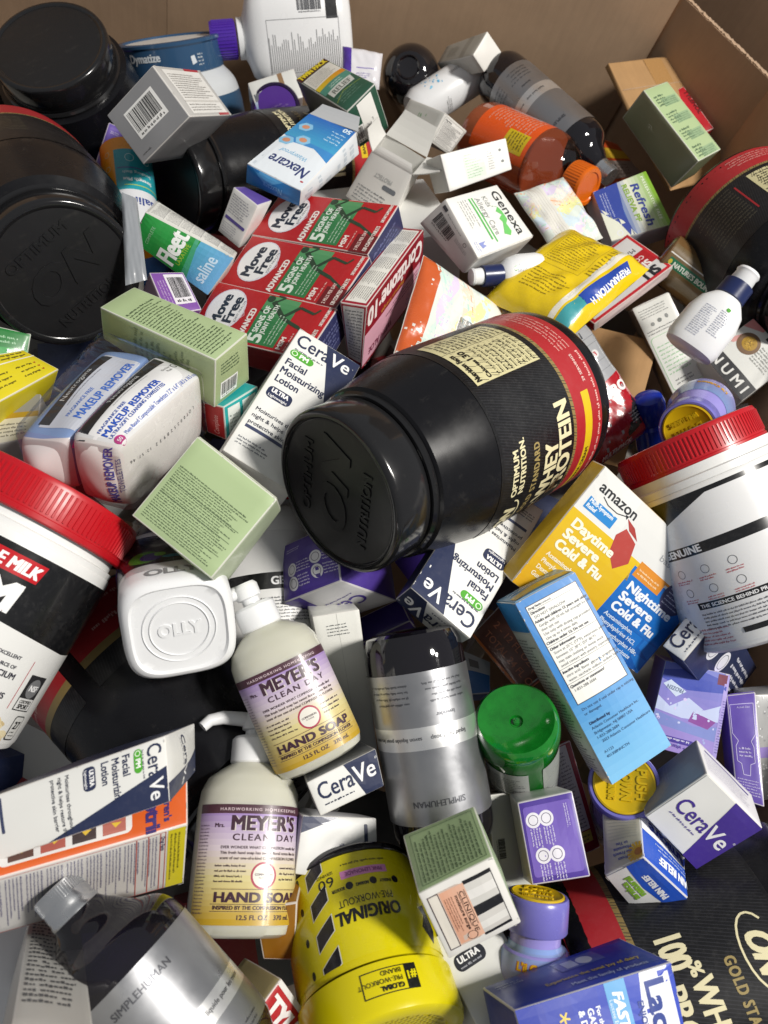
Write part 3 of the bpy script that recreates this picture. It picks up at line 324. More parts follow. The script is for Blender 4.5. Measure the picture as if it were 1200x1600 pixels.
# ---- glyphs of the built-in typeface, laid out by hand
GL = {}
def load_glyphs():
    chars = [chr(i) for i in range(33, 127)] + list('®™°•·')
    objs = []
    for ch in chars:
        for s in (ch, 'H' + ch + 'H'):
            c = bpy.data.curves.new('glyph', 'FONT'); c.body = s; c.resolution_u = 3
            o = bpy.data.objects.new('glyph', c); COL.objects.link(o); objs.append((ch, s, o, c))
    c = bpy.data.curves.new('glyph', 'FONT'); c.body = 'HH'; o = bpy.data.objects.new('glyph', c); COL.objects.link(o); objs.append(('HH', 'HH', o, c))
    dg = bpy.context.evaluated_depsgraph_get(); dg.update()
    ext = {}
    for ch, s, o, c in objs:
        ev = o.evaluated_get(dg); me = ev.to_mesh()
        xs = [v.co.x for v in me.vertices]
        ext[s] = (max(xs) - min(xs)) if xs else 0
        if s == ch:
            me.calc_loop_triangles()
            GL[ch] = [[tuple(me.vertices[i].co.xy) for i in t.vertices] for t in me.loop_triangles]
        ev.to_mesh_clear()
    hh = ext['HH']
    for ch in chars:
        GL[ch] = (GL[ch], ext['H' + ch + 'H'] - hh)
    cap = max(p[1] for t in GL['H'][0] for p in t)
    GL['cap'] = cap
    for _, _, o, c in objs:
        bpy.data.objects.remove(o); 
    for c in [c for c in bpy.data.curves if c.name.startswith('glyph')]:
        bpy.data.curves.remove(c)
load_glyphs()

class Art:
    """flat print in millimetres, origin lower left of a face W x H"""
    def __init__(self, W, H, seed=0):
        self.W, self.H = W, H
        self.P = []             # (points, colour, level)
        self.r = random.Random(seed)
        self.T = None
    def add(self, pts, col, lv):
        if isinstance(col, str): col = lin(col)
        if self.T:
            a, b, c, d, e, f = self.T
            pts = [(a * x + b * y + c, d * x + e * y + f) for x, y in pts]
        self.P.append((pts, col, lv))
    def turn(self, k):
        """draw as if the face were turned k quarter turns counter-clockwise; returns the turned W, H"""
        W, H = self.W, self.H
        self.T = {0: None, 1: (0, -1, W, 1, 0, 0), 2: (-1, 0, W, 0, -1, H), 3: (0, 1, 0, -1, 0, H)}[k % 4]
        return (W, H) if k % 2 == 0 else (H, W)
    def rect(self, x, y, w, h, col, lv=1):
        self.add([(x, y), (x + w, y), (x + w, y + h), (x, y + h)], col, lv)
    def poly(self, pts, col, lv=1):
        ar = sum(pts[i - 1][0] * pts[i][1] - pts[i][0] * pts[i - 1][1] for i in range(len(pts)))
        if ar < 0: pts = pts[::-1]
        v = [Vector((x, y, 0)) for x, y in pts]
        for t in tessellate_polygon([v]):
            q = [pts[i] for i in t]
            s = (q[1][0] - q[0][0]) * (q[2][1] - q[0][1]) - (q[2][0] - q[0][0]) * (q[1][1] - q[0][1])
            self.add(q if s > 0 else q[::-1], col, lv)
    def ell(self, cx, cy, rx, ry, col, lv=2, n=28):
        self.add([(cx + rx * math.cos(i * 2 * math.pi / n), cy + ry * math.sin(i * 2 * math.pi / n)) for i in range(n)], col, lv)
    def ring(self, cx, cy, rx, ry, w, col, lv=2, n=32):
        for i in range(n):
            a, b = i * 2 * math.pi / n, (i + 1) * 2 * math.pi / n
            self.add([(cx + rx * math.cos(a), cy + ry * math.sin(a)), (cx + rx * math.cos(b), cy + ry * math.sin(b)),
                      (cx + (rx - w) * math.cos(b), cy + (ry - w) * math.sin(b)), (cx + (rx - w) * math.cos(a), cy + (ry - w) * math.sin(a))], col, lv)
    def rrect(self, x, y, w, h, r, col, lv=2):
        r = min(r, w / 2, h / 2); pts = []
        for cx, cy, a0 in ((x + w - r, y + r, -90), (x + w - r, y + h - r, 0), (x + r, y + h - r, 90), (x + r, y + r, 180)):
            for k in range(6):
                a = math.radians(a0 + 18 * k); pts.append((cx + r * math.cos(a), cy + r * math.sin(a)))
        self.add(pts, col, lv)
    def frame(self, x, y, w, h, t, col, lv=2):
        self.rect(x, y, w, t, col, lv); self.rect(x, y + h - t, w, t, col, lv)
        self.rect(x, y + t, t, h - 2 * t, col, lv); self.rect(x + w - t, y + t, t, h - 2 * t, col, lv)
    def grad(self, x, y, w, h, c0, c1, n=14, lv=1, vert=True):
        for i in range(n):
            c = mixc(c0, c1, (i + .5) / n)
            if vert: self.rect(x, y + h * i / n, w, h / n, c, lv)
            else: self.rect(x + w * i / n, y, w / n, h, c, lv)
    def line(self, x0, y0, x1, y1, t, col, lv=2):
        dx, dy = x1 - x0, y1 - y0; L = math.hypot(dx, dy) or 1; nx, ny = -dy / L * t / 2, dx / L * t / 2
        self.add([(x0 - nx, y0 - ny), (x1 - nx, y1 - ny), (x1 + nx, y1 + ny), (x0 + nx, y0 + ny)], col, lv)
    def curve(self, pts, t, col, lv=2):
        for a, b in zip(pts, pts[1:]): self.line(*a, *b, t, col, lv)
    def text(self, s, x, y, h, col, a='l', b=0.0, w=None, rot=0, it=0.0, lv=3, sp=0.0):
        """cap height h; w fits the width; b bold strength; it slant"""
        if isinstance(col, str): col = lin(col)
        k = h / GL['cap']; X = 0.0; out = []
        for ch in s:
            if ch == ' ': X += 0.30 + sp; continue
            g = GL.get(ch)
            if g is None: X += 0.5; continue
            out.append((g[0], X)); X += g[1] + sp
        X = max(X - sp, 1e-6); sx = k
        if w: sx = w / X
        tot = X * sx
        ox = {'l': 0, 'c': -tot / 2, 'r': -tot}[a]
        ca, sa = math.cos(math.radians(rot)), math.sin(math.radians(rot))
        st = [(0, 0)]
        if b: st = [(0, 0), (b, b * .6), (-b, -b * .6), (b, -b * .6), (-b, b * .6)]
        for q, (bx, by) in enumerate(st):
            for tris, gx in out:
                for t in tris:
                    pts = []
                    for px, py in t:
                        u = ox + (px + gx) * sx + bx * h + it * py * k; v = py * k + by * h
                        pts.append((x + u * ca - v * sa, y + u * sa + v * ca))
                    self.add(pts, col, lv + q * 0.08)
        return tot
    def micro(self, x, y, w, h, n, col, fill=0.55, lv=3, ragged=0.25, bold_first=False, word=3.2, bgm=None):
        """n lines of unreadably small type filling the box"""
        ph = h / n; t = ph * fill
        if isinstance(col, str): col = lin(col)
        for i in range(n):
            yy = y + h - (i + 1) * ph + (ph - t) / 2
            X = x; end = x + w * (1 - self.r.random() * ragged)
            tt = t * (1.25 if bold_first and i == 0 else 1)
            while X < end:
                L = min(t * (0.8 + self.r.random() * word), end - X)
                if L > t * .3:
                    if ph < 0.75:
                        self.rect(X, yy, L, tt * .7, mixc(col, bgm, .25) if bgm else col, lv)
                    else:                       # a word: its letters as short strokes
                        xx = X
                        while xx < X + L - t * .12:
                            q = t * self.r.uniform(.22, .5); hh = tt * self.r.choice((.62, .62, .66, .95)); y0 = yy - (tt * .22 if self.r.random() < .12 else 0)
                            self.rect(xx, y0, min(q, X + L - xx), hh, col, lv); xx += q + t * .16
                X += L + t * 0.55
    def barcode(self, x, y, w, h, lv=2, bgc='#f0efec', ink_='#1a1a1c', pad=1.2):
        if bgc: self.rect(x - pad, y - pad, w + 2 * pad, h + 2 * pad, bgc, lv)
        X = x; u = w / 75
        while X < x + w - u:
            b = u * self.r.choice((1, 1, 2, 3)); b = min(b, x + w - X)
            self.rect(X, y + h * .16, b, h * .84, ink_, lv + 1); X += b + u * self.r.choice((1, 1, 2))
        self.micro(x + w * .05, y - h * .02, w * .9, h * .13, 1, ink_, .9, lv + 1, 0, word=.6)
    def facts(self, x, y, w, h, n=5, bgc='#ecebe6', col='#2a2a30', title='Drug Facts'):
        self.rect(x, y, w, h, bgc, 1); self.frame(x, y, w, h, max(w, h) * .006, col, 2)
        self.text(title, x + w * .04, y + h - w * .085, w * .05, col, b=.06, it=.2)
        y0 = y + h - w * .12
        hs = [self.r.uniform(.7, 1.5) for _ in range(n)]; s = (y0 - y - w * .02) / sum(hs)
        for a in hs:
            hh = a * s; self.rect(x + w * .02, y0, w * .96, w * .008, col, 2)
            self.micro(x + w * .04, y0 - hh + hh * .08, w * .92, hh * .84, max(1, int(hh / (w * .036))), col, .55, 3, .35, True)
            y0 -= hh

def cut(poly, axis, val):
    a, b = [], []
    n = len(poly)
    for i in range(n):
        p, q = poly[i], poly[(i + 1) % n]
        dp, dq = p[axis] - val, q[axis] - val
        if dp <= 0: a.append(p)
        if dp >= 0: b.append(p)
        if (dp < 0 < dq) or (dq < 0 < dp):
            t = dp / (dp - dq); m = (p[0] + (q[0] - p[0]) * t, p[1] + (q[1] - p[1]) * t)
            a.append(m); b.append(m)
    return a, b

LV = 0.00006
def art_mesh(name, art, fmap, grid=None, base=0.00005, curved=None):
    """fmap(u, v, off) -> point; grid = (us, vs) cut lines so the print follows a curved surface"""
    V, Fc, C, NR = [], [], [], []
    for pts, col, lv in art.P:
        parts = [pts]
        if grid:
            for ax in (0, 1):
                lo = min(p[ax] for p in pts); hi = max(p[ax] for p in pts)
                for g in grid[ax]:
                    if lo < g < hi:
                        new = []
                        for q in parts:
                            a, b = cut(q, ax, g)
                            if len(a) > 2: new.append(a)
                            if len(b) > 2: new.append(b)
                        parts = new
        off = base + lv * LV
        for q in parts:
            i0 = len(V)
            V.extend(fmap(x, y, off) for x, y in q)
            if curved: NR.extend(curved(x, y) for x, y in q)
            Fc.append(tuple(range(i0, i0 + len(q)))); C.append(col)
    me = bpy.data.meshes.new(name); me.from_pydata(V, [], Fc)
    face_colors(me, C)
    if curved:
        me.polygons.foreach_set('use_smooth', [True] * len(me.polygons)); me.normals_split_custom_set_from_vertices(NR)
    return me

# ---- cartons
CORN = {a + b + c: (x * .5, y * .5, z) for a, y in (('f', -1), ('b', 1)) for b, z in (('t', 1), ('b', 0)) for c, x in (('l', -1), ('r', 1))}
FACES = {'front': ('fbl', 'fbr', 'ftr', 'ftl'), 'back': ('bbr', 'bbl', 'btl', 'btr'), 'left': ('bbl', 'fbl', 'ftl', 'btl'),
         'right': ('fbr', 'bbr', 'btr', 'ftr'), 'top': ('ftl', 'ftr', 'btr', 'btl'), 'bottom': ('bbl', 'bbr', 'fbr', 'fbl')}

def corners(key):
    M, d, off = CARTON_POSE[key]
    return {c: Vector((q[0] * d[0], q[1] * d[1], q[2] * d[2])) + Vector(off.get(c, (0, 0, 0))) for c, q in CORN.items()}

class Panel:
    """one bilinear, slightly bulged side of a carton"""
    def __init__(self, C, face, bulge, wave=0.0, seed=0):
        r_ = random.Random(seed); self.w = wave; self.ph = [r_.uniform(0, 6.28), r_.uniform(2, 7), r_.uniform(2, 7), r_.uniform(0, 6.28), r_.uniform(4, 10), r_.uniform(4, 10)]
        self.q = [C[k] for k in FACES[face]]
        a, b, c, d = self.q
        self.W = ((b - a).length + (c - d).length) * 500; self.H = ((d - a).length + (c - b).length) * 500
        self.n = (b - a).cross(d - a).normalized(); self.b = bulge
        n2 = (c - d).cross(c - b); 
        self.n = ((b - a).cross(d - a) + (c - d).cross(c - b)).normalized()
    def at(self, u, v, off=0.0):
        a, b, c, d = self.q
        p = a * (1 - u) * (1 - v) + b * u * (1 - v) + c * u * v + d * (1 - u) * v
        k = 16 * u * (1 - u) * v * (1 - v)
        w = self.b * k + off
        if self.w: w += self.w * k ** .5 * (math.sin(self.ph[0] + u * self.ph[1] + v * self.ph[2]) + .6 * math.sin(self.ph[3] - u * self.ph[4] + v * self.ph[5]))
        return p + self.n * w
NG = 8
def _grid_at(p, u, v, off):
    """a point on the panel as meshed (bilinear between grid points), so print lies on it"""
    if not hasattr(p, 'G'): p.G = [[p.at(i / NG, j / NG) for i in range(NG + 1)] for j in range(NG + 1)]
    x, y = min(max(u, 0), 1) * NG, min(max(v, 0), 1) * NG
    i, j = min(int(x), NG - 1), min(int(y), NG - 1); x -= i; y -= j; G = p.G
    return G[j][i] * (1 - x) * (1 - y) + G[j][i + 1] * x * (1 - y) + G[j + 1][i + 1] * x * y + G[j + 1][i] * (1 - x) * y + p.n * off
def scuffs(A, W, H, r, n=9):
    """rubbed-through board along edges and corners"""
    for k in range(n):
        s = r.choice((0, 1, 2, 3)); t = r.choice((r.random(), r.gauss(0, .06) % 1, r.gauss(1, .06) % 1))
        x, y = ((t * W, .5), (t * W, H - .5), (.5, t * H), (W - .5, t * H))[s]
        lx, ly = (r.uniform(.6, 2.6), r.uniform(.15, .5)) if s < 2 else (r.uniform(.15, .5), r.uniform(.6, 2.6))
        A.add([(x + lx * math.cos(a) * r.uniform(.6, 1), y + ly * math.sin(a) * r.uniform(.6, 1)) for a in (0, 1, 2.1, 3.1, 4.2, 5.2)], (0.66, 0.64, 0.60), 5)
def carton(name, key, cols, arts=None, label='', cat='box', group=None, bulge=0.0006, mat='board', flaps=(), wear=0.7, seed=0, skip=(), C=None, M=None, parent=None, bev=0.0009, wave=0.00035, crush=0.0008, soft=0):
    """cols: colour, or {face: colour, None: default}"""
    C = C or corners(key); M = M if M is not None else (M34(CARTON_POSE[key][0]) if parent is None else None)
    if not isinstance(cols, dict): cols = {None: cols}
    rr = random.Random(hash_s(key))
    C = {k: v + Vector((rr.gauss(0, crush), rr.gauss(0, crush), rr.gauss(0, crush))) for k, v in C.items()}
    bm = bmesh.new(); lay = bm.faces.layers.int.new('side')
    pans = {}
    fl = list(FACES)
    for fi, f in enumerate(fl):
        p = Panel(C, f, bulge * rr.uniform(.6, 2.0), wave, hash_s(key + f)); pans[f] = p
        if f in skip: continue
        vs = [[bm.verts.new(p.at(i / NG, j / NG)) for i in range(NG + 1)] for j in range(NG + 1)]
        for j in range(NG):
            for i in range(NG):
                q = bm.faces.new((vs[j][i], vs[j][i + 1], vs[j + 1][i + 1], vs[j + 1][i])); q[lay] = fi
    bmesh.ops.remove_doubles(bm, verts=bm.verts, dist=1e-6)
    ed = [e for e in bm.edges if len(e.link_faces) == 2 and e.link_faces[0][lay] != e.link_faces[1][lay]]
    for e in ed:
        pass
    if soft:                                    # a soft pack: edges relaxed round
        bmesh.ops.subdivide_edges(bm, edges=bm.edges, cuts=1, use_grid_fill=True)
        for _ in range(soft): bmesh.ops.smooth_vert(bm, verts=bm.verts, factor=0.5, use_axis_x=True, use_axis_y=True, use_axis_z=True)
        bm.normal_update(); tree = BVHTree.FromBMesh(bm); ed = []
    r = {'faces': []} if soft else bmesh.ops.bevel(bm, geom=ed, offset=bev, segments=2, affect='EDGES', profile=0.5, clamp_overlap=True)
    newf = set(r['faces'])
    bm.faces.ensure_lookup_table(); bm.normal_update()
    fc = []
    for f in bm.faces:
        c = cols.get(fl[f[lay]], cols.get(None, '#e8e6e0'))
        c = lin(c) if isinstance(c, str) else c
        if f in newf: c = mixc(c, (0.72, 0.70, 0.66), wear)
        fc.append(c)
    me = bpy.data.meshes.new(name); bm.to_mesh(me); bm.free()
    face_colors(me, fc); smooth(me, 30)
    o = link(name, me, parent, mat if not isinstance(mat, str) else ink(mat, 0.42, 0.15), M)
    for f, fn in (arts or {}).items():
        p = pans[f]; A = Art(p.W, p.H, hash_s(key + f) % 9999)
        fn(A, p.W, p.H); A.T = None
        if parent is None and len(A.P) > 900: scuffs(A, p.W, p.H, rr)
        lift = 0.00062 if f in flaps else 0
        grid = ([p.W * i / NG for i in range(1, NG)], [p.H * i / NG for i in range(1, NG)])
        A.P = [(clip_pts(q, p.W, p.H), c, lv) for q, c, lv in A.P]
        A.P = [t for t in A.P if len(t[0]) > 2]
        if soft:
            def on_soft(u, v, off, p=p):
                q = p.at(u / p.W, v / p.H, .03); hit = tree.ray_cast(q, -p.n, .06)[0]
                return (hit if hit is not None else p.at(u / p.W, v / p.H, -.01)) + p.n * off
            k_ = NG * 2; grid = ([p.W * i / k_ for i in range(1, k_)], [p.H * i / k_ for i in range(1, k_)])
            link('lettering', art_mesh('lettering', A, on_soft, grid, .0002), o, o.data.materials[0]); continue
        am = art_mesh('lettering', A, lambda u, v, off, p=p, lift=lift: _grid_at(p, u / p.W, v / p.H, off + lift), grid, .00009)
        link('lettering', am, o, o.data.materials[0])
    for f in flaps:
        p = pans[f]; fb = bmesh.new(); e = 0.9 / max(p.W, 1); g = 0.9 / max(p.H, 1)
        top = [[fb.verts.new(p.at(e + (1 - 2 * e) * i / NG, g + (1 - 2 * g) * j / NG, 0.00058)) for i in range(NG + 1)] for j in range(NG + 1)]
        for j in range(NG):
            for i in range(NG): fb.faces.new((top[j][i], top[j][i + 1], top[j + 1][i + 1], top[j + 1][i]))
        bd = [e_ for e_ in fb.edges if e_.is_boundary]
        ex = bmesh.ops.extrude_edge_only(fb, edges=bd)
        bmesh.ops.translate(fb, verts=[v for v in ex['geom'] if isinstance(v, bmesh.types.BMVert)], vec=-p.n * 0.0005)
        fm = bpy.data.meshes.new('tuck_flap'); fb.to_mesh(fm); fb.free()
        c = cols.get(f, cols.get(None, '#e8e6e0')); c = lin(c) if isinstance(c, str) else c
        face_colors(fm, [c] * len(fm.polygons)); smooth(fm, 30)
        link('tuck_flap', fm, o, o.data.materials[0])
    if parent is None: tag(o, label, cat, group)
    return o

def hash_s(s):
    h = 7
    for ch in s: h = (h * 31 + ord(ch)) % 1000003
    return h

def clip_pts(pts, W, H, m=0.35):
    if all(m <= x <= W - m and m <= y <= H - m for x, y in pts): return pts
    q = pts
    for ax, val, keep in ((0, m, 1), (0, W - m, 0), (1, m, 1), (1, H - m, 0)):
        if len(q) < 3: return []
        q = cut(q, ax, val)[keep]
    return q

# ---- round things
class Loft:
    """rings (z, rx, ry, n): superellipse sections stacked along z"""
    def __init__(self, rings): self.R = rings
    def sec(self, z):
        R = self.R
        if z <= R[0][0]: return R[0]
        for a, b in zip(R, R[1:]):
            if a[0] <= z <= b[0]:
                t = 0 if b[0] == a[0] else (z - a[0]) / (b[0] - a[0])
                return tuple(x + (y - x) * t for x, y in zip(a, b))
        return R[-1]
    @staticmethod
    def pt(th, rx, ry, n, off=0.0):
        c, s = -math.cos(th), math.sin(th)      # th = 0 faces -y, grows to +x
        k = (abs(s) ** n + abs(c) ** n) ** (-1.0 / n)
        return ((rx + off) * s * k, (ry + off) * c * k)
    def mesh(self, name, seg=64, cap0=True, cap1=True):
        V, Fc = [], []
        for z, rx, ry, n in self.R:
            for i in range(seg):
                x, y = self.pt(2 * math.pi * i / seg, max(rx, 1e-5), max(ry, 1e-5), n); V.append((x, y, z))
        for k in range(len(self.R) - 1):
            for i in range(seg):
                j = (i + 1) % seg; Fc.append((k * seg + i, k * seg + j, (k + 1) * seg + j, (k + 1) * seg + i))
        if cap0: Fc.append(tuple(range(seg))[::-1])
        if cap1: Fc.append(tuple(range((len(self.R) - 1) * seg, len(self.R) * seg)))
        me = bpy.data.meshes.new(name); me.from_pydata(V, [], Fc); smooth(me, 40); return me
def lathe(pts): return Loft([(z, r, r, 2.0) for r, z in pts])

def curve_pts(pts, n=6):
    """Catmull-Rom through (r, z) points"""
    out = []
    P = [pts[0]] + list(pts) + [pts[-1]]
    for i in range(1, len(P) - 2):
        for k in range(n):
            t = k / n; q = []
            for a in (0, 1):
                p0, p1, p2, p3 = (P[i - 1][a], P[i][a], P[i + 1][a], P[i + 2][a])
                q.append(.5 * (2 * p1 + (p2 - p0) * t + (2 * p0 - 5 * p1 + 4 * p2 - p3) * t * t + (3 * p1 - p0 - 3 * p2 + p3) * t ** 3))
            out.append(tuple(q))
    out.append(tuple(pts[-1])); return out

def wrap(name, loft, art, z0, parent, mat, Rref, th0=0.0, base=0.00025, dth=5, zs=8):
    """print art (mm; u along the girth, centred on the front, v up from z0) onto a loft"""
    def fm(u, v, off):
        th = (u - art.W / 2) / 1000 / Rref + th0; z = z0 + v / 1000
        _, rx, ry, n = loft.sec(z); x, y = loft.pt(th, rx, ry, n, off); return (x, y, z)
    st = math.radians(dth) * Rref * 1000
    us = [st * i for i in range(1, int(art.W / st) + 1)]; vs = [art.H * i / zs for i in range(1, zs)]
    art.T = None
    art.P = [(clip_pts(q, art.W, art.H, 0), c, lv) for q, c, lv in art.P]; art.P = [t for t in art.P if len(t[0]) > 2]
    def nf(u, v):
        th = (u - art.W / 2) / 1000 / Rref + th0
        _, rx, ry, n = loft.sec(z0 + v / 1000); x, y = loft.pt(th, rx, ry, n)
        gx, gy = math.copysign(abs(x / rx) ** (n - 1), x) / rx, math.copysign(abs(y / ry) ** (n - 1), y) / ry
        k = math.hypot(gx, gy); return (gx / k, gy / k, 0.0)
    me = art_mesh(name, art, fm, (us, vs), base, nf)
    return link(name, me, parent, mat)

def ribbed(name, R, z0, z1, parent, mat, n=90, depth=0.0007, frac=0.55):
    """grip ribs round a cap: one mesh"""
    V, Fc = [], []
    for i in range(n):
        a = 2 * math.pi * i / n; w = 2 * math.pi / n * frac / 2
        b = len(V)
        for z in (z0, z1):
            for th, r in ((a - w, R - .0002), (a - w * .6, R + depth), (a + w * .6, R + depth), (a + w, R - .0002)):
                V.append((r * math.sin(th), -r * math.cos(th), z))
        Fc += [(b, b + 1, b + 5, b + 4), (b + 1, b + 2, b + 6, b + 5), (b + 2, b + 3, b + 7, b + 6), (b + 4, b + 5, b + 6, b + 7), (b + 3, b + 2, b + 1, b)]
    me = bpy.data.meshes.new(name); me.from_pydata(V, [], Fc)
    return link(name, me, parent, mat)

def disc_print(name, art, z, parent, mat, rot=0.0, base=0.0002, flip=False):
    """print lying on a flat round top, centre of art on the axis"""
    c, s = math.cos(rot), math.sin(rot)
    def fm(u, v, off):
        x, y = (u - art.W / 2) / 1000, (v - art.H / 2) / 1000
        if flip: x = -x
        return (x * c - y * s, x * s + y * c, z + (off if not flip else -off))
    art.T = None
    return link(name, art_mesh(name, art, fm, None, base), parent, mat)

def raised_text(name, lines, z, parent, mat, rot=0.0, thick=0.0006, scale=1.0):
    """moulded lettering on a lid: solid glyphs; lines = (text, x, y, capheight mm, slant, width or None)"""
    A = Art(1000, 1000)
    for s, x, y, h, it, w in lines: A.text(s, 500 + x, 500 + y, h, (0, 0, 0), 'c', 0.05, w, it=it)
    bm = bmesh.new(); c, sn = math.cos(rot), math.sin(rot)
    for pts, _, lv in A.P:
        vs = []
        for u, v in pts:
            x, y = (u - 500) / 1000, (v - 500) / 1000
            vs.append(bm.verts.new((x * c - y * sn, x * sn + y * c, z + thick + (lv - 3) * 1e-5)))
        try: bm.faces.new(vs)
        except ValueError: pass
    bmesh.ops.remove_doubles(bm, verts=bm.verts, dist=2e-6)
    bd = [e for e in bm.edges if e.is_boundary]
    ex = bmesh.ops.extrude_edge_only(bm, edges=bd)
    for v in ex['geom']:
        if isinstance(v, bmesh.types.BMVert): v.co.z = z - 0.0002
    me = bpy.data.meshes.new(name); bm.to_mesh(me); bm.free()
    return link(name, me, parent, mat)

# ---- soft packs
def soft_pack(name, key, col, art=None, label='', cat='pouch', group=None, thick=0.012, crimp=('top', 'bottom'), mat='film_print', C=None, M=None, parent=None, wr=0.0012, n=22, seed=1, power=.5, colfn=None, sag=0.0):
    """pillow-shaped bag: front and back skins meeting at flat crimped edges"""
    C = C or corners(key); M = M if M is not None else (M34(CARTON_POSE[key][0]) if parent is None else None)
    p = Panel(C, 'front', 0); rr = random.Random(seed)
    ph = [(rr.uniform(3, 11), rr.uniform(3, 11), rr.uniform(0, 6.3), rr.uniform(.3, 1)) for _ in range(7)]
    def wave(u, v): return sum(a * math.sin(fx * u * 3 + fy * v * 3 * (1 if k % 2 else -1) + q) for k, (fx, fy, q, a) in enumerate(ph)) / 4
    def prof(u, v):
        cu = min(1, max(0, min(u, 1 - u) / .22)); cv = min(1, max(0, min(v, 1 - v) / .22))
        if 'sides' not in crimp: pass
        f = (math.sin(cu * math.pi / 2) ** power) * (math.sin(cv * math.pi / 2) ** power)
        return f
    def at(u, v, off, side):
        f = prof(u, v)
        edge = 1 - f
        q = p.at(u, v)
        w = wave(u, v)
        h = (thick * f + wr * w * (0.5 + 0.9 * edge) * (0.25 + f)) if side > 0 else -0.0004 - thick * .6 * f
        if side < 0 and f < .02: h = -0.0004
        inset = sag * math.sin(math.pi * u) * math.sin(math.pi * v)
        return q + p.n * (h + off - inset)
    V, Fc, cc = [], [], []
    for side in (1, -1):
        b = len(V)
        for j in range(n + 1):
            for i in range(n + 1): V.append(at(i / n, j / n, 0, side))
        for j in range(n):
            for i in range(n):
                q = (b + j * (n + 1) + i, b + j * (n + 1) + i + 1, b + (j + 1) * (n + 1) + i + 1, b + (j + 1) * (n + 1) + i)
                Fc.append(q if side > 0 else q[::-1]); cc.append(lin(colfn((i + .5) / n, (j + .5) / n)) if colfn else lin(col))
    me = bpy.data.meshes.new(name); me.from_pydata(V, [], Fc); face_colors(me, cc); smooth(me, 60)
    mt = ink(mat, 0.24, 0.5, 0, 0.0022) if isinstance(mat, str) else mat
    o = link(name, me, parent, mt, M)
    if art:
        A = Art(p.W, p.H, seed); art(A, p.W, p.H); A.T = None
        A.P = [(clip_pts(q, p.W, p.H, .5), c, lv) for q, c, lv in A.P]; A.P = [t for t in A.P if len(t[0]) > 2]
        g = ([p.W * i / n for i in range(1, n)], [p.H * i / n for i in range(1, n)])
        GG = [[at(i / n, j / n, 0, 1) for i in range(n + 1)] for j in range(n + 1)]
        def on_skin(u, v, off):
            x, y = min(max(u / p.W, 0), 1) * n, min(max(v / p.H, 0), 1) * n; i, j = min(int(x), n - 1), min(int(y), n - 1); x -= i; y -= j
            return GG[j][i] * (1 - x) * (1 - y) + GG[j][i + 1] * x * (1 - y) + GG[j + 1][i + 1] * x * y + GG[j + 1][i] * (1 - x) * y + p.n * off
        am = art_mesh('lettering', A, on_skin, g, 0.00012, lambda x, y: (at((x + .4) / p.W, y / p.H, 0, 1) - at((x - .4) / p.W, y / p.H, 0, 1)).cross(at(x / p.W, (y + .4) / p.H, 0, 1) - at(x / p.W, (y - .4) / p.H, 0, 1)).normalized())
        link('lettering', am, o, mt)
    if parent is None: tag(o, label, cat, group)
    return o

# ------------------------------------------------------------------ print designs (flat print, millimetres)
WHITE = '#e6e6e2'; NAVY = '#232c4c'; VIO = '#46308f'; BLACK = '#0b0b0d'; RED = '#b01820'

def logo_cera(A, x, y, w, dark, light, lv=3, sub=True):
    """Cera in the dark colour, Ve in the light one"""
    h = w * .265
    w1 = w * .615
    A.text('Cera', x, y, h, dark, w=w1, lv=lv, b=.012)
    A.text('Ve', x + w1 + w * .015, y, h, light, w=w * .37, lv=lv, b=.02)
    if sub: A.micro(x + w * .05, y - h * .42, w * .52, h * .2, 1, dark, .6, lv, 0, word=2)

def cera_front(dark=NAVY, pm=True):
    def f(A, W, H):
        A.poly([(.45 * W, H), (W, H), (W, .39 * H)], dark, 1)
        logo_cera(A, .05 * W, H - .30 * W, .85 * W, dark, '#eeeeee')
        if pm:
            A.rrect(.06 * W, H - .52 * W, .36 * W, .13 * W, .07 * W, '#4fa52e', 2)
            A.ring(.125 * W, H - .455 * W, .045 * W, .045 * W, .014 * W, '#dff0d4', 3)
            A.text('PM', .2 * W, H - .49 * W, .075 * W, '#f2f6ee', b=.06, lv=4)
        for k, s in enumerate(('Facial', 'Moisturizing', 'Lotion')):
            A.text(s, .07 * W, H - (.70 + .17 * k) * W, .115 * W, dark, b=.03, w=(.33, .68, .36)[k] * W)
        A.rrect(.07 * W, H - 1.34 * W, .36 * W, .2 * W, .07 * W, dark, 2)
        A.text('ULTRA', .12 * W, H - 1.235 * W, .07 * W, '#f0f0f0', b=.06, w=.25 * W, lv=4)
        A.text('Lightweight', .105 * W, H - 1.315 * W, .04 * W, '#f0f0f0', b=.02, w=.28 * W, lv=4)
        for k, s in enumerate(('Moisturizes throughout', 'night & helps restore the', 'protective skin barrier')):
            A.text(s, .07 * W, H - (1.62 + .115 * k) * W, .06 * W, '#2b3040', b=.02)
        A.micro(.07 * W, .08 * H, .5 * W, .06 * H, 3, '#555a66')
        A.rect(.07 * W, .2 * H, .55 * W, .05 * W, '#3a4260', 2)
    return f
def cera_end(dark=NAVY):
    def f(A, W, H):
        A.poly([(.52 * W, H), (W, H), (W, 0), (.72 * W, 0)], dark, 1)
        logo_cera(A, .08 * W, .38 * H, .86 * W, dark, '#eeeeee')
        A.text('®', .955 * W, .38 * H + .2 * W, .03 * W, '#eeeeee')
    return f
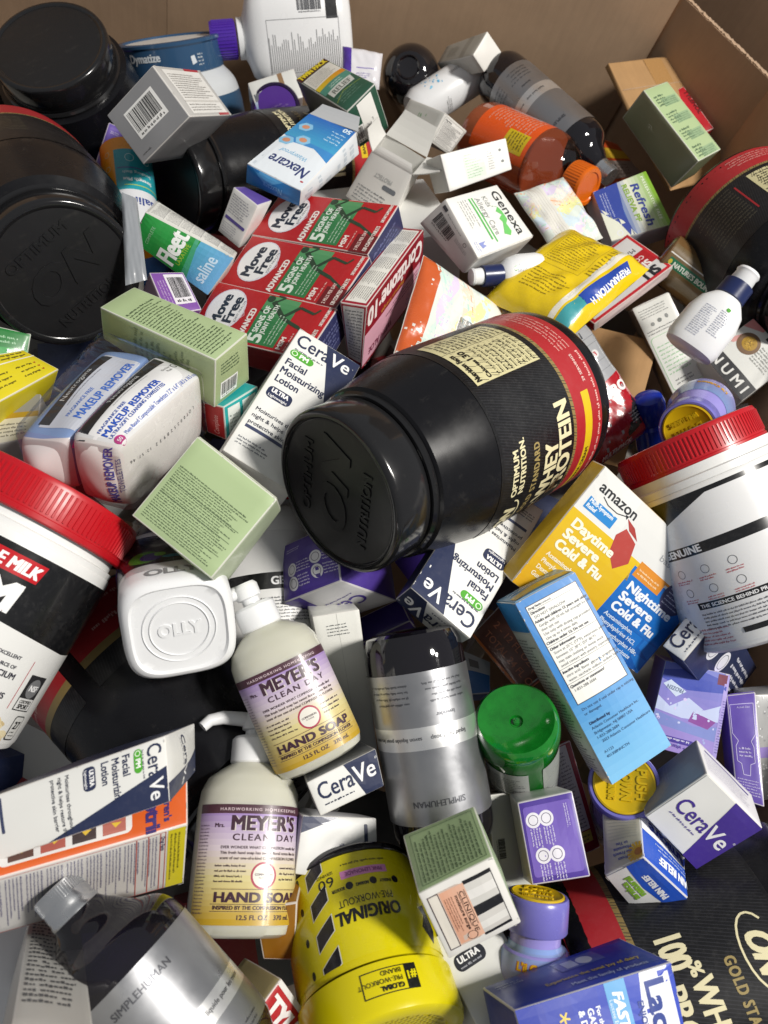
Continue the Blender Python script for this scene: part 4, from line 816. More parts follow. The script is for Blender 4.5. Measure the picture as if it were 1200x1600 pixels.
def cera_side(dark=NAVY):
    def f(A, W, H):
        A.rect(.0, .0, W, H, dark, 1)
        w, h = A.turn(1)
        A.micro(.04 * w, .2 * h, .4 * w, .55 * h, 4, '#d8dae4', .5)
        for k in range(2):
            A.ell((.56 + .22 * k) * w, .5 * h, .16 * h + 1.5, .16 * h + 1.5, '#dcdde4', 2)
            A.ring((.56 + .22 * k) * w, .5 * h, .12 * h + 1, .12 * h + 1, .5, dark, 3)
    return f
def icons_panel(dark=VIO, lite='#7059b4'):
    def f(A, W, H):
        A.rrect(.08 * W, .07 * H, .84 * W, .86 * H, 2, lite, 1)
        for x, y in ((.25, .22), (.25, .45), (.68, .28), (.68, .52)):
            A.ell(x * W, y * H, .075 * W + 1, .075 * W + 1, '#e3e1ea', 2); A.ring(x * W, y * H, .05 * W + .7, .05 * W + .7, .4, '#57506e', 3)
            A.micro(x * W + .1 * W, y * H - .09 * H, .24 * W, .2 * H, 4, '#d9d4ea', .5)
        A.micro(.12 * W, .78 * H, .3 * W, .08 * H, 2, '#cfc8e6')
    return f
def micro_panel(col='#3c4140', n=16, top=.95, bot=.06, bold=True, fill=.55, x0=.08, x1=.92):
    def f(A, W, H):
        A.micro(x0 * W, bot * H, (x1 - x0) * W, (top - bot) * H, n, col, fill, 3, .3, bold)
    return f
def green_text(A, W, H):
    y = .93
    for k, (n, s) in enumerate(((7, .2), (4, .12), (5, .15), (6, .2), (4, .12))):
        A.micro(.1 * W, (y - s) * H, .8 * W, s * H, n, '#4b5f41', .5, 3, .3, True); y -= s + .025
        A.rect(.1 * W, y * H + .012 * H, .6 * W, .25, '#5a6d4f', 2)
def green_block(A, W, H):
    for k in range(4):
        A.micro(.12 * W, (.74 - .235 * k) * H, .42 * W, .15 * H, 4, '#6a8265', .62, 3, .2, True)
        A.rect(.3 * W, (.72 - .235 * k) * H, .6 * W, .11 * H, '#92ab85', 1)
        A.micro(.3 * W, (.72 - .235 * k) * H, .58 * W, .1 * H, 4, '#7e9876', .6, 3, .1)
def bar_end(A, W, H):
    A.barcode(.18 * W, .12 * H, .4 * W, .3 * H); A.micro(.15 * W, .6 * H, .6 * W, .25 * H, 4, '#4b5f41')

def silver_front(A, W, H):
    A.barcode(.25 * W, .34 * H, .52 * W, .42 * H, pad=2)
    A.micro(.1 * W, .08 * H, .2 * W, .05 * H, 1, '#555')
def silver_side(A, W, H):
    A.rect(.12 * W, .06 * H, .8 * W, .88 * H, '#d9d8d4', 1); A.rect(.6 * W, .94 * H, .32 * W, .05 * H, '#a32430', 1); A.rect(.7 * W, .01 * H, .25 * W, .05 * H, '#a32430', 1)
    A.micro(.16 * W, .35 * H, .7 * W, .52 * H, 11, '#8a8884', .5); A.rect(.12 * W, .28 * H, .8 * W, .04 * H, '#c3c1bc', 2); A.micro(.16 * W, .1 * H, .7 * W, .16 * H, 3, '#9a9894')
def twin_front(A, W, H):
    A.rect(0, .88 * H, W, .12 * H, '#451a20', 1)
    A.text('TWIN PACK', .5 * W, .905 * H, .085 * H, '#e8d22c', 'c', .06, .9 * W)
    A.rect(.04 * W, .62 * H, .92 * W, .25 * H, '#dcd9cf', 1); A.micro(.1 * W, .64 * H, .8 * W, .21 * H, 7, '#9c9a92', .5)
    A.grad(.04 * W, .54 * H, .92 * W, .08 * H, '#d8c02a', '#d07f1c', 6, 1, False)
    A.rect(.04 * W, .42 * H, .92 * W, .12 * H, '#4c8a78', 1); A.micro(.3 * W, .44 * H, .5 * W, .07 * H, 2, '#c8d8cc')
    A.poly([(.12 * W, .3 * H), (.85 * W, .3 * H), (.9 * W, .42 * H), (.12 * W, .42 * H)], '#c9cbc4', 2); A.text('RELIEF', .5 * W, .32 * H, .07 * H, '#6d726c', 'c', .04, .6 * W)
    A.micro(.14 * W, .12 * H, .7 * W, .15 * H, 4, '#5f8270'); A.curve([(.05 * W, .2 * H), (.4 * W, .27 * H), (.95 * W, .24 * H)], .8, '#8a9a3c')
def twin_end(A, W, H):
    A.rect(.3 * W, .05 * H, .5 * W, .9 * H, '#e4e3de', 1)
    w, h = A.turn(1); A.micro(.12 * w, .34 * h, .4 * w, .28 * h, 3, '#888'); A.T = None
    A.barcode(.06 * W, .12 * H, .2 * W, .36 * H, 2)
def dots_front(A, W, H):
    for i in range(9):
        A.ell((.42 + .2 * A.r.random()) * W, (.35 + .35 * A.r.random()) * H, .7, 1.6, '#8fae8c', 2, 8)
def facts_panel(A, W, H): A.facts(.08 * W, .08 * H, .84 * W, .84 * H, 4)
def facts_panel2(A, W, H):
    A.facts(.05 * W, .05 * H, .9 * W, .9 * H, 5)

def refresh_front(A, W, H):
    n = 16
    for i in range(n):
        A.rect(0, H * i / n, W, H / n, mixc('#2c3f94', '#3f63ad', i / n) if i < 5 else (mixc('#3f63ad', '#d9dccb', (i - 5) / 4) if i < 9 else mixc('#d9dccb', '#7fae2c', (i - 9) / 6)), 1)
    A.poly([(.35 * W, 0), (W, 0), (W, .42 * H), (.7 * W, .3 * H)], '#dfe3d2', 2)
    A.poly([(0, 0), (.42 * W, 0), (.7 * W, .22 * H), (W, .33 * H), (W, .4 * H), (.6 * W, .36 * H), (0, .45 * H)], '#34489c', 2)
    A.text('Refresh', .12 * W, .64 * H, .13 * H, '#33418f', b=.05, w=.8 * W, it=.12, lv=4)
    A.text('RELIEVA PF', .08 * W, .5 * H, .085 * H, '#86a83a', b=.06, w=.72 * W, lv=4)
    A.text('PRESERVATIVE FREE', .06 * W, .86 * H, .045 * H, '#e8eeda', w=.8 * W, b=.04, lv=4, sp=.12)
    A.micro(.1 * W, .08 * H, .5 * W, .14 * H, 3, '#b9c4e6', .45, 4); A.ring(.9 * W, .18 * H, .05 * W, .05 * W, 1, '#e0e4ee', 3)
def genexa_front(A, W, H):
    A.text('Genexa', .08 * W, .78 * H, .14 * H, '#3a4040', b=.015, w=.82 * W)
    A.text("Kids'", .12 * W, .58 * H, .085 * H, '#8a8f8c', w=.22 * W); A.text('Allergy Care', .12 * W, .45 * H, .085 * H, '#8a8f8c', w=.66 * W)
    A.rect(.1 * W, .4 * H, .78 * W, .022 * H, '#5cb55e', 2); A.rect(.1 * W, .345 * H, .72 * W, .028 * H, '#5cb55e', 2)
    A.micro(.1 * W, .14 * H, .5 * W, .17 * H, 4, '#8c918e', .4)
    A.poly([(.28 * W, .6 * H), (.36 * W, .73 * H), (.42 * W, .66 * H), (.5 * W, .72 * H), (.55 * W, .64 * H), (.62 * W, .66 * H), (.8 * W, .58 * H), (.86 * W, .66 * H), (.8 * W, .71 * H), (.66 * W, .7 * H), (.6 * W, .76 * H), (.45 * W, .76 * H), (.36 * W, .74 * H)], '#6fc46a', 2)
    A.poly([(.8 * W, .12 * H), (.9 * W, .14 * H), (.88 * W, .22 * H), (.84 * W, .18 * H), (.8 * W, .24 * H)], '#8c97d0', 2); A.micro(.76 * W, .05 * H, .2 * W, .06 * H, 2, '#9aa3d4')
def genexa_side(A, W, H):
    A.barcode(.1 * W, .3 * H, .4 * W, .42 * H, bgc=None); A.rect(.06 * W, .82 * H, .1 * W, .1 * H, '#44474a', 2)
    A.micro(.2 * W, .82 * H, .4 * W, .07 * H, 1, '#7b7f80'); A.ring(.72 * W, .78 * H, 2, 2, .5, '#444'); A.micro(.55 * W, .55 * H, .3 * W, .14 * H, 3, '#8b8e90')
def whiteA_front(A, W, H):
    w, h = A.turn(0)
    A.rect(.3 * W, .1 * H, .3 * W, .8 * H, '#d9e6d6', 1); A.micro(.32 * W, .15 * H, .24 * W, .7 * H, 9, '#a9c6a6', .45)
    A.micro(.66 * W, .2 * H, .1 * W, .6 * H, 8, '#a8aaa6', .4); A.ell(.87 * W, .7 * H, 1.6, 1.4, '#6e7270'); A.ell(.88 * W, .35 * H, 1.8, 1.4, '#6e7270')
def open_front(A, W, H):
    A.text('PROTECT', .5 * W, .72 * H, .08 * H, '#b5b8b6', 'c', .02, .4 * W, rot=180)
    A.rrect(.55 * W, .5 * H, .3 * W, .09 * H, 2, '#6b7076', 2); A.micro(.1 * W, .06 * H, .75 * W, .34 * H, 5, '#777c80', .45)
def nexcare_front(A, W, H):
    # upper half white with the name, lower half blue
    A.rect(0, .42 * H, W, .58 * H, '#dfe6ec', 1)
    A.grad(0, 0, W, .42 * H, '#1f62b4', '#3f9cc8', 10, 1)
    A.poly([(0, .42 * H), (0, .56 * H), (.35 * W, .47 * H), (.75 * W, .5 * H), (W, .42 * H)], '#3a86c6', 2)
    A.text('Nexcare', .1 * W, .74 * H, .13 * H, '#27356d', b=.02, w=.72 * W, it=.1); A.ell(.1 * W, .9 * H, 1.6, 1.2, '#b33a44', 2)
    A.text('Waterproof', .28 * W, .62 * H, .055 * H, '#5aa7cf', w=.5 * W, it=.15)
    for x, y in ((.86, .5), (.62, .42), (.8, .22)):
        A.add([(x * W + 8 * math.cos(a * 1.047), y * H + 8 * math.sin(a * 1.047)) for a in range(6)], lin('#86bfe0'), 3)
        A.ell(x * W, y * H, 4, 3.6, '#c98d6e', 4)
    A.micro(.08 * W, .12 * H, .3 * W, .2 * H, 4, '#b9dbee', .45, 4); A.text('50', .05 * W, .02 * H, .06 * H, '#d8ecf6', b=.05, lv=4)
def nexcare_edge(A, W, H):
    A.rect(0, 0, W, H, '#1f7cc4', 1); A.text('Nexcare', .3 * W, .35 * H, .3 * H, '#7fc0ea', w=.35 * W)
    A.poly([(.3 * W, 0), (.6 * W, .5 * H), (.9 * W, 0)], '#57a6de', 1.5)
def fleet_front(A, W, H):
    A.grad(0, .38 * H, W, .62 * H, '#1d8a35', '#2f9c48', 6); A.grad(0, 0, W, .38 * H, '#72b2e2', '#4f9fc0', 6)
    A.poly([(0, .3 * H), (W, .4 * H), (W, .44 * H), (0, .38 * H)], '#3f9c74', 2)
    A.text('Fleet', .06 * W, .5 * H, .2 * H, '#eef2ee', b=.05, w=.9 * W, lv=4); A.text('LAXATIVE', .2 * W, .44 * H, .05 * H, '#a6c838', w=.6 * W, lv=4)
    A.text('saline', .14 * W, .12 * H, .14 * H, '#c9e2f4', b=.02, w=.66 * W, lv=4); A.text('COMPLETE', .2 * W, .84 * H, .035 * H, '#9fd0a8', w=.55 * W, lv=4)
def facts_strip(A, W, H):
    A.rect(.02 * W, .03 * H, .96 * W, .94 * H, '#dcdcd6', 1)
    k = 0; w, h = (W, H)
    if H > W:
        w, h = A.turn(1)
    x = .03
    while x < .95:
        d = A.r.uniform(.1, .2); A.micro(x * w, .1 * h, (min(d, .97 - x) - .01) * w, .78 * h, max(4, int(h / 2.2)), '#77787a', .5, 3, .2, True); x += d
        A.rect(x * w - .004 * w, .08 * h, .3, .84 * h, '#8a8a8a', 2)
def stripe_front(A, W, H):
    A.micro(.1 * W, .5 * H, .8 * W, .42 * H, 8, '#67687a', .45); A.rrect(.08 * W, .36 * H, .84 * W, .07 * H, 1, '#4a3a86', 2); A.micro(.1 * W, .06 * H, .7 * W, .25 * H, 5, '#8a8b98', .4)
def movefree_front(A, W, H):
    A.rect(.0, .0, .35 * W, .16 * H, '#6e1418', 1)
    A.ell(.53 * W, .80 * H, .40 * W, .155 * H, '#d8d6e0', 2); A.ell(.53 * W, .80 * H, .38 * W, .145 * H, '#ecebea', 3)
    A.curve([(.2 * W, .73 * H), (.5 * W, .63 * H), (.86 * W, .72 * H)], .6, '#d0bcc4', 3)
    A.text('Move', .51 * W, .80 * H, .075 * H, '#27303f', 'c', .07, .6 * W, lv=4); A.text('Free', .55 * W, .705 * H, .075 * H, '#27303f', 'c', .07, .5 * W, lv=4); A.text('JOINT HEALTH', .55 * W, .672 * H, .018 * H, '#444c5c', 'c', 0, .4 * W, lv=4)
    A.text('ADVANCED', .04 * W, .555 * H, .045 * H, '#efe6e0', b=.06, w=.62 * W)
    A.rect(.06 * W, .27 * H, .9 * W, .26 * H, '#2f7a45', 1); A.grad(.5 * W, .27 * H, .46 * W, .26 * H, '#2f7a45', '#5a9a66', 5, 1.4, False)
    A.text('5', .08 * W, .40 * H, .105 * H, '#dfeadd', b=.05, lv=4); A.text('SIGNS OF', .26 * W, .46 * H, .042 * H, '#dfeadd', b=.05, w=.5 * W, lv=4); A.text('JOINT HEALTH', .26 * W, .405 * H, .036 * H, '#dfeadd', b=.04, w=.55 * W, lv=4)
    A.micro(.1 * W, .29 * H, .6 * W, .08 * H, 3, '#bcd8bd', .45, 4)
    # runner silhouette
    g = '#28402c'
    def P(l): return [(x * W, y * H) for x, y in l]
    A.ell(.90 * W, .50 * H, .065 * W, .03 * H, g, 3)
    for a, b, t in (((.86, .47), (.60, .33), 4.6), ((.84, .46), (.97, .40), 2.2), ((.97, .40), (.99, .46), 2), ((.8, .43), (.62, .47), 2.2), ((.62, .47), (.66, .53), 1.8),
                    ((.62, .34), (.86, .25), 3.4), ((.86, .25), (.80, .13), 2.6), ((.8, .13), (.9, .10), 2), ((.60, .33), (.50, .18), 3.4), ((.5, .18), (.36, .06), 2.6), ((.36, .06), (.46, .03), 2)):
        A.line(a[0] * W, a[1] * H, b[0] * W, b[1] * H, t, g, 3)
    A.text('MSM', .05 * W, .215 * H, .035 * H, '#f0e4dc', b=.06, lv=4); A.micro(.05 * W, .175 * H, .4 * W, .02 * H, 1, '#e9b9b0', .6, 4)
    A.text('2 PILLS PER DAY', .04 * W, .1 * H, .026 * H, '#e6c9c0', b=.03, w=.38 * W, lv=4); A.text('120 COATED TABLETS', .04 * W, .03 * H, .028 * H, '#e6d9d0', b=.05, w=.5 * W, lv=4); A.text('DIETARY SUPPLEMENT', .62 * W, .03 * H, .022 * H, '#f0e0d8', b=.05, w=.36 * W, lv=4)
def cort_front(A, W, H):
    A.rect(0, .0, W, .46 * H, '#8c1224', 1); A.rect(.05 * W, .46 * H, .95 * W, .5 * H, '#d9a3b4', 1); A.rect(0, .96 * H, W, .04 * H, '#8c1224', 1); A.rect(0, .4 * H, .05 * W, .56 * H, '#8c1224', 1)
    A.text('Cortizone·10', .03 * W, .10 * H, .26 * H, '#efe6e4', b=.06, w=.94 * W)
    A.text('Maximum Strength', .35 * W, .38 * H, .055 * H, '#d6a53c', w=.4 * W); A.micro(.1 * W, .52 * H, .6 * W, .16 * H, 3, '#6d2c46'); A.text('WITH ALOE', .55 * W, .78 * H, .1 * H, '#7a2a48', b=.05, w=.36 * W)
    for k in range(4): A.ring((.2 + .07 * (k % 2)) * W, (.78 + .08 * (k // 2)) * H, 3, 3, .5, '#8f6fa8')
def cort_bottom(A, W, H):
    A.rect(.03 * W, .12 * H, .94 * W, .76 * H, '#dedcd4', 1)
    for k in range(5): A.micro((.05 + .185 * k) * W, .16 * H, .16 * W, .68 * H, 9, '#6f6d6a', .45, 3, .2, True)
def cort_end(A, W, H):
    A.rect(.1 * W, .04 * H, .8 * W, .86 * H, '#dcd8d4', 1); w, h = A.turn(0); A.micro(.16 * W, .08 * H, .68 * W, .78 * H, 16, '#6a6a6e', .5)
def sinus_front(A, W, H):
    A.rect(.06 * W, .04 * H, .88 * W, .92 * H, '#d6d4d2', 1); A.rect(.42 * W, .04 * H, .3 * W, .92 * H, RED, 2)
    A.text('SINUS', .62 * W, .9 * H, .12 * W, '#f0e8e6', rot=-90, b=.06, lv=4); A.text('CONGESTION', .5 * W, .9 * H, .07 * W, '#f0dcd8', rot=-90, b=.04, lv=4)
    A.text('SU', .78 * W, .9 * H, .16 * W, '#26262a', rot=-90, b=.08, lv=4); A.text('MAX', .3 * W, .9 * H, .08 * W, '#55555a', rot=-90, lv=4); A.ell(.25 * W, .72 * H, 2.6, 2, '#b3222c', 3)
def tall_front(A, W, H):
    A.micro(.1 * W, .86 * H, .8 * W, .1 * H, 4, '#8d8f8c', .4); A.ell(.5 * W, .80 * H, 2.2, 2.2, '#7a7d7a'); A.ell(.3 * W, .79 * H, 2, 2, '#8f918e'); A.ell(.7 * W, .81 * H, 1.6, 2.4, '#909290')
    A.micro(.08 * W, .69 * H, .84 * W, .06 * H, 2, '#777a78', .4)
    A.rrect(.06 * W, .12 * H, .88 * W, .55 * H, 4, '#9cc79a', 1); A.rrect(.075 * W, .125 * H, .85 * W, .54 * H, 4, '#dfe0da', 1.5)
    A.micro(.5 * W, .60 * H, .4 * W, .03 * H, 1, '#777'); A.micro(.14 * W, .27 * H, .72 * W, .32 * H, 8, '#8fc08e', .4); A.micro(.2 * W, .16 * H, .6 * W, .07 * H, 2, '#666')
    A.rrect(.06 * W, .03 * H, .88 * W, .07 * H, 3, '#b7d1b4', 1); A.rrect(.075 * W, .034 * H, .85 * W, .062 * H, 3, '#dfe0da', 1.5)
def zumz_front(A, W, H):
    A.rect(0, 0, W, .28 * H, '#26272a', 1); A.text('NUMI', .06 * W, .06 * H, .16 * H, '#d8d8d4', b=.03, w=.85 * W, sp=.25)
    A.poly([(0, .8 * H), (.3 * W, .95 * H), (.3 * W, H), (0, H)], '#c98482', 1); A.poly([(0, .45 * H), (.1 * W, .7 * H), (.2 * W, .72 * H), (.12 * W, .5 * H)], '#d09a96', 1)
    A.ell(.3 * W, .66 * H, .2 * W, .2 * W, '#6f5338', 2); A.ell(.31 * W, .67 * H, .13 * W, .13 * W, '#a07c1c', 3)
    for k in range(30): A.ell((.31 + A.r.uniform(-.08, .08)) * W, (.67 + A.r.uniform(-.08, .08)) * H, 1.0, .8, A.r.choice(('#b8922a', '#8a6a14', '#c29c34')), 4, 7)
    A.rect(.42 * W, .9 * H, .2 * W, .07 * H, '#3a3b3c', 2); A.micro(.5 * W, .5 * H, .4 * W, .3 * H, 6, '#7a7c78')
def teal_front(A, W, H):
    A.rect(.1 * W, .1 * H, .32 * W, .8 * H, '#d9dcd8', 1); A.rect(.5 * W, .1 * H, .4 * W, .8 * H, '#d0d8d4', 1); A.micro(.14 * W, .2 * H, .22 * W, .5 * H, 5, '#8d9592')
def red_side(A, W, H):
    w, h = A.turn(1); A.text('Complete', .1 * w, .3 * h, .22 * h, '#e0a8a4', w=.6 * w, it=.2)
def yellow_face(A, W, H):
    A.turn(2)
    A.rect(0, .28 * H, W, .03 * H, '#e8e6d0', 2); A.micro(.08 * W, .05 * H, .85 * W, .2 * H, 2, '#6a5c14', .6, 3, .1); A.rect(0, .0, W, .03 * H, '#e8e6d0', 2)
    for k in range(3):
        A.poly([(.1 * W, (.5 + .13 * k) * H), (.14 * W, (.5 + .13 * k) * H), (.12 * W, (.55 + .13 * k) * H)], '#a33018', 2); A.micro(.17 * W, (.49 + .13 * k) * H, .24 * W, .07 * H, 1, '#5c5012', .7, 3, .3); A.micro(.52 * W, (.49 + .13 * k) * H, .3 * W, .07 * H, 1, '#5c5012', .7, 3, .3)
def gold_face(A, W, H):
    A.rect(0, .48 * H, W, .12 * H, '#b8952e', 1); A.rect(0, 0, W, .48 * H, '#d8d4c6', 1); A.micro(.3 * W, .1 * H, .6 * W, .3 * H, 4, '#6d675c'); A.rect(0, .6 * H, W, .4 * H, '#9a9a9a', 1)
def pbar_front(A, W, H):
    A.rect(.36 * W, .2 * H, .58 * W, .74 * H, '#dcd8de', 1); A.barcode(.42 * W, .26 * H, .46 * W, .6 * H, 2, None); A.turn(1); A.micro(.2 * H, .68 * W, .7 * H, .24 * W, 3, '#b69ac8'); A.T = None
def amazon_front(A, W, H):
    A.grad(0, 0, .52 * W, .66 * H, '#d8a214', '#e0bc1e', 8, 1); A.rect(.5 * W, 0, .5 * W, .64 * H, '#1c70c2', 1); A.grad(.5 * W, 0, .5 * W, .5 * H, '#1454a4', '#1c70c2', 6, 1.4)
    A.rect(0, .66 * H, .3 * W, .34 * H, '#e2e2de', 1); A.rect(.3 * W, .66 * H, .7 * W, .34 * H, '#dcdcd8', 1)
    A.rect(.04 * W, .70 * H, .2 * W, .09 * H, '#2a86cc', 2); A.text('Multi-Symptom', .05 * W, .755 * H, .028 * H, '#e8f0f4', b=.05, w=.17 * W, lv=4); A.text('Relief', .05 * W, .715 * H, .028 * H, '#e8f0f4', b=.05, lv=4)
    A.text('amazon', .05 * W, .855 * H, .075 * H, '#26282c', b=.03, w=.28 * W, lv=4); A.curve([(.1 * W, .84 * H), (.15 * W, .815 * H), (.22 * W, .815 * H), (.28 * W, .845 * H)], .7, '#26282c', 3); A.poly([(.265 * W, .85 * H), (.29 * W, .855 * H), (.285 * W, .825 * H)], '#26282c', 3)
    for k, s in enumerate(('Daytime', 'Severe', 'Cold & Flu')): A.text(s, .05 * W, (.55 - .09 * k) * H, .065 * H, '#f3f0da', b=.08, w=(.3, .25, .33)[k] * W, lv=4)
    for k, s in enumerate(('Acetaminophen,', 'Phenylephrine HCl,', 'Dextromethorphan HBr,', 'Guaifenesin')): A.text(s, .05 * W, (.29 - .055 * k) * H, .032 * H, '#f3ead0', b=.04, lv=4)
    A.rect(.52 * W, .56 * H, .22 * W, .1 * H, '#d88a2a', 2); A.micro(.54 * W, .58 * H, .18 * W, .06 * H, 2, '#f0d8b0', .5, 4)
    for k, s in enumerate(('Nighttime', 'Severe', 'Cold & Flu')): A.text(s, .54 * W, (.46 - .09 * k) * H, .065 * H, '#eef1f4', b=.08, w=(.38, .28, .36)[k] * W, lv=4)
    for k, s in enumerate(('Acetaminophen,', 'Phenylephrine HCl,', 'Dextromethorphan HBr,', 'Doxylamine Succinate')): A.text(s, .54 * W, (.215 - .055 * k) * H, .032 * H, '#d8e6f2', b=.03, w=(.24, .3, .36, .34)[k] * W, lv=4)
    A.poly([(.32 * W, .78 * H), (.42 * W, .74 * H), (.46 * W, .6 * H), (.4 * W, .5 * H), (.32 * W, .58 * H), (.29 * W, .7 * H)], '#b3443c', 2); A.poly([(.29 * W, .84 * H), (.34 * W, .78 * H), (.42 * W, .76 * H), (.36 * W, .82 * H)], '#a63a34', 2.5)
    A.rect(.52 * W, .66 * H, .0001 + .46 * W, .02 * H, '#d88a2a', 2)
    A.text('basic', .6 * W, .77 * H, .045 * H, '#9a9da0', w=.14 * W, lv=4); A.rrect(.76 * W, .76 * H, .045 * W, .06 * H, 1, '#8b8e92', 3); A.text('care', .83 * W, .77 * H, .045 * H, '#b6b8ba', lv=4)
    A.ell(.86 * W, .62 * H, .1 * W, .13 * H, '#3c3a5c', 3); A.micro(.79 * W, .54 * H, .14 * W, .15 * H, 5, '#b9b8cc', .4, 4)
def blue_front(A, W, H):
    A.grad(0, 0, W, .5 * H, '#7cbce4', '#3284c6', 12, 1); A.rect(0, .5 * H, W, .5 * H, '#2c7cc2', 1)
    x, y, w, h = .1 * W, .42 * H, .84 * W, .54 * H
    A.rect(x, y, w, h, '#e4e4de', 2); A.frame(x, y, w, h, .5, '#24283c', 3); k = '#2c2e38'
    s = w / 40
    A.text('Drug Facts', x + 1.2 * s, y + h - 2.9 * s, 1.45 * s, k, b=.06, it=.2, lv=4); A.text('(continued)', x + 10.5 * s, y + h - 2.9 * s, 1.2 * s, k, lv=4); A.rect(x, y + h - 4 * s, w, .2, k, 3)
    L = [('Directions', 1), ('DO NOT SWALLOW', 0), ('Adults and children 12 years and older', 2), ('Gargle with 10 mL full strength for 30 seconds,', 0), ('then spit out', 0), ('Use only with dosing cup provided', 0), ('Use up to 4 times daily', 0), ('Children under 12: Do not use', 2), None,
         ('Other information', 1), ('Store at 25°C (77°F), excursions permitted', 0), ('between 15° 30°C (59° 86°F)', 0), ('may stain clothing or dental work', 0), ('avoid contact with jewelry, especially silver', 0), None, ('Inactive ingredients', 1), ('citric acid, flavor, glycerin, propylene glycol, purified', 0), ('water, saccharin sodium, sodium hydroxide', 0), None, ('Questions or comments?', 1), ('1-833-288-2684', 0)]
    yy = y + h - 6.3 * s; st = (yy - y - .4 * s) / (len(L) - .4)
    for t in L:
        if t is None: A.rect(x, yy + st * .55, w, .25, k, 3); yy -= st * .35; continue
        A.text(t[0], x + (1.2 if t[1] else 2.6) * s, yy, st * .56, k, b=.06 if t[1] else 0, it=.2 if t[1] == 1 else 0, lv=4); yy -= st
    t = '#143a63'
    for i, (q, b) in enumerate((('Do not use if seal under cap is missing', 0), ('or damaged.', 0), ('', 0), ('Distributed by', 1), ('Atlantis Consumer Healthcare Inc.', 0), ('Bridgewater, NJ 08807 USA', 0), ('1-833-288-2684', 0), ('© 2023 Atlantis Consumer Healthcare Inc.', 0), ('', 0), ('A1123', 0), ('401308NNCTN', 0))):
        if q: A.text(q, .12 * W, (.385 - .026 * i) * H, .0135 * H, t, b=.07 if b else 0, lv=4)
def blue_left(A, W, H):
    A.rect(.05 * W, .03 * H, .9 * W, .8 * H, '#dcdcd6', 1); A.micro(.1 * W, .06 * H, .8 * W, .74 * H, 42, '#4b4c52', .5, 3, .35); A.rect(0, .84 * H, W, .16 * H, '#2f84c6', 1)
def blue_top(A, W, H):
    A.rect(.05 * W, .1 * H, .9 * W, .25 * H, '#d2ac22', 2); A.micro(.1 * W, .45 * H, .7 * W, .4 * H, 3, '#d0e2ee')
def frozen_front(A, W, H):
    A.grad(0, 0, W, H, '#6f78c4', '#a58fd4', 12)
    A.poly([(.0, .1 * H), (.5 * W, .02 * H), (W, .1 * H), (W, .2 * H), (.6 * W, .28 * H), (0, .22 * H)], '#3f4fae', 2); A.rect(.04 * W, .02 * H, .14 * W, .12 * H, '#6d2440', 2.4)
    A.add([(.6 * W, .30 * H), (.86 * W, .2 * H), (.96 * W, .26 * H), (.74 * W, .38 * H)], lin('#c9d6ea'), 3)
    A.text('FROZEN', .64 * W, .285 * H, .045 * H, '#5a6c8c', w=.26 * W, rot=-8, lv=4, b=.03)
    A.poly([(0, .34 * H), (.3 * W, .46 * H), (.55 * W, .36 * H), (.8 * W, .5 * H), (W, .4 * H), (W, .56 * H), (.6 * W, .6 * H), (0, .55 * H)], '#c2cdec', 1.6); A.poly([(0, .6 * H), (.4 * W, .66 * H), (W, .58 * H), (W, .72 * H), (0, .78 * H)], '#7f8ccc', 1.6); A.poly([(.1 * W, .56 * H), (.45 * W, .5 * H), (.5 * W, .62 * H), (.2 * W, .66 * H)], '#8a4c9c', 1.8)
    for k in range(26): A.ell(A.r.random() * W, (.3 + .65 * A.r.random()) * H, A.r.uniform(.4, 1.6), A.r.uniform(.4, 1.6), A.r.choice(('#c9d0f0', '#a5aee0', '#d6c8ee')), 2, 8)
    A.rrect(.35 * W, .83 * H, .62 * W, .06 * H, 2, '#4a3c9a', 3); A.micro(.42 * W, .84 * H, .5 * W, .03 * H, 1, '#d9d6ee', .8, 4); A.text('+ vitamins', .45 * W, .91 * H, .04 * H, '#5a4aa0', lv=4, b=.04)
    A.rect(.0, .0, .07 * W, H, '#a99cda', 2.5); A.micro(.01 * W, .3 * H, .05 * W, .6 * H, 20, '#6b62a8', .5, 4)
def actual_front(A, W, H):
    c = '#c7bfe4'
    pts = [(.12, .9), (.12, .62), (.3, .55), (.22, .5), (.22, .36), (.38, .34), (.42, .24), (.66, .24), (.7, .34), (.84, .36), (.84, .5), (.74, .55), (.92, .62), (.92, .9), (.12, .9)]
    A.T = (1, 0, 0, 0, -1, H)
    A.curve([(x * W, y * H) for x, y in pts[::1]], .45, c, 2); A.T = None; A.turn(2)
    A.text('Actual Size', .3 * W, .86 * H, .018 * H, c, lv=3); A.micro(.25 * W, .4 * H, .5 * W, .1 * H, 3, c); A.micro(.1 * W, .06 * H, .8 * W, .15 * H, 6, c, .4)
def cerap_left(A, W, H):
    A.rect(.04 * W, .04 * H, .92 * W, .92 * H, '#7d7a84', 1); A.micro(.1 * W, .1 * H, .5 * W, .4 * H, 9, '#8f8c98', .4)
def cerap_top(A, W, H):
    A.micro(.06 * W, .2 * H, .84 * W, .5 * H, 7, '#b5b3c4', .4); A.rrect(.1 * W, .78 * H, .8 * W, .05 * H, 1, VIO, 2)
def arnica_front(A, W, H):
    A.rect(0, .0, W, .36 * H, '#dfe0e2', 1); A.text('Arnicare', .1 * W, .07 * H, .24 * H, '#2a3f9c', b=.06, w=.75 * W)
    A.text('PAIN RELIEF', .06 * W, .66 * H, .17 * H, '#e4e8f2', b=.07, w=.62 * W); A.micro(.1 * W, .42 * H, .75 * W, .18 * H, 2, '#b9c8ea', .5)
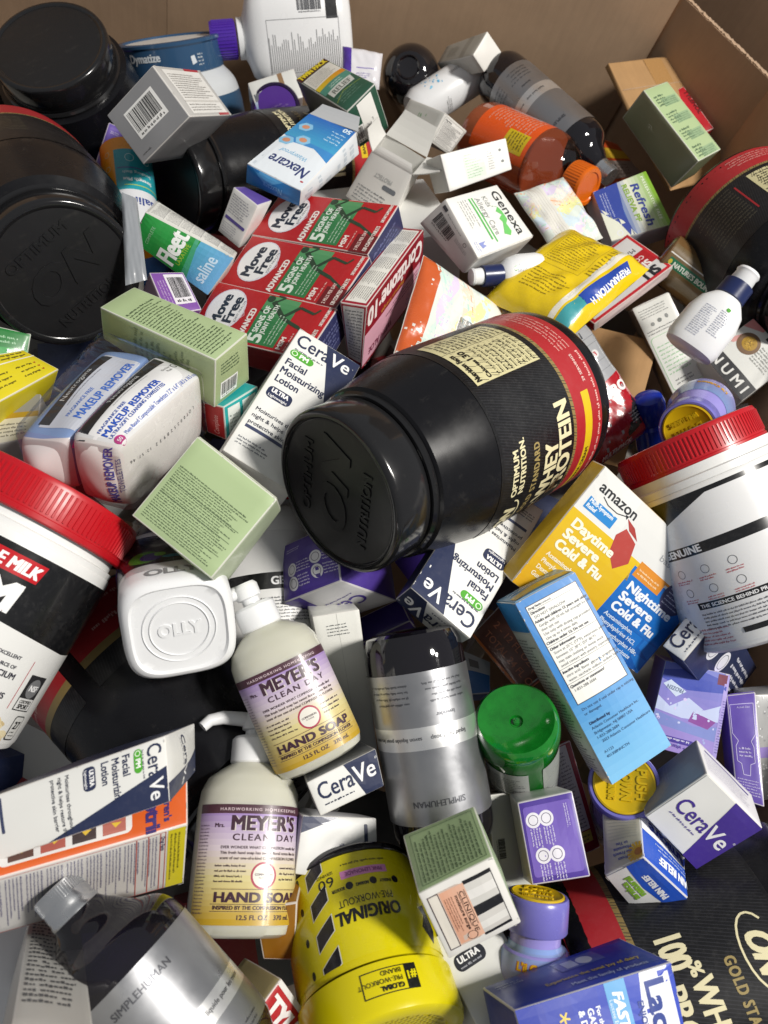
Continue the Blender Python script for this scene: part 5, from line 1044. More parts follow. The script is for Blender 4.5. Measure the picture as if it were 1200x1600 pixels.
def arnica_top(A, W, H):
    A.poly([(0, .35 * H), (0, 0), (W, 0), (W, .45 * H), (.6 * W, .5 * H), (.3 * W, .42 * H)], '#2250b8', 1)
    A.text('PAIN RELIEF', .3 * W, .22 * H, .13 * H, '#eef0f6', b=.07, w=.46 * W)
    A.text('arnica', .5 * W, .68 * H, .15 * H, '#7fae36', b=.08, w=.3 * W); A.text('natural', .5 * W, .53 * H, .15 * H, '#7fae36', b=.08, w=.36 * W)
    for k in range(14):
        a = k * .449; A.line(.12 * W, .75 * H, .12 * W + 5 * math.cos(a), .75 * H + 5 * math.sin(a), 1.1, '#d8a21c', 3)
    A.ell(.12 * W, .75 * H, 1.8, 1.8, '#a8660f', 4)
def arnica_right(A, W, H):
    A.micro(.1 * W, .06 * H, .8 * W, .5 * H, 9, '#a3a29a', .4)
    w, h = A.turn(0)
    for k, s in enumerate(('From', 'the French', 'Mountains', 'to You')): A.text(s, .5 * W, (.84 - .08 * k) * H, .05 * H, '#555a92', 'c', .05)
    for k in range(18):
        a = k * .35; A.line(.1 * W, .85 * H, .1 * W + 8 * math.cos(a), .85 * H + 8 * math.sin(a), 1.5, '#c99a22', 2)
    A.ell(.1 * W, .85 * H, 3, 3, '#a3601a', 3)
def lact_front(A, W, H):
    A.grad(0, 0, W, H, '#0d2a98', '#123cb4', 6)
    A.poly([(0, .78 * H), (W, .7 * H), (W, .98 * H), (0, .96 * H)], '#dfe2ea', 2); A.text('Lactaid', .1 * W, .8 * H, .12 * H, '#1c3888', b=.06, lv=4, w=1.2 * W); A.text('ENJOY DAIRY', .3 * W, .73 * H, .035 * H, '#1c3888', b=.04, lv=4)
    A.rect(0, .55 * H, W, .13 * H, '#5a9fd2', 2); A.text('FAST ACT', .12 * W, .59 * H, .06 * H, '#eef2f8', b=.07, it=.2, lv=4); A.text('Lactase Enzyme', .2 * W, .56 * H, .022 * H, '#d6e6f4', lv=4)
    for k, s in enumerate(('For the prevention of', 'GAS, BLOATING', '& DIARRHEA')): A.text(s, .22 * W, (.47 - .055 * k) * H, (.026, .036, .036)[k] * H, '#e8ecf4', b=.05, lv=4)
    A.text('60', .35 * W, .05 * H, .09 * H, '#c9b24c', b=.04, lv=4); A.ell(.45 * W, .22 * H, 3.5, 3.5, '#e0e2e8', 3)
    for k in range(5): A.line(.25 * W, .27 * H, .25 * W + 3 * math.cos(k * 1.257), .27 * H + 3 * math.sin(k * 1.257), .9, '#e0c44c', 3)
def lact_left(A, W, H):
    w, h = A.turn(1)
    A.text('Experience the total joy of dairy', .9 * w, .3 * h, .05 * h + 1, '#c0a83a', 'r', .03, .62 * w, rot=0); A.text('Meet the family of products', .9 * w, .12 * h, .05 * h + .8, '#aab4da', 'r', .02, .5 * w)
    A.rect(.45 * w, .55 * h, .3 * w, .34 * h, '#4c5aa4', 1); A.rect(.5 * w, .6 * h, .08 * w, .22 * h, '#b9bfd6', 2); A.ell(.64 * w, .7 * h, .05 * w, .12 * h, '#c8cbd8', 2); A.micro(.05 * w, .7 * h, .2 * w, .15 * h, 2, '#8d97c8')
def clin_front(A, W, H):
    # jar picture lying on its side: cap to the upper part
    A.rrect(.1 * W, .16 * H, .8 * W, .36 * H, 3, '#cdb9ab', 1.5); A.grad(.12 * W, .22 * H, .76 * W, .32 * H, '#d9a184', '#e3b69c', 6, 2)
    A.rect(.12 * W, .08 * H, .76 * W, .12 * H, '#ded8cc', 2); A.frame(.1 * W, .07 * H, .8 * W, .14 * H, .5, '#4d3d40', 2.6)
    for i, c in enumerate(('#1b1b1e', '#d4d2cc', '#e3e1dc', '#d0cec8', '#1b1b1e', '#cfccc6', '#dddbd5', '#c8c5bf', '#1b1b1e')):
        ww = (.05, .1, .12, .1, .14, .1, .1, .06, .04); x0 = .1 + sum(ww[:i]); A.rect(x0 * W, .54 * H, ww[i] * W, .36 * H, c, 2)
    A.rect(.1 * W, .9 * H, .81 * W, .012 * H, '#3a393c', 2)
    A.text('CLINIQUE', .5 * W, .45 * H, .055 * H, '#4d3328', 'c', .01, .6 * W, lv=4); A.rect(.2 * W, .435 * H, .5 * W, .25, '#4d3328', 4); A.rect(.2 * W, .515 * H, .5 * W, .25, '#4d3328', 4)
    A.text('moisture surge', .48 * W, .385 * H, .04 * H, '#4d3328', 'c', .06, .5 * W, lv=4)
    A.micro(.22 * W, .24 * H, .5 * W, .12 * H, 4, '#8a5c48', .5, 4); A.ring(.82 * W, .4 * H, 3, 3, .4, '#5a3c30', 4)
def clin_left(A, W, H):
    w, h = A.turn(2)
    A.micro(.1 * w, .1 * h, .8 * w, .8 * h, 15, '#3d5236', .5); A.frame(.07 * w, .06 * h, .86 * w, .86 * h, .25, '#42583b', 2)
def cola_front(A, W, H):
    A.text('2 - 12 FL OZ (355 mL)', .12 * W, .45 * H, .13 * H, '#b56a48', b=.02); A.text('TOTAL 24 FL OZ', .12 * W, .2 * H, .13 * H, '#b56a48', b=.02); A.rect(0, 0, W, .06 * H, '#d0702c', 1)
def whitec_front(A, W, H):
    A.micro(.25 * W, .86 * H, .55 * W, .08 * H, 4, '#6d7072', .4); A.rect(.5 * W, 0, .3, H, '#c9c9c4', 1)
def motrin_front(A, W, H):
    A.rrect(.45 * W, .12 * H, .4 * W, .6 * H, 3, '#dcd9d6', 1)
    for k in range(4):
        A.rect(.5 * W, (.16 + .14 * k) * H, .3 * W, .11 * H, ('#5c4038', '#a8584c', '#403434', '#b0685c')[k], 2); A.poly([(.6 * W, (.2 + .14 * k) * H), (.7 * W, (.22 + .14 * k) * H), (.62 * W, (.25 + .14 * k) * H)], '#d8b43c', 3)
    A.text("Children's", .06 * W, .88 * H, .035 * H, '#3a2a6a', b=.06, lv=4); A.text('Motrin', .06 * W, .79 * H, .07 * H, '#3a2a6a', b=.08, lv=4)
def motrin_right(A, W, H):
    w, h = A.turn(0)
    A.rect(.02 * W, .9 * H, .96 * W, .09 * H, '#d6c81e', 1); A.micro(.08 * W, .91 * H, .8 * W, .06 * H, 3, '#4d480e')
    A.text('Drug Facts', .08 * W, .865 * H, .015 * H + .6, '#4a4668', b=.05, it=.2)
    for k in range(9):
        A.micro(.06 * W, (.05 + .09 * k) * H, .86 * W, .08 * H, 5, '#66638a', .45, 3, .4, True)
    for k in (.86, .80, .74): A.rect(.03 * W, k * H, .94 * W, .5, '#c0584e', 2)
    A.frame(.02 * W, .02 * H, .96 * W, .87 * H, .4, '#c0584e', 2)
def ultra_front(A, W, H):
    A.text('Lotion', .1 * W, .78 * H, .12 * W, NAVY, b=.03); A.rrect(.12 * W, .56 * H, .5 * W, .17 * H, 4, '#20222c', 2); A.text('ULTRA', .18 * W, .64 * H, .08 * W, '#e4e4e6', b=.06, lv=4); A.micro(.18 * W, .585 * H, .36 * W, .03 * H, 1, '#a4a6b0', .8, 4)
def redt_front(A, W, H):
    A.rect(0, .88 * H, W, .12 * H, '#d8d6d2', 1); A.text('TYLENOL', .15 * W, .4 * H, .36 * H, '#e4dedc', b=.08, w=1.9 * W)
def light_front(A, W, H):
    A.rect(.62 * W, 0, .1 * W, H, '#8a6c4c', 1); A.text('NOW', .04 * W, .3 * H, .25 * H, '#5c6068', rot=0, b=.06, w=.2 * W); A.grad(0, 0, .3 * W, .3 * H, '#6a86b4', '#aab6c4', 4, 1)
def orangec(A, W, H):
    A.rect(0, .6 * H, W, .2 * H, '#c8a42c', 1); A.rect(0, .2 * H, W, .35 * H, '#9a8c84', 1); A.micro(.1 * W, .25 * H, .8 * W, .25 * H, 4, '#6a5c54')
def reddrug(A, W, H):
    A.rect(.04 * W, .2 * H, .7 * W, .78 * H, '#cfcac2', 1); A.micro(.08 * W, .22 * H, .6 * W, .72 * H, 22, '#6c6462', .5); A.rect(.04 * W, .09 * H, .7 * W, .1 * H, '#c6b04a', 1); A.micro(.08 * W, .1 * H, .6 * W, .07 * H, 2, '#4e4632')
def dark_lines(A, W, H): A.micro(.05 * W, .05 * H, .9 * W, .9 * H, 22, '#5c5a58', .4, 3, .2)

# ------------------------------------------------------------------ the cardboard bin
def prism(name, pts, z0, z1, mat, parent):
    """upright slab from a plan outline"""
    n = len(pts); V = [(x, y, z0) for x, y in pts] + [(x, y, z1) for x, y in pts]
    Fc = [tuple(range(n))[::-1], tuple(range(n, 2 * n))] + [(i, (i + 1) % n, n + (i + 1) % n, n + i) for i in range(n)]
    me = bpy.data.meshes.new(name); me.from_pydata(V, [], Fc); me.validate(); return link(name, me, parent, mat)

KR = kraft('bin_kraft', '#b5987c'); KR_EDGE = kraft('bin_edge', '#b59a80', 4); KRB = kraft('parcel_kraft', '#b08a5e', 2)
binn = empty('cardboard_bin', Matrix.Identity(4))
tag(binn, 'large brown corrugated cardboard bin holding the whole heap of packages', 'bin')
cx, cy = 0.0085, 1.13
def wall_run(pts, z1, name='wall_panel'):
    for (x0, y0), (x1, y1) in zip(pts, pts[1:]):
        dx, dy = x1 - x0, y1 - y0; L = math.hypot(dx, dy); nx, ny = dy / L * .007, -dx / L * .007
        # inner face towards the heap, outer 7 mm behind
        g = 0.0
        sx, sy = dx / L * g, dy / L * g
        prism(name, [(x0 + sx, y0 + sy), (x1 - sx, y1 - sy), (x1 - sx - nx, y1 - sy - ny), (x0 + sx - nx, y0 + sy - ny)], 0, z1, KR, binn)
ZT = 0.585
u1 = (-0.959, -0.283); u2 = (0.878, -0.478)
back = [(cx, cy)]
for d, a_ in ((0.324, 0), (0.318, .05), (0.34, -.03)): back.append((back[-1][0] + (u1[0] * math.cos(a_) - u1[1] * math.sin(a_)) * d, back[-1][1] + (u1[0] * math.sin(a_) + u1[1] * math.cos(a_)) * d))
u3 = (-0.478, -0.878); back.append((back[-1][0] + u3[0] * .5, back[-1][1] + u3[1] * .5))
wall_run(back, 0.80)
right = [(cx, cy), (cx + u2[0] * .17, cy + u2[1] * .17)]
u4 = (0.283, -0.959); right.append((right[-1][0] + u4[0] * .9, right[-1][1] + u4[1] * .9))
def flute_edge(a, b, z):
    """torn corrugated rim along the wall's top"""
    dx, dy = b[0] - a[0], b[1] - a[1]; L = math.hypot(dx, dy); ux, uy = dx / L, dy / L; nx, ny = uy, -ux
    rr = random.Random(4); V, Fc = [], []; n = int(L / .0022)
    for i in range(n + 1):
        t = i / n * L; h = z + .0006 + rr.uniform(0, .0012) * (1 + (i % 9 == 0)); w = rr.uniform(-.0005, .0005)
        for off, zz in ((-.0006, z - .003), (-.0007 + w, h), (-.0035 + w, h - .0012 * (i % 2)), (-.0070 + w, z + rr.uniform(.0004, .0016)), (-.0076, z - .003)):
            V.append((a[0] + ux * t + nx * off, a[1] + uy * t + ny * off, zz))
    for i in range(n):
        for k in range(4):
            p = i * 5 + k; Fc.append((p, p + 1, p + 6, p + 5))
    me = bpy.data.meshes.new('torn_edge'); me.from_pydata(V, [], Fc); return link('torn_edge', me, binn, KR_EDGE)
wall_run(right, ZT)
for a, b in zip(right, right[1:]): flute_edge(a, b, ZT)
prism('floor_panel', [(-1.1, -.5), (1.0, -.5), (1.0, 1.25), (-1.1, 1.25)], -.008, 0, KR, binn)
# neighbouring bin beyond the torn rim
nb = empty('neighbouring_bin', Matrix.Identity(4)); tag(nb, 'brown wall of another cardboard bin beyond the torn rim', 'bin')
o_ = (cx + .478 * .16, cy + .878 * .16)
for (x0, y0), (x1, y1) in (((o_[0] - u2[0] * .5, o_[1] - u2[1] * .5), (o_[0] + u2[0] * .135, o_[1] + u2[1] * .135)), ((o_[0] + u2[0] * .135, o_[1] + u2[1] * .135), (o_[0] + u2[0] * .135 + .15, o_[1] + u2[1] * .135 + .4))):
    dx, dy = x1 - x0, y1 - y0; L_ = math.hypot(dx, dy); nx, ny = dy / L_ * .007, -dx / L_ * .007
    prism('wall_panel', [(x0, y0), (x1, y1), (x1 - nx, y1 - ny), (x0 - nx, y0 - ny)], 0, 1.3, KR, nb)
prism('floor_panel', [(-.6, 1.3), (1.4, .2), (1.6, 2.0), (0, 2.2)], -.02, -.012, KR, nb)
# score lines: narrow proud ridges beside the corner
for off in (.010, .024, .322, .330, .640):
    x, y = cx + u1[0] * off - u1[1] * .0 , cy + u1[1] * off
    prism('score_line', [(x + .283 * -.0015, y - .959 * .0015), (x + u1[0] * .005 + .283 * -.0015, y + u1[1] * .005 - .959 * .0015), (x + u1[0] * .005, y + u1[1] * .005), (x, y)], .2, .80, KR_EDGE, binn)

def flat_board(cols): return cols

# ------------------------------------------------------------------ cartons
G = '#a9bd8e'
carton('medicine_carton', 'silver', {None: '#8b8b8d', 'right': '#b4b3b0', 'top': '#8f8f91'}, {'front': silver_front, 'right': silver_side}, 'grey carton with a barcode end, leaning on the blue-lidded tub', 'carton', flaps=('front',))
carton('cream_carton', 'purple_a', '#6a55a8', {'front': icons_panel()}, 'purple carton corner between grey carton and orange canister', 'carton')
carton('twin_pack_carton', 'twin', {None: '#1f4a38', 'left': '#5b5b5c', 'front': '#275441'}, {'front': twin_front, 'bottom': twin_end}, 'dark green carton marked TWIN PACK beside the white jug', 'carton', bulge=.0015)
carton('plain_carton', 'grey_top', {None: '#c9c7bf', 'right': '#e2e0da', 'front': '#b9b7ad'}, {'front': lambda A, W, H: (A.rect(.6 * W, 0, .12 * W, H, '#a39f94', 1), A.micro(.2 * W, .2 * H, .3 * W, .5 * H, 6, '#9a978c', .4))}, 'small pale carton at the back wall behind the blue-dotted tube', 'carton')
carton('drop_carton', 'grey_dots', {None: '#cfcec8', 'front': '#cbcbc5', 'bottom': '#2a3350'}, {'front': dots_front, 'right': facts_panel}, 'pale grey carton with small green leaf dots and a facts panel', 'carton')
ka = carton('kraft_parcel', 'kraft_a', '#b08a5e', None, 'plain brown parcel box with tape in the bin corner', 'parcel', mat=KRB, bulge=.002)
kp = Panel(corners('kraft_a'), 'front', .002)
def strip_on(parent, p, u0, v0, u1_, v1, mat, name, off=.00035, n=6):
    V = [p.at(u0 + (u1_ - u0) * i / n, v0 + (v1 - v0) * j / n, off) for j in range(n + 1) for i in range(n + 1)]
    Fc = [(j * (n + 1) + i, j * (n + 1) + i + 1, (j + 1) * (n + 1) + i + 1, (j + 1) * (n + 1) + i) for j in range(n) for i in range(n)]
    me = bpy.data.meshes.new(name); me.from_pydata(V, [], Fc); return link(name, me, parent, mat)
TAPE = plastic('parcel_tape', '#a67f50', .25, .1)
strip_on(ka, kp, .4, .60, .62, .999, TAPE, 'packing_tape'); strip_on(ka, kp, .005, .78, .995, .785, KR_EDGE, 'crease', .0004)
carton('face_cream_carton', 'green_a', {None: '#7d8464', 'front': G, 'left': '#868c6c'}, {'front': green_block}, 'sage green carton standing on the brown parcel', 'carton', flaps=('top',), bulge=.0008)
carton('flat_red_carton', 'red_strip', '#b81c28', {'front': lambda A, W, H: A.text('TYLENOL', .8 * W, .9 * H, .2 * W, '#5c1016', rot=-90, b=.06)}, 'thin red carton behind the sage carton on the parcel', 'carton')
carton('eye_drop_carton', 'refresh', {None: '#c8ccd8', 'front': '#8fb04a'}, {'front': refresh_front}, 'blue and lime green eye drop carton beside the dark tub', 'carton', mat='board_gloss')
carton('allergy_carton', 'genexa', {None: WHITE, 'bottom': '#d0cfca'}, {'front': genexa_front, 'bottom': genexa_side}, 'white allergy medicine carton with green splash and barcode side', 'carton', flaps=('right',))
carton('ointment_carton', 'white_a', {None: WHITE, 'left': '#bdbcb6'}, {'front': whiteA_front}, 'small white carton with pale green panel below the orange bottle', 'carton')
oc = carton('opened_carton', 'open_white', {None: '#dcdbd6'}, {'front': open_front}, 'opened empty white carton with its end flaps gaping', 'carton', skip=('top',), bulge=.0012)
def flap_sheet(parent, a, b, dirv, h, col, name='end_flap', taper=.12):
    a, b = Vector(a), Vector(b); d = Vector(dirv).normalized(); e = (b - a)
    n = e.cross(d).normalized() * .0004
    Vv = []
    for s in (1, -1):
        for j in range(5):
            t = j / 4; k = taper * t
            for i in range(5):
                u = i / 4; Vv.append(a + e * (k + (1 - 2 * k) * u) + d * h * t + n * s + n * 8 * t * t)
    Fc = []
    for s in (0, 25):
        for j in range(4):
            for i in range(4):
                q = (s + j * 5 + i, s + j * 5 + i + 1, s + (j + 1) * 5 + i + 1, s + (j + 1) * 5 + i); Fc.append(q if s == 0 else q[::-1])
    me = bpy.data.meshes.new(name); me.from_pydata(Vv, [], Fc); face_colors(me, [lin(col)] * len(Fc)); return link(name, me, parent, parent.data.materials[0])
Cc = corners('open_white')
flap_sheet(oc, Cc['btl'], Cc['btr'], (0, .5, 1), .03, '#c9c8c3'); flap_sheet(oc, Cc['btr'], Cc['ftr'], (1, 0, .5), .026, '#d9d8d3'); flap_sheet(oc, Cc['ftl'], Cc['btl'], (-.9, 0, .6), .02, '#d9d8d3'); flap_sheet(oc, Cc['ftr'], Cc['ftl'], (0, -.3, 1), .008, '#d4d3ce')
carton('bandage_box', 'nexcare', {None: '#d6dbe0', 'front': '#cfd8e0', 'top': '#1f7cc4', 'left': '#d5dade', 'bottom': '#b9bcc0'}, {'front': nexcare_front, 'top': nexcare_edge, 'left': micro_panel('#b9c2ca', 6)}, 'blue and white bandage box lying across the black tub', 'box', mat='board_gloss', bulge=.0022)
nb_ = bpy.data.objects['bandage_box']; Cq = corners('nexcare'); flap_sheet(nb_, Cq['fbr'], Cq['fbl'], (0, -.15, -1), .016, '#b4b6b8', 'end_flap')
carton('saline_carton', 'fleet', {None: '#d2d2cc', 'front': '#2b9445', 'top': '#5c4e40'}, {'front': fleet_front, 'right': facts_strip}, 'crushed green and light blue saline carton', 'carton', mat='board_gloss', bulge=.002)
carton('lotion_carton', 'purple_stripe', {None: WHITE, 'top': '#5a4796', 'front': '#d3d2d0'}, {'front': stripe_front}, 'small white carton with one violet bar of print', 'carton')
# three red supplement cartons side by side
Cm = corners('movefree'); Mm = M34(CARTON_POSE['movefree'][0])
for k, nm in enumerate(('next to the long sage carton', 'in the middle of its row', 'touching the bandage box')):
    Ck = {}
    for c in CORN:
        l, r = Cm[c[:2] + 'l'], Cm[c[:2] + 'r']; t0, t1 = k / 3 + .0025, (k + 1) / 3 - .0025
        Ck[c] = l.lerp(r, t0 if c[2] == 'l' else t1)
    carton('supplement_carton', 'movefree%d' % k, {None: '#9c1a1f', 'front': '#b31b20', 'bottom': '#2c2f56'}, {'front': movefree_front, 'bottom': micro_panel('#6a6f9a', 5, .8, .2)}, 'red joint supplement carton with running figure, ' + nm, 'carton', 'red supplement cartons', C=Ck, M=Mm, mat='board_gloss')
carton('ointment_box', 'cortizone', {None: '#96162a', 'front': '#8c1224'}, {'front': cort_front, 'bottom': cort_bottom, 'right': cort_end}, 'dark red anti-itch cream box standing on edge', 'box', mat='board_gloss')
carton('sinus_carton', 'sinus', {None: '#bb1c28', 'right': '#cfc9c6'}, {'front': sinus_front, 'right': lambda A, W, H: A.rect(.0, .05 * H, W, .9 * H, '#d6c4c2', 1)}, 'flat red and silver sinus carton under the yellow wipes', 'carton', mat='board_gloss')
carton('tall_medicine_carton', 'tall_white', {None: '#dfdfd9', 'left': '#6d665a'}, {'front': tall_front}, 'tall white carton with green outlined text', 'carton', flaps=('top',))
carton('tea_carton', 'zumz', {None: '#d4d5d0'}, {'front': zumz_front}, 'tea carton with black strip and golden tea cup', 'carton', mat='board_gloss')
carton('small_kraft_box', 'kraft_b', '#b08a5e', None, 'plain brown box half hidden behind the silver bag', 'box', mat=KRB, bulge=.0015)
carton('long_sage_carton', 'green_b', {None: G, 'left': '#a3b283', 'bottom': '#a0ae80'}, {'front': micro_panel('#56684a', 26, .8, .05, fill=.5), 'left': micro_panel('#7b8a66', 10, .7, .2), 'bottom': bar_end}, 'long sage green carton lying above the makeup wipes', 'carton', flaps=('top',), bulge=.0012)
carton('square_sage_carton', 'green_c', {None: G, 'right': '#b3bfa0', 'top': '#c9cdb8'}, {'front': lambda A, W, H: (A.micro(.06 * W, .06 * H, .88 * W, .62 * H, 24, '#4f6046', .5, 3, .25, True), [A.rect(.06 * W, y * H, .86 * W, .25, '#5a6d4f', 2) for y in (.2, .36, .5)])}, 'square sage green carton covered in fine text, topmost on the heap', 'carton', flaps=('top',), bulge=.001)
carton('toothpaste_carton', 'teal', {None: '#1f9c9c', 'left': '#b3201f', 'top': '#22a0a0'}, {'front': teal_front, 'left': red_side}, 'red and teal carton under the long sage carton', 'carton', mat='board_gloss')
carton('allergy_box', 'yellow_l', '#d8c81e', {'front': yellow_face}, 'bright yellow carton with upside down text at the frame edge', 'carton', mat='board_gloss')
carton('gold_banded_carton', 'gold_l', '#b9b6ae', {'front': gold_face}, 'grey and white carton with a gold band under the yellow one', 'carton')
carton('barcode_carton', 'purple_bar', {None: '#7a4a9c', 'left': '#b79aae'}, {'front': pbar_front}, 'small violet carton showing a barcode', 'carton')
carton('lotion_box', 'cerave_a', {None: WHITE}, {'front': cera_front()}, 'white and navy lotion box leaning behind the big black tub', 'box', 'navy and white lotion boxes', flaps=('top',))
carton('cold_medicine_box', 'amazon', {None: '#c9a21e', 'front': '#dededa'}, {'front': amazon_front}, 'yellow and blue day and night cold medicine box', 'box', mat='board_gloss', bulge=.0018)
carton('mouth_rinse_carton', 'bluebox', {None: '#2c7cc2', 'left': '#d0d0ca', 'top': '#5a8cae'}, {'front': blue_front, 'left': blue_left, 'top': blue_top}, 'tall light blue carton with a large drug facts table', 'carton', flaps=('top',), bulge=.0012)
carton('lotion_box', 'cerave_d', {None: '#20284a', 'front': WHITE}, {'front': cera_end(), 'bottom': cera_side()}, 'navy lotion box poking out under the cold medicine box', 'box', 'navy and white lotion boxes')
carton('gummy_carton', 'frozen', {None: '#8a7cc4'}, {'front': frozen_front}, 'lilac and blue children gummy vitamin carton lying upside down', 'carton', mat='board_gloss')
carton('serum_carton', 'purple_actual', {None: '#5f4aa4', 'left': '#dcdcdc'}, {'front': actual_front}, 'narrow violet carton with an outlined bottle drawing', 'carton', flaps=('bottom',))
carton('foil_tray', 'foil', '#a5a6a6', {'front': lambda A, W, H: (A.rect(0, .4 * H, W, .1 * H, '#8f7cc0', 1), [A.ell(A.r.random() * W, A.r.random() * H, .8, .8, A.r.choice(('#d4d5d6', '#8c8d8f', '#f0f0f0')), 2, 6) for _ in range(160)])}, 'silver foil tray at the edge beside the violet carton', 'tray', mat='foil_print')
carton('cream_box', 'cerave_p', {None: '#dcdbe0', 'left': '#817e88', 'front': WHITE}, {'front': cera_end(VIO), 'left': cerap_left, 'top': cerap_top}, 'white and violet cream box beside the arnica carton', 'box', flaps=('front',))
carton('arnica_carton', 'arnica', {None: '#dad8d2', 'front': '#2250b8', 'right': '#b5b09f', 'top': '#e0e0dc'}, {'front': arnica_front, 'top': arnica_top, 'right': arnica_right}, 'blue and white arnica carton with yellow flowers', 'carton', mat='board_gloss', flaps=('top',))
carton('lactase_carton', 'lactaid', {None: '#0f2486', 'left': '#14309a'}, {'front': lact_front, 'left': lact_left}, 'royal blue lactase tablet carton at the bottom of the heap', 'carton', mat='board_gloss', flaps=())
carton('icon_carton', 'purple_icons', {None: '#4c3594', 'left': '#c9c8c6', 'bottom': '#cfcecb'}, {'front': icons_panel()}, 'violet carton with four round white icons', 'carton', mat='board_gloss')
carton('shaded_carton', 'grey_b', {None: '#b5b7ae'}, {'front': lambda A, W, H: A.barcode(.45 * W, .1 * H, .2 * W, .2 * H, bgc=None)}, 'plain white carton behind the violet icon carton, shade put into its grey colour', 'carton')  # white board coloured grey: the shade it stands in is painted on
carton('moisturizer_carton', 'clinique', {None: '#9aae82', 'front': '#e2e0da', 'left': '#8fa57a'}, {'front': clin_front, 'left': clin_left}, 'sage carton with a picture of a peach cream jar', 'carton', bulge=.0006)
carton('lotion_box', 'cerave_b', {None: '#dcdcd8', 'front': WHITE, 'right': '#2a3252'}, {'front': cera_front(), 'top': cera_end()}, 'white and navy lotion box lying under the big black tub', 'box', 'navy and white lotion boxes')
carton('cream_box', 'cerave_pu2', {None: '#463088', 'bottom': '#d0cfd2', 'front': '#4a3590'}, {'front': icons_panel(VIO, '#503c98'), 'bottom': lambda A, W, H: (A.turn(2), cera_end(VIO)(A, W, H))}, 'violet cream box in the shadow of the big tub lid', 'box', bulge=.003)
carton('brown_carton', 'cola', '#5e2c1a', {'front': cola_front}, 'dark brown carton printed TOTAL 24 FL OZ', 'carton')
carton('white_carton', 'white_c', '#e0e0da', {'front': whitec_front}, 'plain white carton between the soap bottle and the silver bottle', 'carton')
carton('cream_box', 'cerave_s', {None: '#8b8d92', 'front': WHITE}, {'front': cera_end()}, 'small white and navy box end below the upper soap bottle', 'box')
carton('lotion_box', 'cerave_l', {None: '#c6c6c8', 'front': '#dcdcd9', 'left': '#8d8d98'}, {'front': lambda A, W, H: (A.poly([(0, H), (.5 * W, H), (0, .7 * H)], NAVY, 1), A.rrect(.82 * W, .3 * H, .05 * W, .6 * H, 1, NAVY, 2), A.micro(.5 * W, .2 * H, .12 * W, .4 * H, 4, '#77798a'))}, 'white lotion box tucked above the yellow tub', 'box', 'navy and white lotion boxes')
carton('lotion_box', 'cerave_left', {None: '#20284a', 'front': '#dededa', 'top': '#d6d6d2'}, {'front': cera_front(), 'top': cera_end()}, 'dented white and navy lotion box lying on the orange carton', 'box', 'navy and white lotion boxes', bulge=.0015)
carton('fever_medicine_carton', 'motrin', {None: '#cf5a1a', 'right': '#d3d0cc', 'top': '#c9beb6'}, {'front': motrin_front, 'right': motrin_right}, 'orange fever medicine carton with white facts panel', 'carton', mat='board_gloss')
carton('text_carton', 'white_bl', '#cbc9c3', {'front': micro_panel('#5a5a5c', 22, .97, .2)}, 'white carton of small text behind the dark glassy bottle', 'carton')
carton('lotion_box', 'ultra', {None: '#a9aaa8', 'front': '#d6d6d2'}, {'front': ultra_front}, 'white lotion box under the peach jar carton, dark pill badge', 'box', 'navy and white lotion boxes')
carton('pain_reliever_carton', 'red_t', {None: '#a8161e', 'left': '#b8a878'}, {'front': redt_front}, 'red carton with white letters beside the yellow tub', 'carton', mat='board_gloss')
carton('amber_carton', 'amber_c', {None: '#8a5c14', 'bottom': '#b0a9a2'}, None, 'amber coloured carton wedged between soap bottle and yellow tub', 'carton')
carton('striped_carton', 'light_c', '#cfd0cc', {'front': light_front}, 'pale carton with brown stripe under the white jug', 'carton')
carton('orange_packet', 'orange_c', '#b5481c', {'front': orangec}, 'orange packet in the gap behind the eye drop carton', 'packet')
carton('red_facts_carton', 'red_drug', {None: '#8e1c26', 'front': '#93202a'}, {'front': reddrug}, 'dark red carton below the green bottle', 'carton')
carton('violet_carton', 'purple_d', '#3d2a86', None, 'violet carton corner above the dark silver-labelled bottle', 'carton')
carton('white_sleeve', 'white_d', '#dcdcd8', None, 'large white carton below the opened carton', 'carton')
carton('dark_printed_carton', 'dark_print', '#1d1c1c', {'front': dark_lines}, 'black carton with grey fine print below the white tub', 'carton')
carton('white_scrap_carton', 'white_e', '#d6d6d0', None, 'white carton corner behind the tall white carton', 'carton')
carton('pale_carton', 'white_f', '#cfcfc8', {'front': dots_front}, 'pale carton under the tea carton', 'carton')
carton('teal_carton', 'teal_b', '#4c9cae', {'front': lambda A, W, H: A.poly([(0, 0), (W, 0), (.5 * W, .6 * H)], '#2a6cb0', 1)}, 'small teal carton beside the white gummy bottle', 'carton')
carton('blue_sachet', 'blue_pack', {None: '#2e6aa8'}, {'front': lambda A, W, H: (A.rect(0, .55 * H, W, .45 * H, '#b9bcbc', 1), A.rect(.3 * W, .65 * H, .3 * W, .2 * H, '#777', 2))}, 'small blue and grey sachet beside the silver-labelled bottle', 'sachet')
carton('dark_text_carton', 'dark_box_l', '#232326', {'front': dark_lines}, 'dark carton with fine print behind the soap bottles', 'carton')

carton('green_bag_carton', 'green_l', '#1f7a34', {'front': lambda A, W, H: (A.rect(0, .1 * H, W, .3 * H, '#2c9a46', 1), A.micro(.1 * W, .5 * H, .7 * W, .3 * H, 2, '#9cc8a0'))}, 'dark green carton under the tub lid above the yellow carton', 'carton')

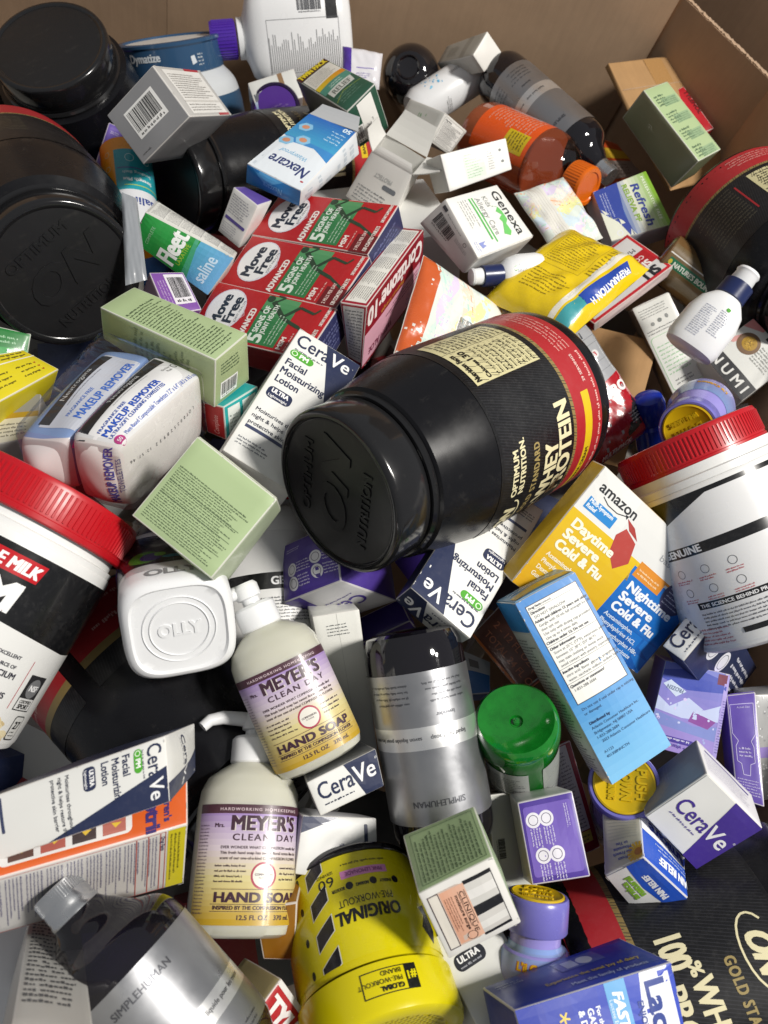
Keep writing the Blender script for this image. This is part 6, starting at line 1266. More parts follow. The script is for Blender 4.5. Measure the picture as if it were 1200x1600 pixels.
# ------------------------------------------------------------------ tubs
BLK = plastic('black_tub', (0.006, 0.006, 0.0075), .26, .06, .0002, 40, dirt=.08, spec=.30)
BLKLID = plastic('black_lid', (0.012, 0.012, 0.013), .13, .06, .0002, 30, dirt=.07); BLKTOP = plastic('black_lid_top', (0.014, 0.014, 0.015), .36, .06, .0003, 60, dirt=.08, spec=.3)
INKG = ink('label_gloss', .25, .3, 0, .0002); INKM = ink('label_matte', .38, .1, 0, .0002)
def pose(key): m, L = ROUND_POSE[key]; return M34(m), L

def nutrition(A, x, y, w, h, bgc='#cfc79a'):
    A.rect(x, y, w, h, bgc, 2); c = '#1e1d18'; A.frame(x, y, w, h, .3, c, 3)
    A.text('Nutrition Facts', x + .04 * w, y + h - .1 * h, .065 * h, c, b=.07, w=.5 * w, lv=4); A.text('Calories', x + .04 * w, y + h - .25 * h, .05 * h, c, b=.07, lv=4); A.text('130', x + .34 * w, y + h - .25 * h, .08 * h, c, b=.06, lv=4)
    A.micro(x + .04 * w, y + .05 * h, .52 * w, .64 * h, 9, c, .45, 4, .1)
    for k in range(9): A.rect(x + .03 * w, y + (.05 + .071 * k) * h, .54 * w, .12, c, 3)
    A.rect(x + .6 * w, y, .35, h, c, 3); A.micro(x + .63 * w, y + .05 * h, .34 * w, .9 * h, 14, c, .5, 4)

def whey_label(A, W, H, flavor='BANANA CREAM', ks=1.0):
    A.rect(0, 0, W, H, '#0d0d0f', 1)
    for k in range(-60, int(W / 2.2)):
        x = k * 2.2; A.line(x, .28 * H, x + .26 * H, .98 * H, .5, '#26262a', 1.3)
    A.rect(0, 0, W, .28 * H, '#a8262c', 1.6); A.rect(0, .28 * H, W, .03 * H, '#8c7848', 1.8)
    c = '#e2d9b0'; m = W / 2
    A.text('GOLD STANDARD', m - 5, .665 * H, .05 * H, '#9c8a58', 'c', .05, 62, lv=4, sp=.1); A.text('100', m - 30 - 32 * ks, .40 * H, .15 * H * ks, c, 'l', .05 * ks, 24 * ks, lv=4); A.text('%', m - 30 - 10 * ks, .50 * H, .07 * H * ks, c, 'l', .05, lv=4); A.text('WHEY', m - 30, .485 * H, .12 * H * ks, c, 'l', .05 * ks, 50 * ks, lv=4); A.text('PROTEIN', m - 30, .345 * H, .12 * H * ks, c, 'l', .05 * ks, 76 * ks, lv=4)
    A.text('ON', m - 34, .80 * H, .11 * H, c, 'c', .06, 24, it=.3, lv=4); A.curve([(m - 34 + 21 * math.cos(a_ / 10), .845 * H + .085 * H * math.sin(a_ / 10)) for a_ in range(24, 64, 3)], 1.3, c, 4); A.text('OPTIMUM', m - 8, .86 * H, .045 * H, c, 'l', .05, 36, lv=4); A.text('NUTRITION.', m - 8, .795 * H, .045 * H, c, 'l', .05, 42, lv=4)
    A.rect(m - 44, .11 * H, 88, .075 * H, '#d8b81c', 2); A.text(flavor, m - 40, .13 * H, .03 * H, '#3a2e10', 'l', .05, 40, lv=4); A.micro(m - 44, .025 * H, 120, .03 * H, 1, '#e2b0a8', .8, 4, 0)
    A.text('29 SERVINGS', m + 50, .1 * H, .022 * H, '#e8c8c0', 'l', .03, lv=4); A.text('FUEL YOUR BODY', m - 44, .286 * H, .018 * H, '#2a2416', 'l', .04, lv=4)
    x = m - 190
    nutrition(A, m + 78, .36 * H, 58, .58 * H)
    A.micro(m - 150, .4 * H, 60, .4 * H, 9, '#5d5848', .4, 4); A.rect(m + 150, .4 * H, 1.6, .4 * H, '#a8262c', 3)
    A.micro(m + 78, .05 * H, 66, .14 * H, 4, '#d89a92', .5, 4); A.micro(m + 155, .35 * H, 50, .5 * H, 12, '#5d5848', .4, 4)

def whey_tub(key, R, label, group, lidR=None, th=0.0, lidh=.03, bare=False, lab0=.10, lab1=.64, shoulder=.66, logo_rot=0.0, lidlogo=True, red_wide=False, k=1.0):
    M, L = pose(key); lidR = lidR or R * .765
    o = empty('protein_tub', M); tag(o, label, 'tub', group)
    zl = L - lidh
    pr = curve_pts([(R * .86, 0), (R * .95, L * .012), (R, L * .06), (R * 1.0, L * .2), (R * .995, L * shoulder * .8), (R * .985, L * shoulder), (R * .94, L * (shoulder + .09)), (R * .84, zl - .006)], 5)
    body = lathe([(.0005, 0.004)] + [(R * .8, .004)] + pr + [(lidR * .97, zl - .003), (lidR * .93, zl + .004)])
    link('body', body.mesh('body', 96), o, BLK)
    # neck bead and lid
    nb = lathe([(lidR * .96, zl - .0045), (lidR * 1.035, zl - .004), (lidR * 1.045, zl - .0015), (lidR * 1.02, zl + .0005), (lidR * .96, zl + .001)]); link('neck_ring', nb.mesh('neck_ring', 96, False, False), o, BLKLID)
    e = .0028
    ld = lathe([(lidR * .985, zl + .0015), (lidR, zl + .003), (lidR * 1.0, L - e * 1.4), (lidR - e * .35, L - e * .4), (lidR - e, L), (lidR - .006, L), (lidR - .0075, L - .0012)])
    lo = link('lid', ld.mesh('lid', 96, False, False), o, BLKLID)
    link('lid_top', lathe([(lidR - .0072, L - .0014), (lidR - .009, L - .0012), (.001, L - .0012)]).mesh('lid_top', 96, False, True), lo, BLKTOP)
    if lidlogo:
        raised_text('raised_lettering', [('ON', 0, -lidR * 170, lidR * 420, .35, lidR * 1150), ('OPTIMUM', 0, lidR * 430, lidR * 130, 0, lidR * 1000), ('NUTRITION', 0, -lidR * 520, lidR * 130, 0, lidR * 1000)], L - .0012, lo, BLKTOP, logo_rot, .0009)
    if not bare:
        H = L * (lab1 - lab0) * 1000; W = 2 * math.pi * R * 1000 * .97
        A = Art(W, H, hash_s(key)); whey_label(A, W, H, ks=k)
        if red_wide: A.rect(0, 0, W, .62 * H, '#a8262c', 4.5); A.rect(0, .62 * H, W, .1 * H, '#8c7848', 4.5); A.micro(0, .1 * H, W, .4 * H, 3, '#d8a8a0', .4, 5)
        wrap('label', body, A, L * lab0, o, INKM, R, th, .0003)
    return o
SP = math.radians
whey_tub('jar_main', .074, 'biggest black protein tub, red and gold label, lying across the middle of the heap', 'black protein tubs', .058, th=SP(-22), lidh=.031, lab0=.09, lab1=.63, shoulder=.60, logo_rot=SP(-25))
whey_tub('jar_tl', .084, 'upright black protein tub with plain black lid at the back wall', 'black protein tubs', .0625, lidh=.03, bare=True, shoulder=.55, lidlogo=False)
whey_tub('jar_left', .084, 'black protein tub with embossed lid facing out beside the orange canister', 'black protein tubs', .062, th=SP(75), lidh=.03, lab0=.05, lab1=.58, shoulder=.6, logo_rot=SP(195))
whey_tub('jar_mid', .063, 'black protein tub lying under the bandage box', 'black protein tubs', .055, th=SP(40), lidh=.028, lab0=.1, lab1=.58, shoulder=.58, lidlogo=False)
whey_tub('jar_right', .084, 'black protein tub with red band beside the eye drop carton', 'black protein tubs', .062, th=SP(-120), lidh=.03, lab0=.05, lab1=.62, shoulder=.64)
whey_tub('jar_br', .084, 'black protein tub lettered 100% WHEY lying beside the lactase carton', 'black protein tubs', .06, th=SP(20), lab0=.02, lab1=.66, shoulder=.75, k=.84)
whey_tub('jar_dark', .078, 'black protein tub with a bare glossy shoulder under the gummy bottle', 'black protein tubs', .056, th=SP(205), lab0=.03, lab1=.33, shoulder=.42, red_wide=True)

# blue-lidded tub
M, L = pose('dymatize'); o = empty('blue_lidded_tub', M); tag(o, 'pale tub with a steel blue lid at the back wall', 'tub')
R, lr = .077, .062
PALE = plastic('pale_tub', '#c9cdd0', .35, .06); BLU = plastic('steel_blue_lid', '#2f4f70', .2, .05); 
bd = lathe([(R * .9, 0), (R, .006), (R, L * .62)] + curve_pts([(R, L * .62), (R * .95, L * .74), (R * .80, L - .036)], 6) + [(lr * .96, L - .034)]); link('body', bd.mesh('body', 80), o, PALE)
ld = lathe([(lr * .96, L - .036), (lr, L - .034), (lr, L - .006), (lr * 1.03, L - .004), (lr * 1.03, L - .001), (lr * 1.0, L), (lr * .9, L), (lr * .88, L - .003), (.001, L - .003)]); lo = link('lid', ld.mesh('lid', 80, False, True), o, BLU)
wt = lathe([(lr * .875, L - .0028), (lr * .875, L - .0022), (.001, L - .0020)]); link('lid_disc', wt.mesh('lid_disc', 80, False, True), lo, plastic('white_disc', '#e4e2de', .4))
A = Art(lr * 2000 * math.pi, 26, 3); A.text('Dymatize', A.W / 2 - 24, 15, 8.5, '#cfd6dc', 'c', .05, 42); A.poly([(A.W / 2 - 55, 7), (A.W / 2 - 49, 7), (A.W / 2 - 49, 17), (A.W / 2 - 55, 15)], '#cfd6dc', 2); A.poly([(A.W / 2 + 34, 7), (A.W / 2 + 40, 9), (A.W / 2 + 38, 17), (A.W / 2 + 33, 16)], '#cfd6dc', 2); A.micro(A.W / 2 + 42, 5, 8, 14, 4, '#b9c4cc')
wrap('lettering', ld, A, L - .033, lo, INKM, lr, SP(-10))
A = Art(R * 2000 * math.pi, L * 600, 4); A.rect(A.W * .42, L * 160, A.W * .5, L * 430, '#31516f', 1); A.micro(A.W * .6, L * 240, 50, 40, 9, '#aebccb', .4); A.text('HYDRO', A.W * .60, L * 60, 16, '#42618a', 'l', .1); wrap('label', bd, A, L * .1, o, INKM, R, SP(20))

# muscle milk style tubs: white body, red ribbed lid
MW = plastic('white_tub', '#e2e2e0', .32, .05); RLID = plastic('red_lid', '#b3141f', .3, .06)
def milk_tub(key, R, lr, lidh, label, art, th=0.0, lab=(.05, .74)):
    M, L = pose(key); o = empty('protein_tub', M); tag(o, label, 'tub')
    z = L - lidh
    bd = lathe([(R * .9, 0), (R * .98, .003), (R, .008), (R, L * .70)] + curve_pts([(R, L * .70), (R * .985, L * .76), (R * .955, z - .012)], 5) + [(R * .975, z - .011), (R * .975, z - .006), (R * .93, z - .005), (R * .93, z + .002)])
    link('body', bd.mesh('body', 96), o, MW)
    ld = lathe([(lr * .99, z), (lr * 1.01, z + .001), (lr * 1.01, z + .004), (lr, z + .0045), (lr, L - .003), (lr * .985, L - .0006), (lr * .95, L), (lr * .9, L), (lr * .885, L - .0015), (.001, L - .0015)])
    lo = link('lid', ld.mesh('lid', 96, False, True), o, RLID); ribbed('grip_rib', lr, z + .006, L - .004, lo, RLID, 110, .0006)
    W = 2 * math.pi * R * 1000; H = L * (lab[1] - lab[0]) * 1000; A = Art(W, H, hash_s(key)); art(A, W, H); wrap('label', bd, A, L * lab[0], o, INKG, R, th)
    return o
def milk_left(A, W, H):
    A.rect(0, 0, W, H, '#dededb', 1); m = W / 2
    A.poly([(0, .62 * H), (m - 10, .62 * H), (m + 64, .56 * H), (W, .6 * H), (W, H), (0, H)], '#101012', 1.5)
    A.poly([(m - 75, .85 * H), (m + 17, .85 * H), (m + 19, .96 * H), (m - 75, .96 * H)], '#b8141e', 2); A.text('MUSCLE MILK', m + 16, .872 * H, .065 * H, '#f2eeec', 'r', .07, 52, it=.15, lv=4); A.text('GYM', m + 12, .66 * H, .15 * H, '#ececea', 'r', .1, 60, it=.1, lv=4)
    A.line(m + 8, .18 * H, m + 8, .5 * H, .5, '#b03848', 3); A.line(m + 44, .2 * H, m + 44, .48 * H, .5, '#b03848', 3)
    for k, (s, h) in enumerate((('EXCELLENT', 2), ('SOURCE OF', 2), ('CALCIUM', 3.4), ('AND', 1.8), ('VITAMINS', 3.4), ('A,C&D', 5))): A.text(s, m + 26, (.46 - .055 * k) * H, h, '#30303c', 'c', .05, lv=4)
    A.rect(m + 48, .2 * H, 17, 22, '#2c2c2e', 2); A.ell(m + 56.5, .2 * H + 14, 6, 6, '#77787a', 3); A.text('NSF', m + 56.5, .2 * H + 12.5, 3.4, '#f0f0f0', 'c', .06, lv=4); A.rect(m + 48.7, .2 * H + .7, 15.6, 7, '#dcdcda', 3); A.text('CERTIFIED', m + 56.5, .2 * H + 4.8, 1.8, '#222', 'c', .05, lv=4); A.text('SPORT', m + 56.5, .2 * H + 1.5, 2.6, '#222', 'c', .07, lv=4)
    for k in range(34):
        A.ell(m + 26 + A.r.uniform(-32, 26), A.r.uniform(0, .14) * H, A.r.uniform(3, 8), A.r.uniform(2, 5), A.r.choice(('#d8c79c', '#cbb688', '#e0d2ac')), 2 + .02 * k, 14)
    A.rrect(m + 56, .03 * H, 11, 15, 2, '#2b2b2d', 4); A.rrect(m + 56.7, .03 * H + .7, 9.6, 13.6, 1.6, '#d6d6d2', 5); A.text('27', m + 61.5, .03 * H + 7, 4.4, '#2a2a2c', 'c', .06, lv=6); A.micro(m + 58, .03 * H + 2, 7, 4, 2, '#444', .5, 6)
def milk_right(A, W, H):
    A.rect(0, 0, W, H, '#dddddd', 1); m = W / 2
    A.poly([(0, .78 * H), (m - 40, .80 * H), (m + 10, .97 * H), (W, .97 * H), (W, H), (0, H)], '#101012', 1.5)
    A.rect(m - 52, .62 * H, 110, .07 * H, '#141416', 2); A.text('GENUINE', m - 40, .635 * H, .045 * H, '#ededed', 'l', .06, lv=4)
    for k in range(6):
        x = m - 32 + 20 * (k % 3) ; y = (.52 - .13 * (k // 3)) * H; A.ring(x, y, 3.2, 3.2, .4, '#55565c', 3); A.micro(x - 7, y - 8, 14, 3.6, 2, '#b84a54', .6, 4)
    A.rect(m - 30, .27 * H, 70, .045 * H, '#1c1c1e', 2); A.text('THE SCIENCE BEHIND PROTEIN', m - 28, .28 * H, .022 * H, '#ececec', 'l', .05, 62, lv=4); A.micro(m - 30, .13 * H, 70, .12 * H, 5, '#66666c', .5, 4); A.rect(m - 5, .07 * H, 50, .035 * H, '#1c1c1e', 2); A.micro(m - 45, .03 * H, 34, .12 * H, 5, '#b06068', .5, 4)
def milk_gen(A, W, H):
    A.rect(0, 0, W, H, '#dddddb', 1); m = W / 2; A.rect(0, .42 * H, W, .16 * H, '#121214', 2); A.text('GENUINE', m - 3, .46 * H, .075 * H, '#f0f0f0', 'l', .06, lv=4); A.micro(m - 20, .1 * H, 60, .25 * H, 8, '#55565a', .5, 4)
milk_tub('mm_left', .060, .0595, .027, 'white protein tub with red ribbed lid and sport seal on its label', milk_left, SP(2), lab=(.04, .72))
milk_tub('mm_right', .061, .054, .026, 'white protein tub with red lid and icon table, below the tea carton', milk_right, SP(-12), lab=(.03, .74))
milk_tub('mm_hidden', .052, .050, .026, 'white protein tub with red lid buried between sage carton and big tub', milk_gen, SP(8), lab=(.05, .62))

# yellow pre-workout tub
M, L = pose('c4'); o = empty('yellow_supplement_tub', M); tag(o, 'bright yellow pre-workout tub with black chevrons lying head down', 'tub')
YEL = plastic('yellow_plastic', '#d2c40a', .25, .05); R = .0445
bd = lathe([(R * .8, 0), (R * .93, .002), (R * .97, .006), (R * .98, .02), (R, L * .5), (R, L - .028)]); link('body', bd.mesh('body', 96), o, YEL)
ring = lathe([(R * .82, -.001), (R * .96, .0005), (R * 1.0, .003), (R * 1.0, .0055), (R * .985, .006)]); link('base_ring', ring.mesh('base_ring', 96), o, smoke_plastic('smoke_dark'))
ld = lathe([(R * 1.0, L - .027), (R * 1.045, L - .026), (R * 1.045, L - .004), (R * 1.02, L - .001), (R * .98, L), (R * .8, L), (R * .78, L - .002), (.001, L - .002)]); lo = link('lid', ld.mesh('lid', 96, False, True), o, YEL)
hx = bmesh.new()
for i in range(-12, 13):
    for j in range(-12, 13):
        x, y = (i + .5 * (j % 2)) * .0034, j * .003
        if math.hypot(x, y) < R * .74:
            bmesh.ops.create_circle(hx, cap_ends=True, cap_tris=False, segments=6, radius=.0014, matrix=Matrix.Translation((x, y, L - .0012)))
me = bpy.data.meshes.new('honeycomb_pattern'); hx.to_mesh(me); hx.free(); link('honeycomb_pattern', me, lo, YEL)
W, H = 2 * math.pi * R * 1000, (L - .038) * 1000; A = Art(W, H, 5); A.rect(0, 0, W, H, '#d3c60c', 1); m = W / 2; K = '#16161a'
A.text('ORIGINAL', m + 2, .56 * H, .12 * H, K, 'c', .05, 40, it=.1, lv=4); A.text('PRE-WORKOUT', m + 2, .45 * H, .07 * H, K, 'c', .0, 34, lv=4)
for k, s in enumerate(('ENERGY', 'ENDURANCE', 'BOOSTER')): A.ell(m - 20 + 15 * k, .33 * H, 2.3, 2.3, K, 2); A.text(s, m - 17 + 15 * k, .325 * H, 1.8, K, b=.05, w=8, lv=4)
A.rect(m - 16, .17 * H, 30, .08 * H, '#d98ac4', 2); A.text('PINK LEMONADE', m - 13, .19 * H, .038 * H, '#8c4a80', b=.03, w=24, lv=4); A.text('60', m + 18, .18 * H, .1 * H, K, w=11, lv=4); A.text('SERVINGS', m + 18, .13 * H, .03 * H, K, w=11, lv=4); A.micro(m - 16, .09 * H, 34, .04 * H, 1, '#5c560e', .6, 4)
for k in range(4):
    y = (-.08 + .30 * k) * H; x = m + 24
    A.poly([(x, y), (x + 13, y + .13 * H), (x + 13, y + .30 * H), (x, y + .17 * H)], '#d8d6cc', 1.8); A.poly([(x + .6, y + .012 * H), (x + 12.4, y + .135 * H), (x + 12.4, y + .29 * H), (x + .6, y + .165 * H)], '#1a1a1e', 2.4); A.ell(x + 20, y + 8, 1.4, 2.4, '#2c2a14', 2)
A.poly([(m - 40, .55 * H), (m - 33, .6 * H), (m - 36, .68 * H), (m - 31, .8 * H), (m - 38, .95 * H), (m - 44, .8 * H)], '#26242a', 2)
wrap('label', bd, A, .0062, o, INKG, R, SP(-14), .0003)
A = Art(2 * math.pi * R * 1000, 22, 6); m = A.W / 2; A.frame(m - 26, 4, 32, 13, .5, K, 2); A.rect(m - 26, 4, 7, 13, K, 2); A.text('#1', m - 25.3, 8, 4, '#d8cc14', b=.06, lv=4)
for k, s in enumerate(('GLOBAL', 'PRE-WORKOUT', 'BRAND')): A.text(s, m - 17, 13 - 3.8 * k, 2.4, K, b=.06 if k == 0 else 0, lv=4)
wrap('lettering', ld, A, L - .026, lo, INKG, R * 1.045, SP(0))

# ------------------------------------------------------------------ bottles
SM = smoke_plastic('smoke_bottle'); STEEL = plastic('brushed_cap', '#d8d9da', .24, .08, .0003, 120, metal=.95)
SILV = ink('silver_label', .33, 0, .88, .0002)
def soap_refill(key, R, label, lab=(.28, .80), capr=.013, caph=.016, neck=.22, flat=1.0, see=SM):
    """dark bottle, silver wrap label, ridged steel screw cap"""
    M, L = pose(key); o = empty('soap_bottle', M); tag(o, label, 'bottle', 'dark soap bottles with silver labels')
    zc = L - caph; zs = L * (1 - neck) - caph
    bd = Loft([(z, r, r * flat, 2.0) for r, z in [(R * .6, .003), (R * .78, 0), (R * .9, .002), (R * .985, .009), (R, .018), (R, zs)] + curve_pts([(R, zs), (R * .975, zs + (zc - zs) * .16), (R * .87, zs + (zc - zs) * .34), (R * .62, zs + (zc - zs) * .52), (capr * 1.5, zs + (zc - zs) * .70), (capr * 1.12, zs + (zc - zs) * .86), (capr * .98, zc)], 6)])
    link('body', bd.mesh('body', 96), o, see)
    cp = lathe([(capr * .98, zc - .004), (capr * 1.06, zc - .0035), (capr * 1.06, zc - .0015), (capr, zc), (capr * 1.02, zc + .002), (capr, zc + .004), (capr, L - .001), (capr * .96, L), (.0008, L)]); co = link('cap', cp.mesh('cap', 64, False, True), o, STEEL)
    ribbed('knurl_rib', capr, L - caph * .55, L - .001, co, STEEL, 60, .0003)
    W, H = 2 * math.pi * R * 1000 * .8, L * (lab[1] - lab[0]) * 1000; A = Art(W, H, hash_s(key)); m = W / 2
    A.rect(0, 0, W, H, '#a9aaad', 1); A.rect(0, .36 * H, W, .15 * H, '#efefee', 1.5)
    A.text('SIMPLEHUMAN', m, .84 * H, 3.6, '#6a6b70', 'c', .03, 34, lv=4); A.text('liquid hand soap', m - 14, .425 * H, 2.6, '#77787c', 'c', .02, lv=4); A.text('savon liquide pour les mains', m + 24, .425 * H, 2.4, '#77787c', 'c', .02, lv=4)
    A.text('lavender', m - 14, .28 * H, 2.6, '#6a6b70', 'c', .02, lv=4); A.micro(m - 30, .06 * H, 30, .16 * H, 4, '#77787c', .4, 4); A.micro(m + 8, .06 * H, 30, .16 * H, 4, '#77787c', .4, 4)
    wrap('label', bd, A, L * lab[0], o, SILV, R, 0, .0004)
    return o
soap_refill('sh_mid', .0335, 'dark soap bottle with silver label lying beside the green bottle', lab=(.14, .66))
soap_refill('sh_bl', .0385, 'dark glassy soap bottle with silver label and ridged steel cap pointing up', lab=(.02, .575), capr=.0125, caph=.014, neck=.30, see=smoke_plastic('smoke_clear', (.01, .009, .012), .30, (.5, .47, .52)))
sh = soap_refill('sh_top', .0345, 'dark soap bottle with silver label behind the orange bottle', lab=(.14, .70), capr=.011)
M, L = pose('black_ball'); o = empty('black_bottle', M); tag(o, 'round glossy black bottle bottom facing out at the back wall', 'bottle')
R = .0385
bd = lathe([(.0005, .003), (R * .2, .0026), (R * .34, .0005), (R * .42, 0), (R * .6, .003), (R * .78, .010), (R * .9, .018), (R * .97, .028), (R, .04), (R, L * .8), (R * .7, L * .95), (R * .3, L)]); link('body', bd.mesh('body', 80), o, smoke_plastic('black_gloss', (.008, .007, .009), .02))
link('base_ring', lathe([(R * .3, .0012), (R * .36, -.0008), (R * .40, .0008)]).mesh('base_ring', 64, False, False), o, smoke_plastic('black_gloss'))

M, L = pose('dots_bottle'); o = empty('lotion_tube', M); tag(o, 'white tube with light blue dots near the back wall', 'tube')
R = .0255; WPL = plastic('white_plastic', '#e4e5e6', .3, .05)
bd = lathe([(R * .5, 0), (R * .85, .001), (R * .97, .005), (R, .012), (R, L * .9), (R * .8, L)]); link('body', bd.mesh('body', 64), o, WPL)
A = Art(140, L * 850, 9)
for k in range(16): A.ell(A.W / 2 + 22 + A.r.uniform(-9, 9), L * 600 + A.r.uniform(-12, 14), A.r.uniform(.6, 1.8), A.r.uniform(.6, 1.8), A.r.choice(('#58b4dc', '#7cc4e4', '#3f9fd0')), 2, 12)
A.text('care', A.W / 2 + 24, L * 250, 6, '#3c4450', rot=-90, b=.05); A.micro(A.W / 2 + 16, L * 180, 4, 20, 8, '#666'); A.micro(A.W / 2 - 26, L * 500, 20, 8, 3, '#777'); wrap('lettering', bd, A, .008, o, INKG, R)

# orange gargle bottle: clear body, orange label, orange cap
M, L = pose('orange_bottle'); o = empty('orange_labelled_bottle', M); tag(o, 'reddish clear bottle with orange label and orange cap', 'bottle')
R = .0415; CLR = smoke_plastic('red_liquid', (.45, .12, .05), .3, (.9, .55, .4))
zc = L - .024
bd = lathe([(R * .7, 0), (R * .92, .002), (R, .012), (R, L * .60), (R * .99, L * .62)]); link('body', bd.mesh('body', 80), o, CLR)
link('shoulder', lathe(curve_pts([(R, L * .60), (R * .985, L * .66), (R * .90, L * .73), (R * .66, L * .81), (.0185, zc - .004), (.0165, zc)], 6)).mesh('shoulder', 80, False, False), o, clear_film('clear_pink', (.86, .74, .70), .08, .05))
OR = plastic('orange_cap', '#d3640c', .3, .06)
cp = lathe([(.0205, zc - .001), (.0218, zc), (.0218, L - .002), (.0205, L), (.0165, L), (.0155, L - .0012), (.0005, L - .0012)]); co = link('cap', cp.mesh('cap', 64, False, True), o, OR); ribbed('grip_rib', .0218, zc + .002, L - .003, co, OR, 44, .0004)
A = Art(2 * math.pi * R * 1000, L * 480, 12); m = A.W / 2; A.rect(m - 52, 0, 74, A.H, '#e2561a', 1); A.rect(m + 70, 0, 50, A.H, '#b8321a', 1)
A.rect(m - 12, A.H * .55, 24, A.H * .38, '#d2b81c', 2); A.micro(m - 10, A.H * .6, 20, A.H * .3, 6, '#6d5a10', .5, 4); A.micro(m - 46, A.H * .1, 36, A.H * .8, 14, '#e8a48c', .5, 4); A.rect(m - 50, A.H * .15, 5, A.H * .6, '#c9b0b4', 2); A.turn(1); wrap('label', bd, A, L * .13, o, INKG, R, SP(-14))

# orange and teal canister
M, L = pose('canister'); o = empty('canister', M); tag(o, 'orange and teal canister standing upside down', 'canister')
R = .0255; bd = lathe([(R * .9, 0), (R, .0012), (R * 1.0, L)]); link('body', bd.mesh('body', 64), o, plastic('orange_can', '#e8920f', .35))
A = Art(2 * math.pi * R * 1000, L * 960, 13); m = A.W / 2; A.rect(0, 0, A.W, A.H, '#ea960f', 1); A.rect(m - 46, L * 120, 58, L * 420, '#279aa6', 2); A.rect(m - 46, L * 540, 58, L * 400, '#d8dade', 2)
A.text('Saline', m - 10, L * 620, 8, '#3b4c8c', 'c', .04, 34, lv=4); A.text('Strength Plus', m - 10, L * 420, 3.6, '#e0e8e8', 'c', .05, 30, lv=4); A.text('Soothing Bath', m - 10, L * 350, 2.8, '#d0e2e2', 'c', .03, 30, lv=4); A.rect(m - 40, L * 310, 50, 1.0, '#5a4a90', 4); A.ring(m - 20, L * 210, 4.4, 4.4, .5, '#c8e4e2', 4); A.ring(m - 3, L * 210, 4.4, 4.4, .5, '#c8e4e2', 4); A.rect(m - 36, L * 490, 40, .8, '#b9c83a', 4)
for k in range(3): A.ring(m + 20, L * (150 + 150 * k), 3.2, 3.2, .6, '#ecd3a4', 4)
wrap('label', bd, A, .002, o, INKG, R, SP(0))

# white jug with violet cap
M, L = pose('jug'); o = empty('white_jug', M); tag(o, 'big white plastic jug with violet screw cap against the back wall', 'jug')
zc = L - .042
bd = Loft([(0, .040, .028, 3), (.004, .048, .034, 3.2), (.014, .052, .038, 3.4), (zc - .026, .054, .039, 3.6), (zc - .014, .051, .036, 3.4), (zc - .006, .043, .031, 3.0), (zc - .001, .028, .024, 2.3), (zc + .004, .0185, .0185, 2), (zc + .008, .0185, .0185, 2)]); link('body', bd.mesh('body', 96), o, WPL)
VC = plastic('violet_cap', '#4c2a9c', .28, .05)
nk = lathe([(.019, zc + .001), (.0235, zc + .002), (.0235, zc + .008), (.019, zc + .009)]); link('neck_ring', nk.mesh('neck_ring', 64, False, False), o, WPL)
cp = lathe([(.0195, zc + .010), (.0215, zc + .011), (.0215, L - .002), (.0205, L), (.0005, L)]); co = link('cap', cp.mesh('cap', 64, False, True), o, VC); ribbed('grip_rib', .0215, zc + .012, L - .003, co, VC, 36, .0007)
A = Art(90, (zc - .034) * 1000, 15); w, h = A.turn(3)
A.barcode(.45 * w, .74 * h, .3 * w, .14 * h, bgc=None, ink_='#55565a'); A.rect(.80 * w, .66 * h, .14 * w, .24 * h, '#2a2a2c', 2)
for k in range(34):
    x = (.06 + .026 * k) * w; A.rect(x, .1 * h, .9, (.2 + .25 * A.r.random()) * h, '#8d8e90', 2)
A.frame(.05 * w, .08 * h, .9 * w, .6 * h, .4, '#6a6b6e', 3); wrap('lettering', bd, A, .012, o, INKG, .053, SP(0))

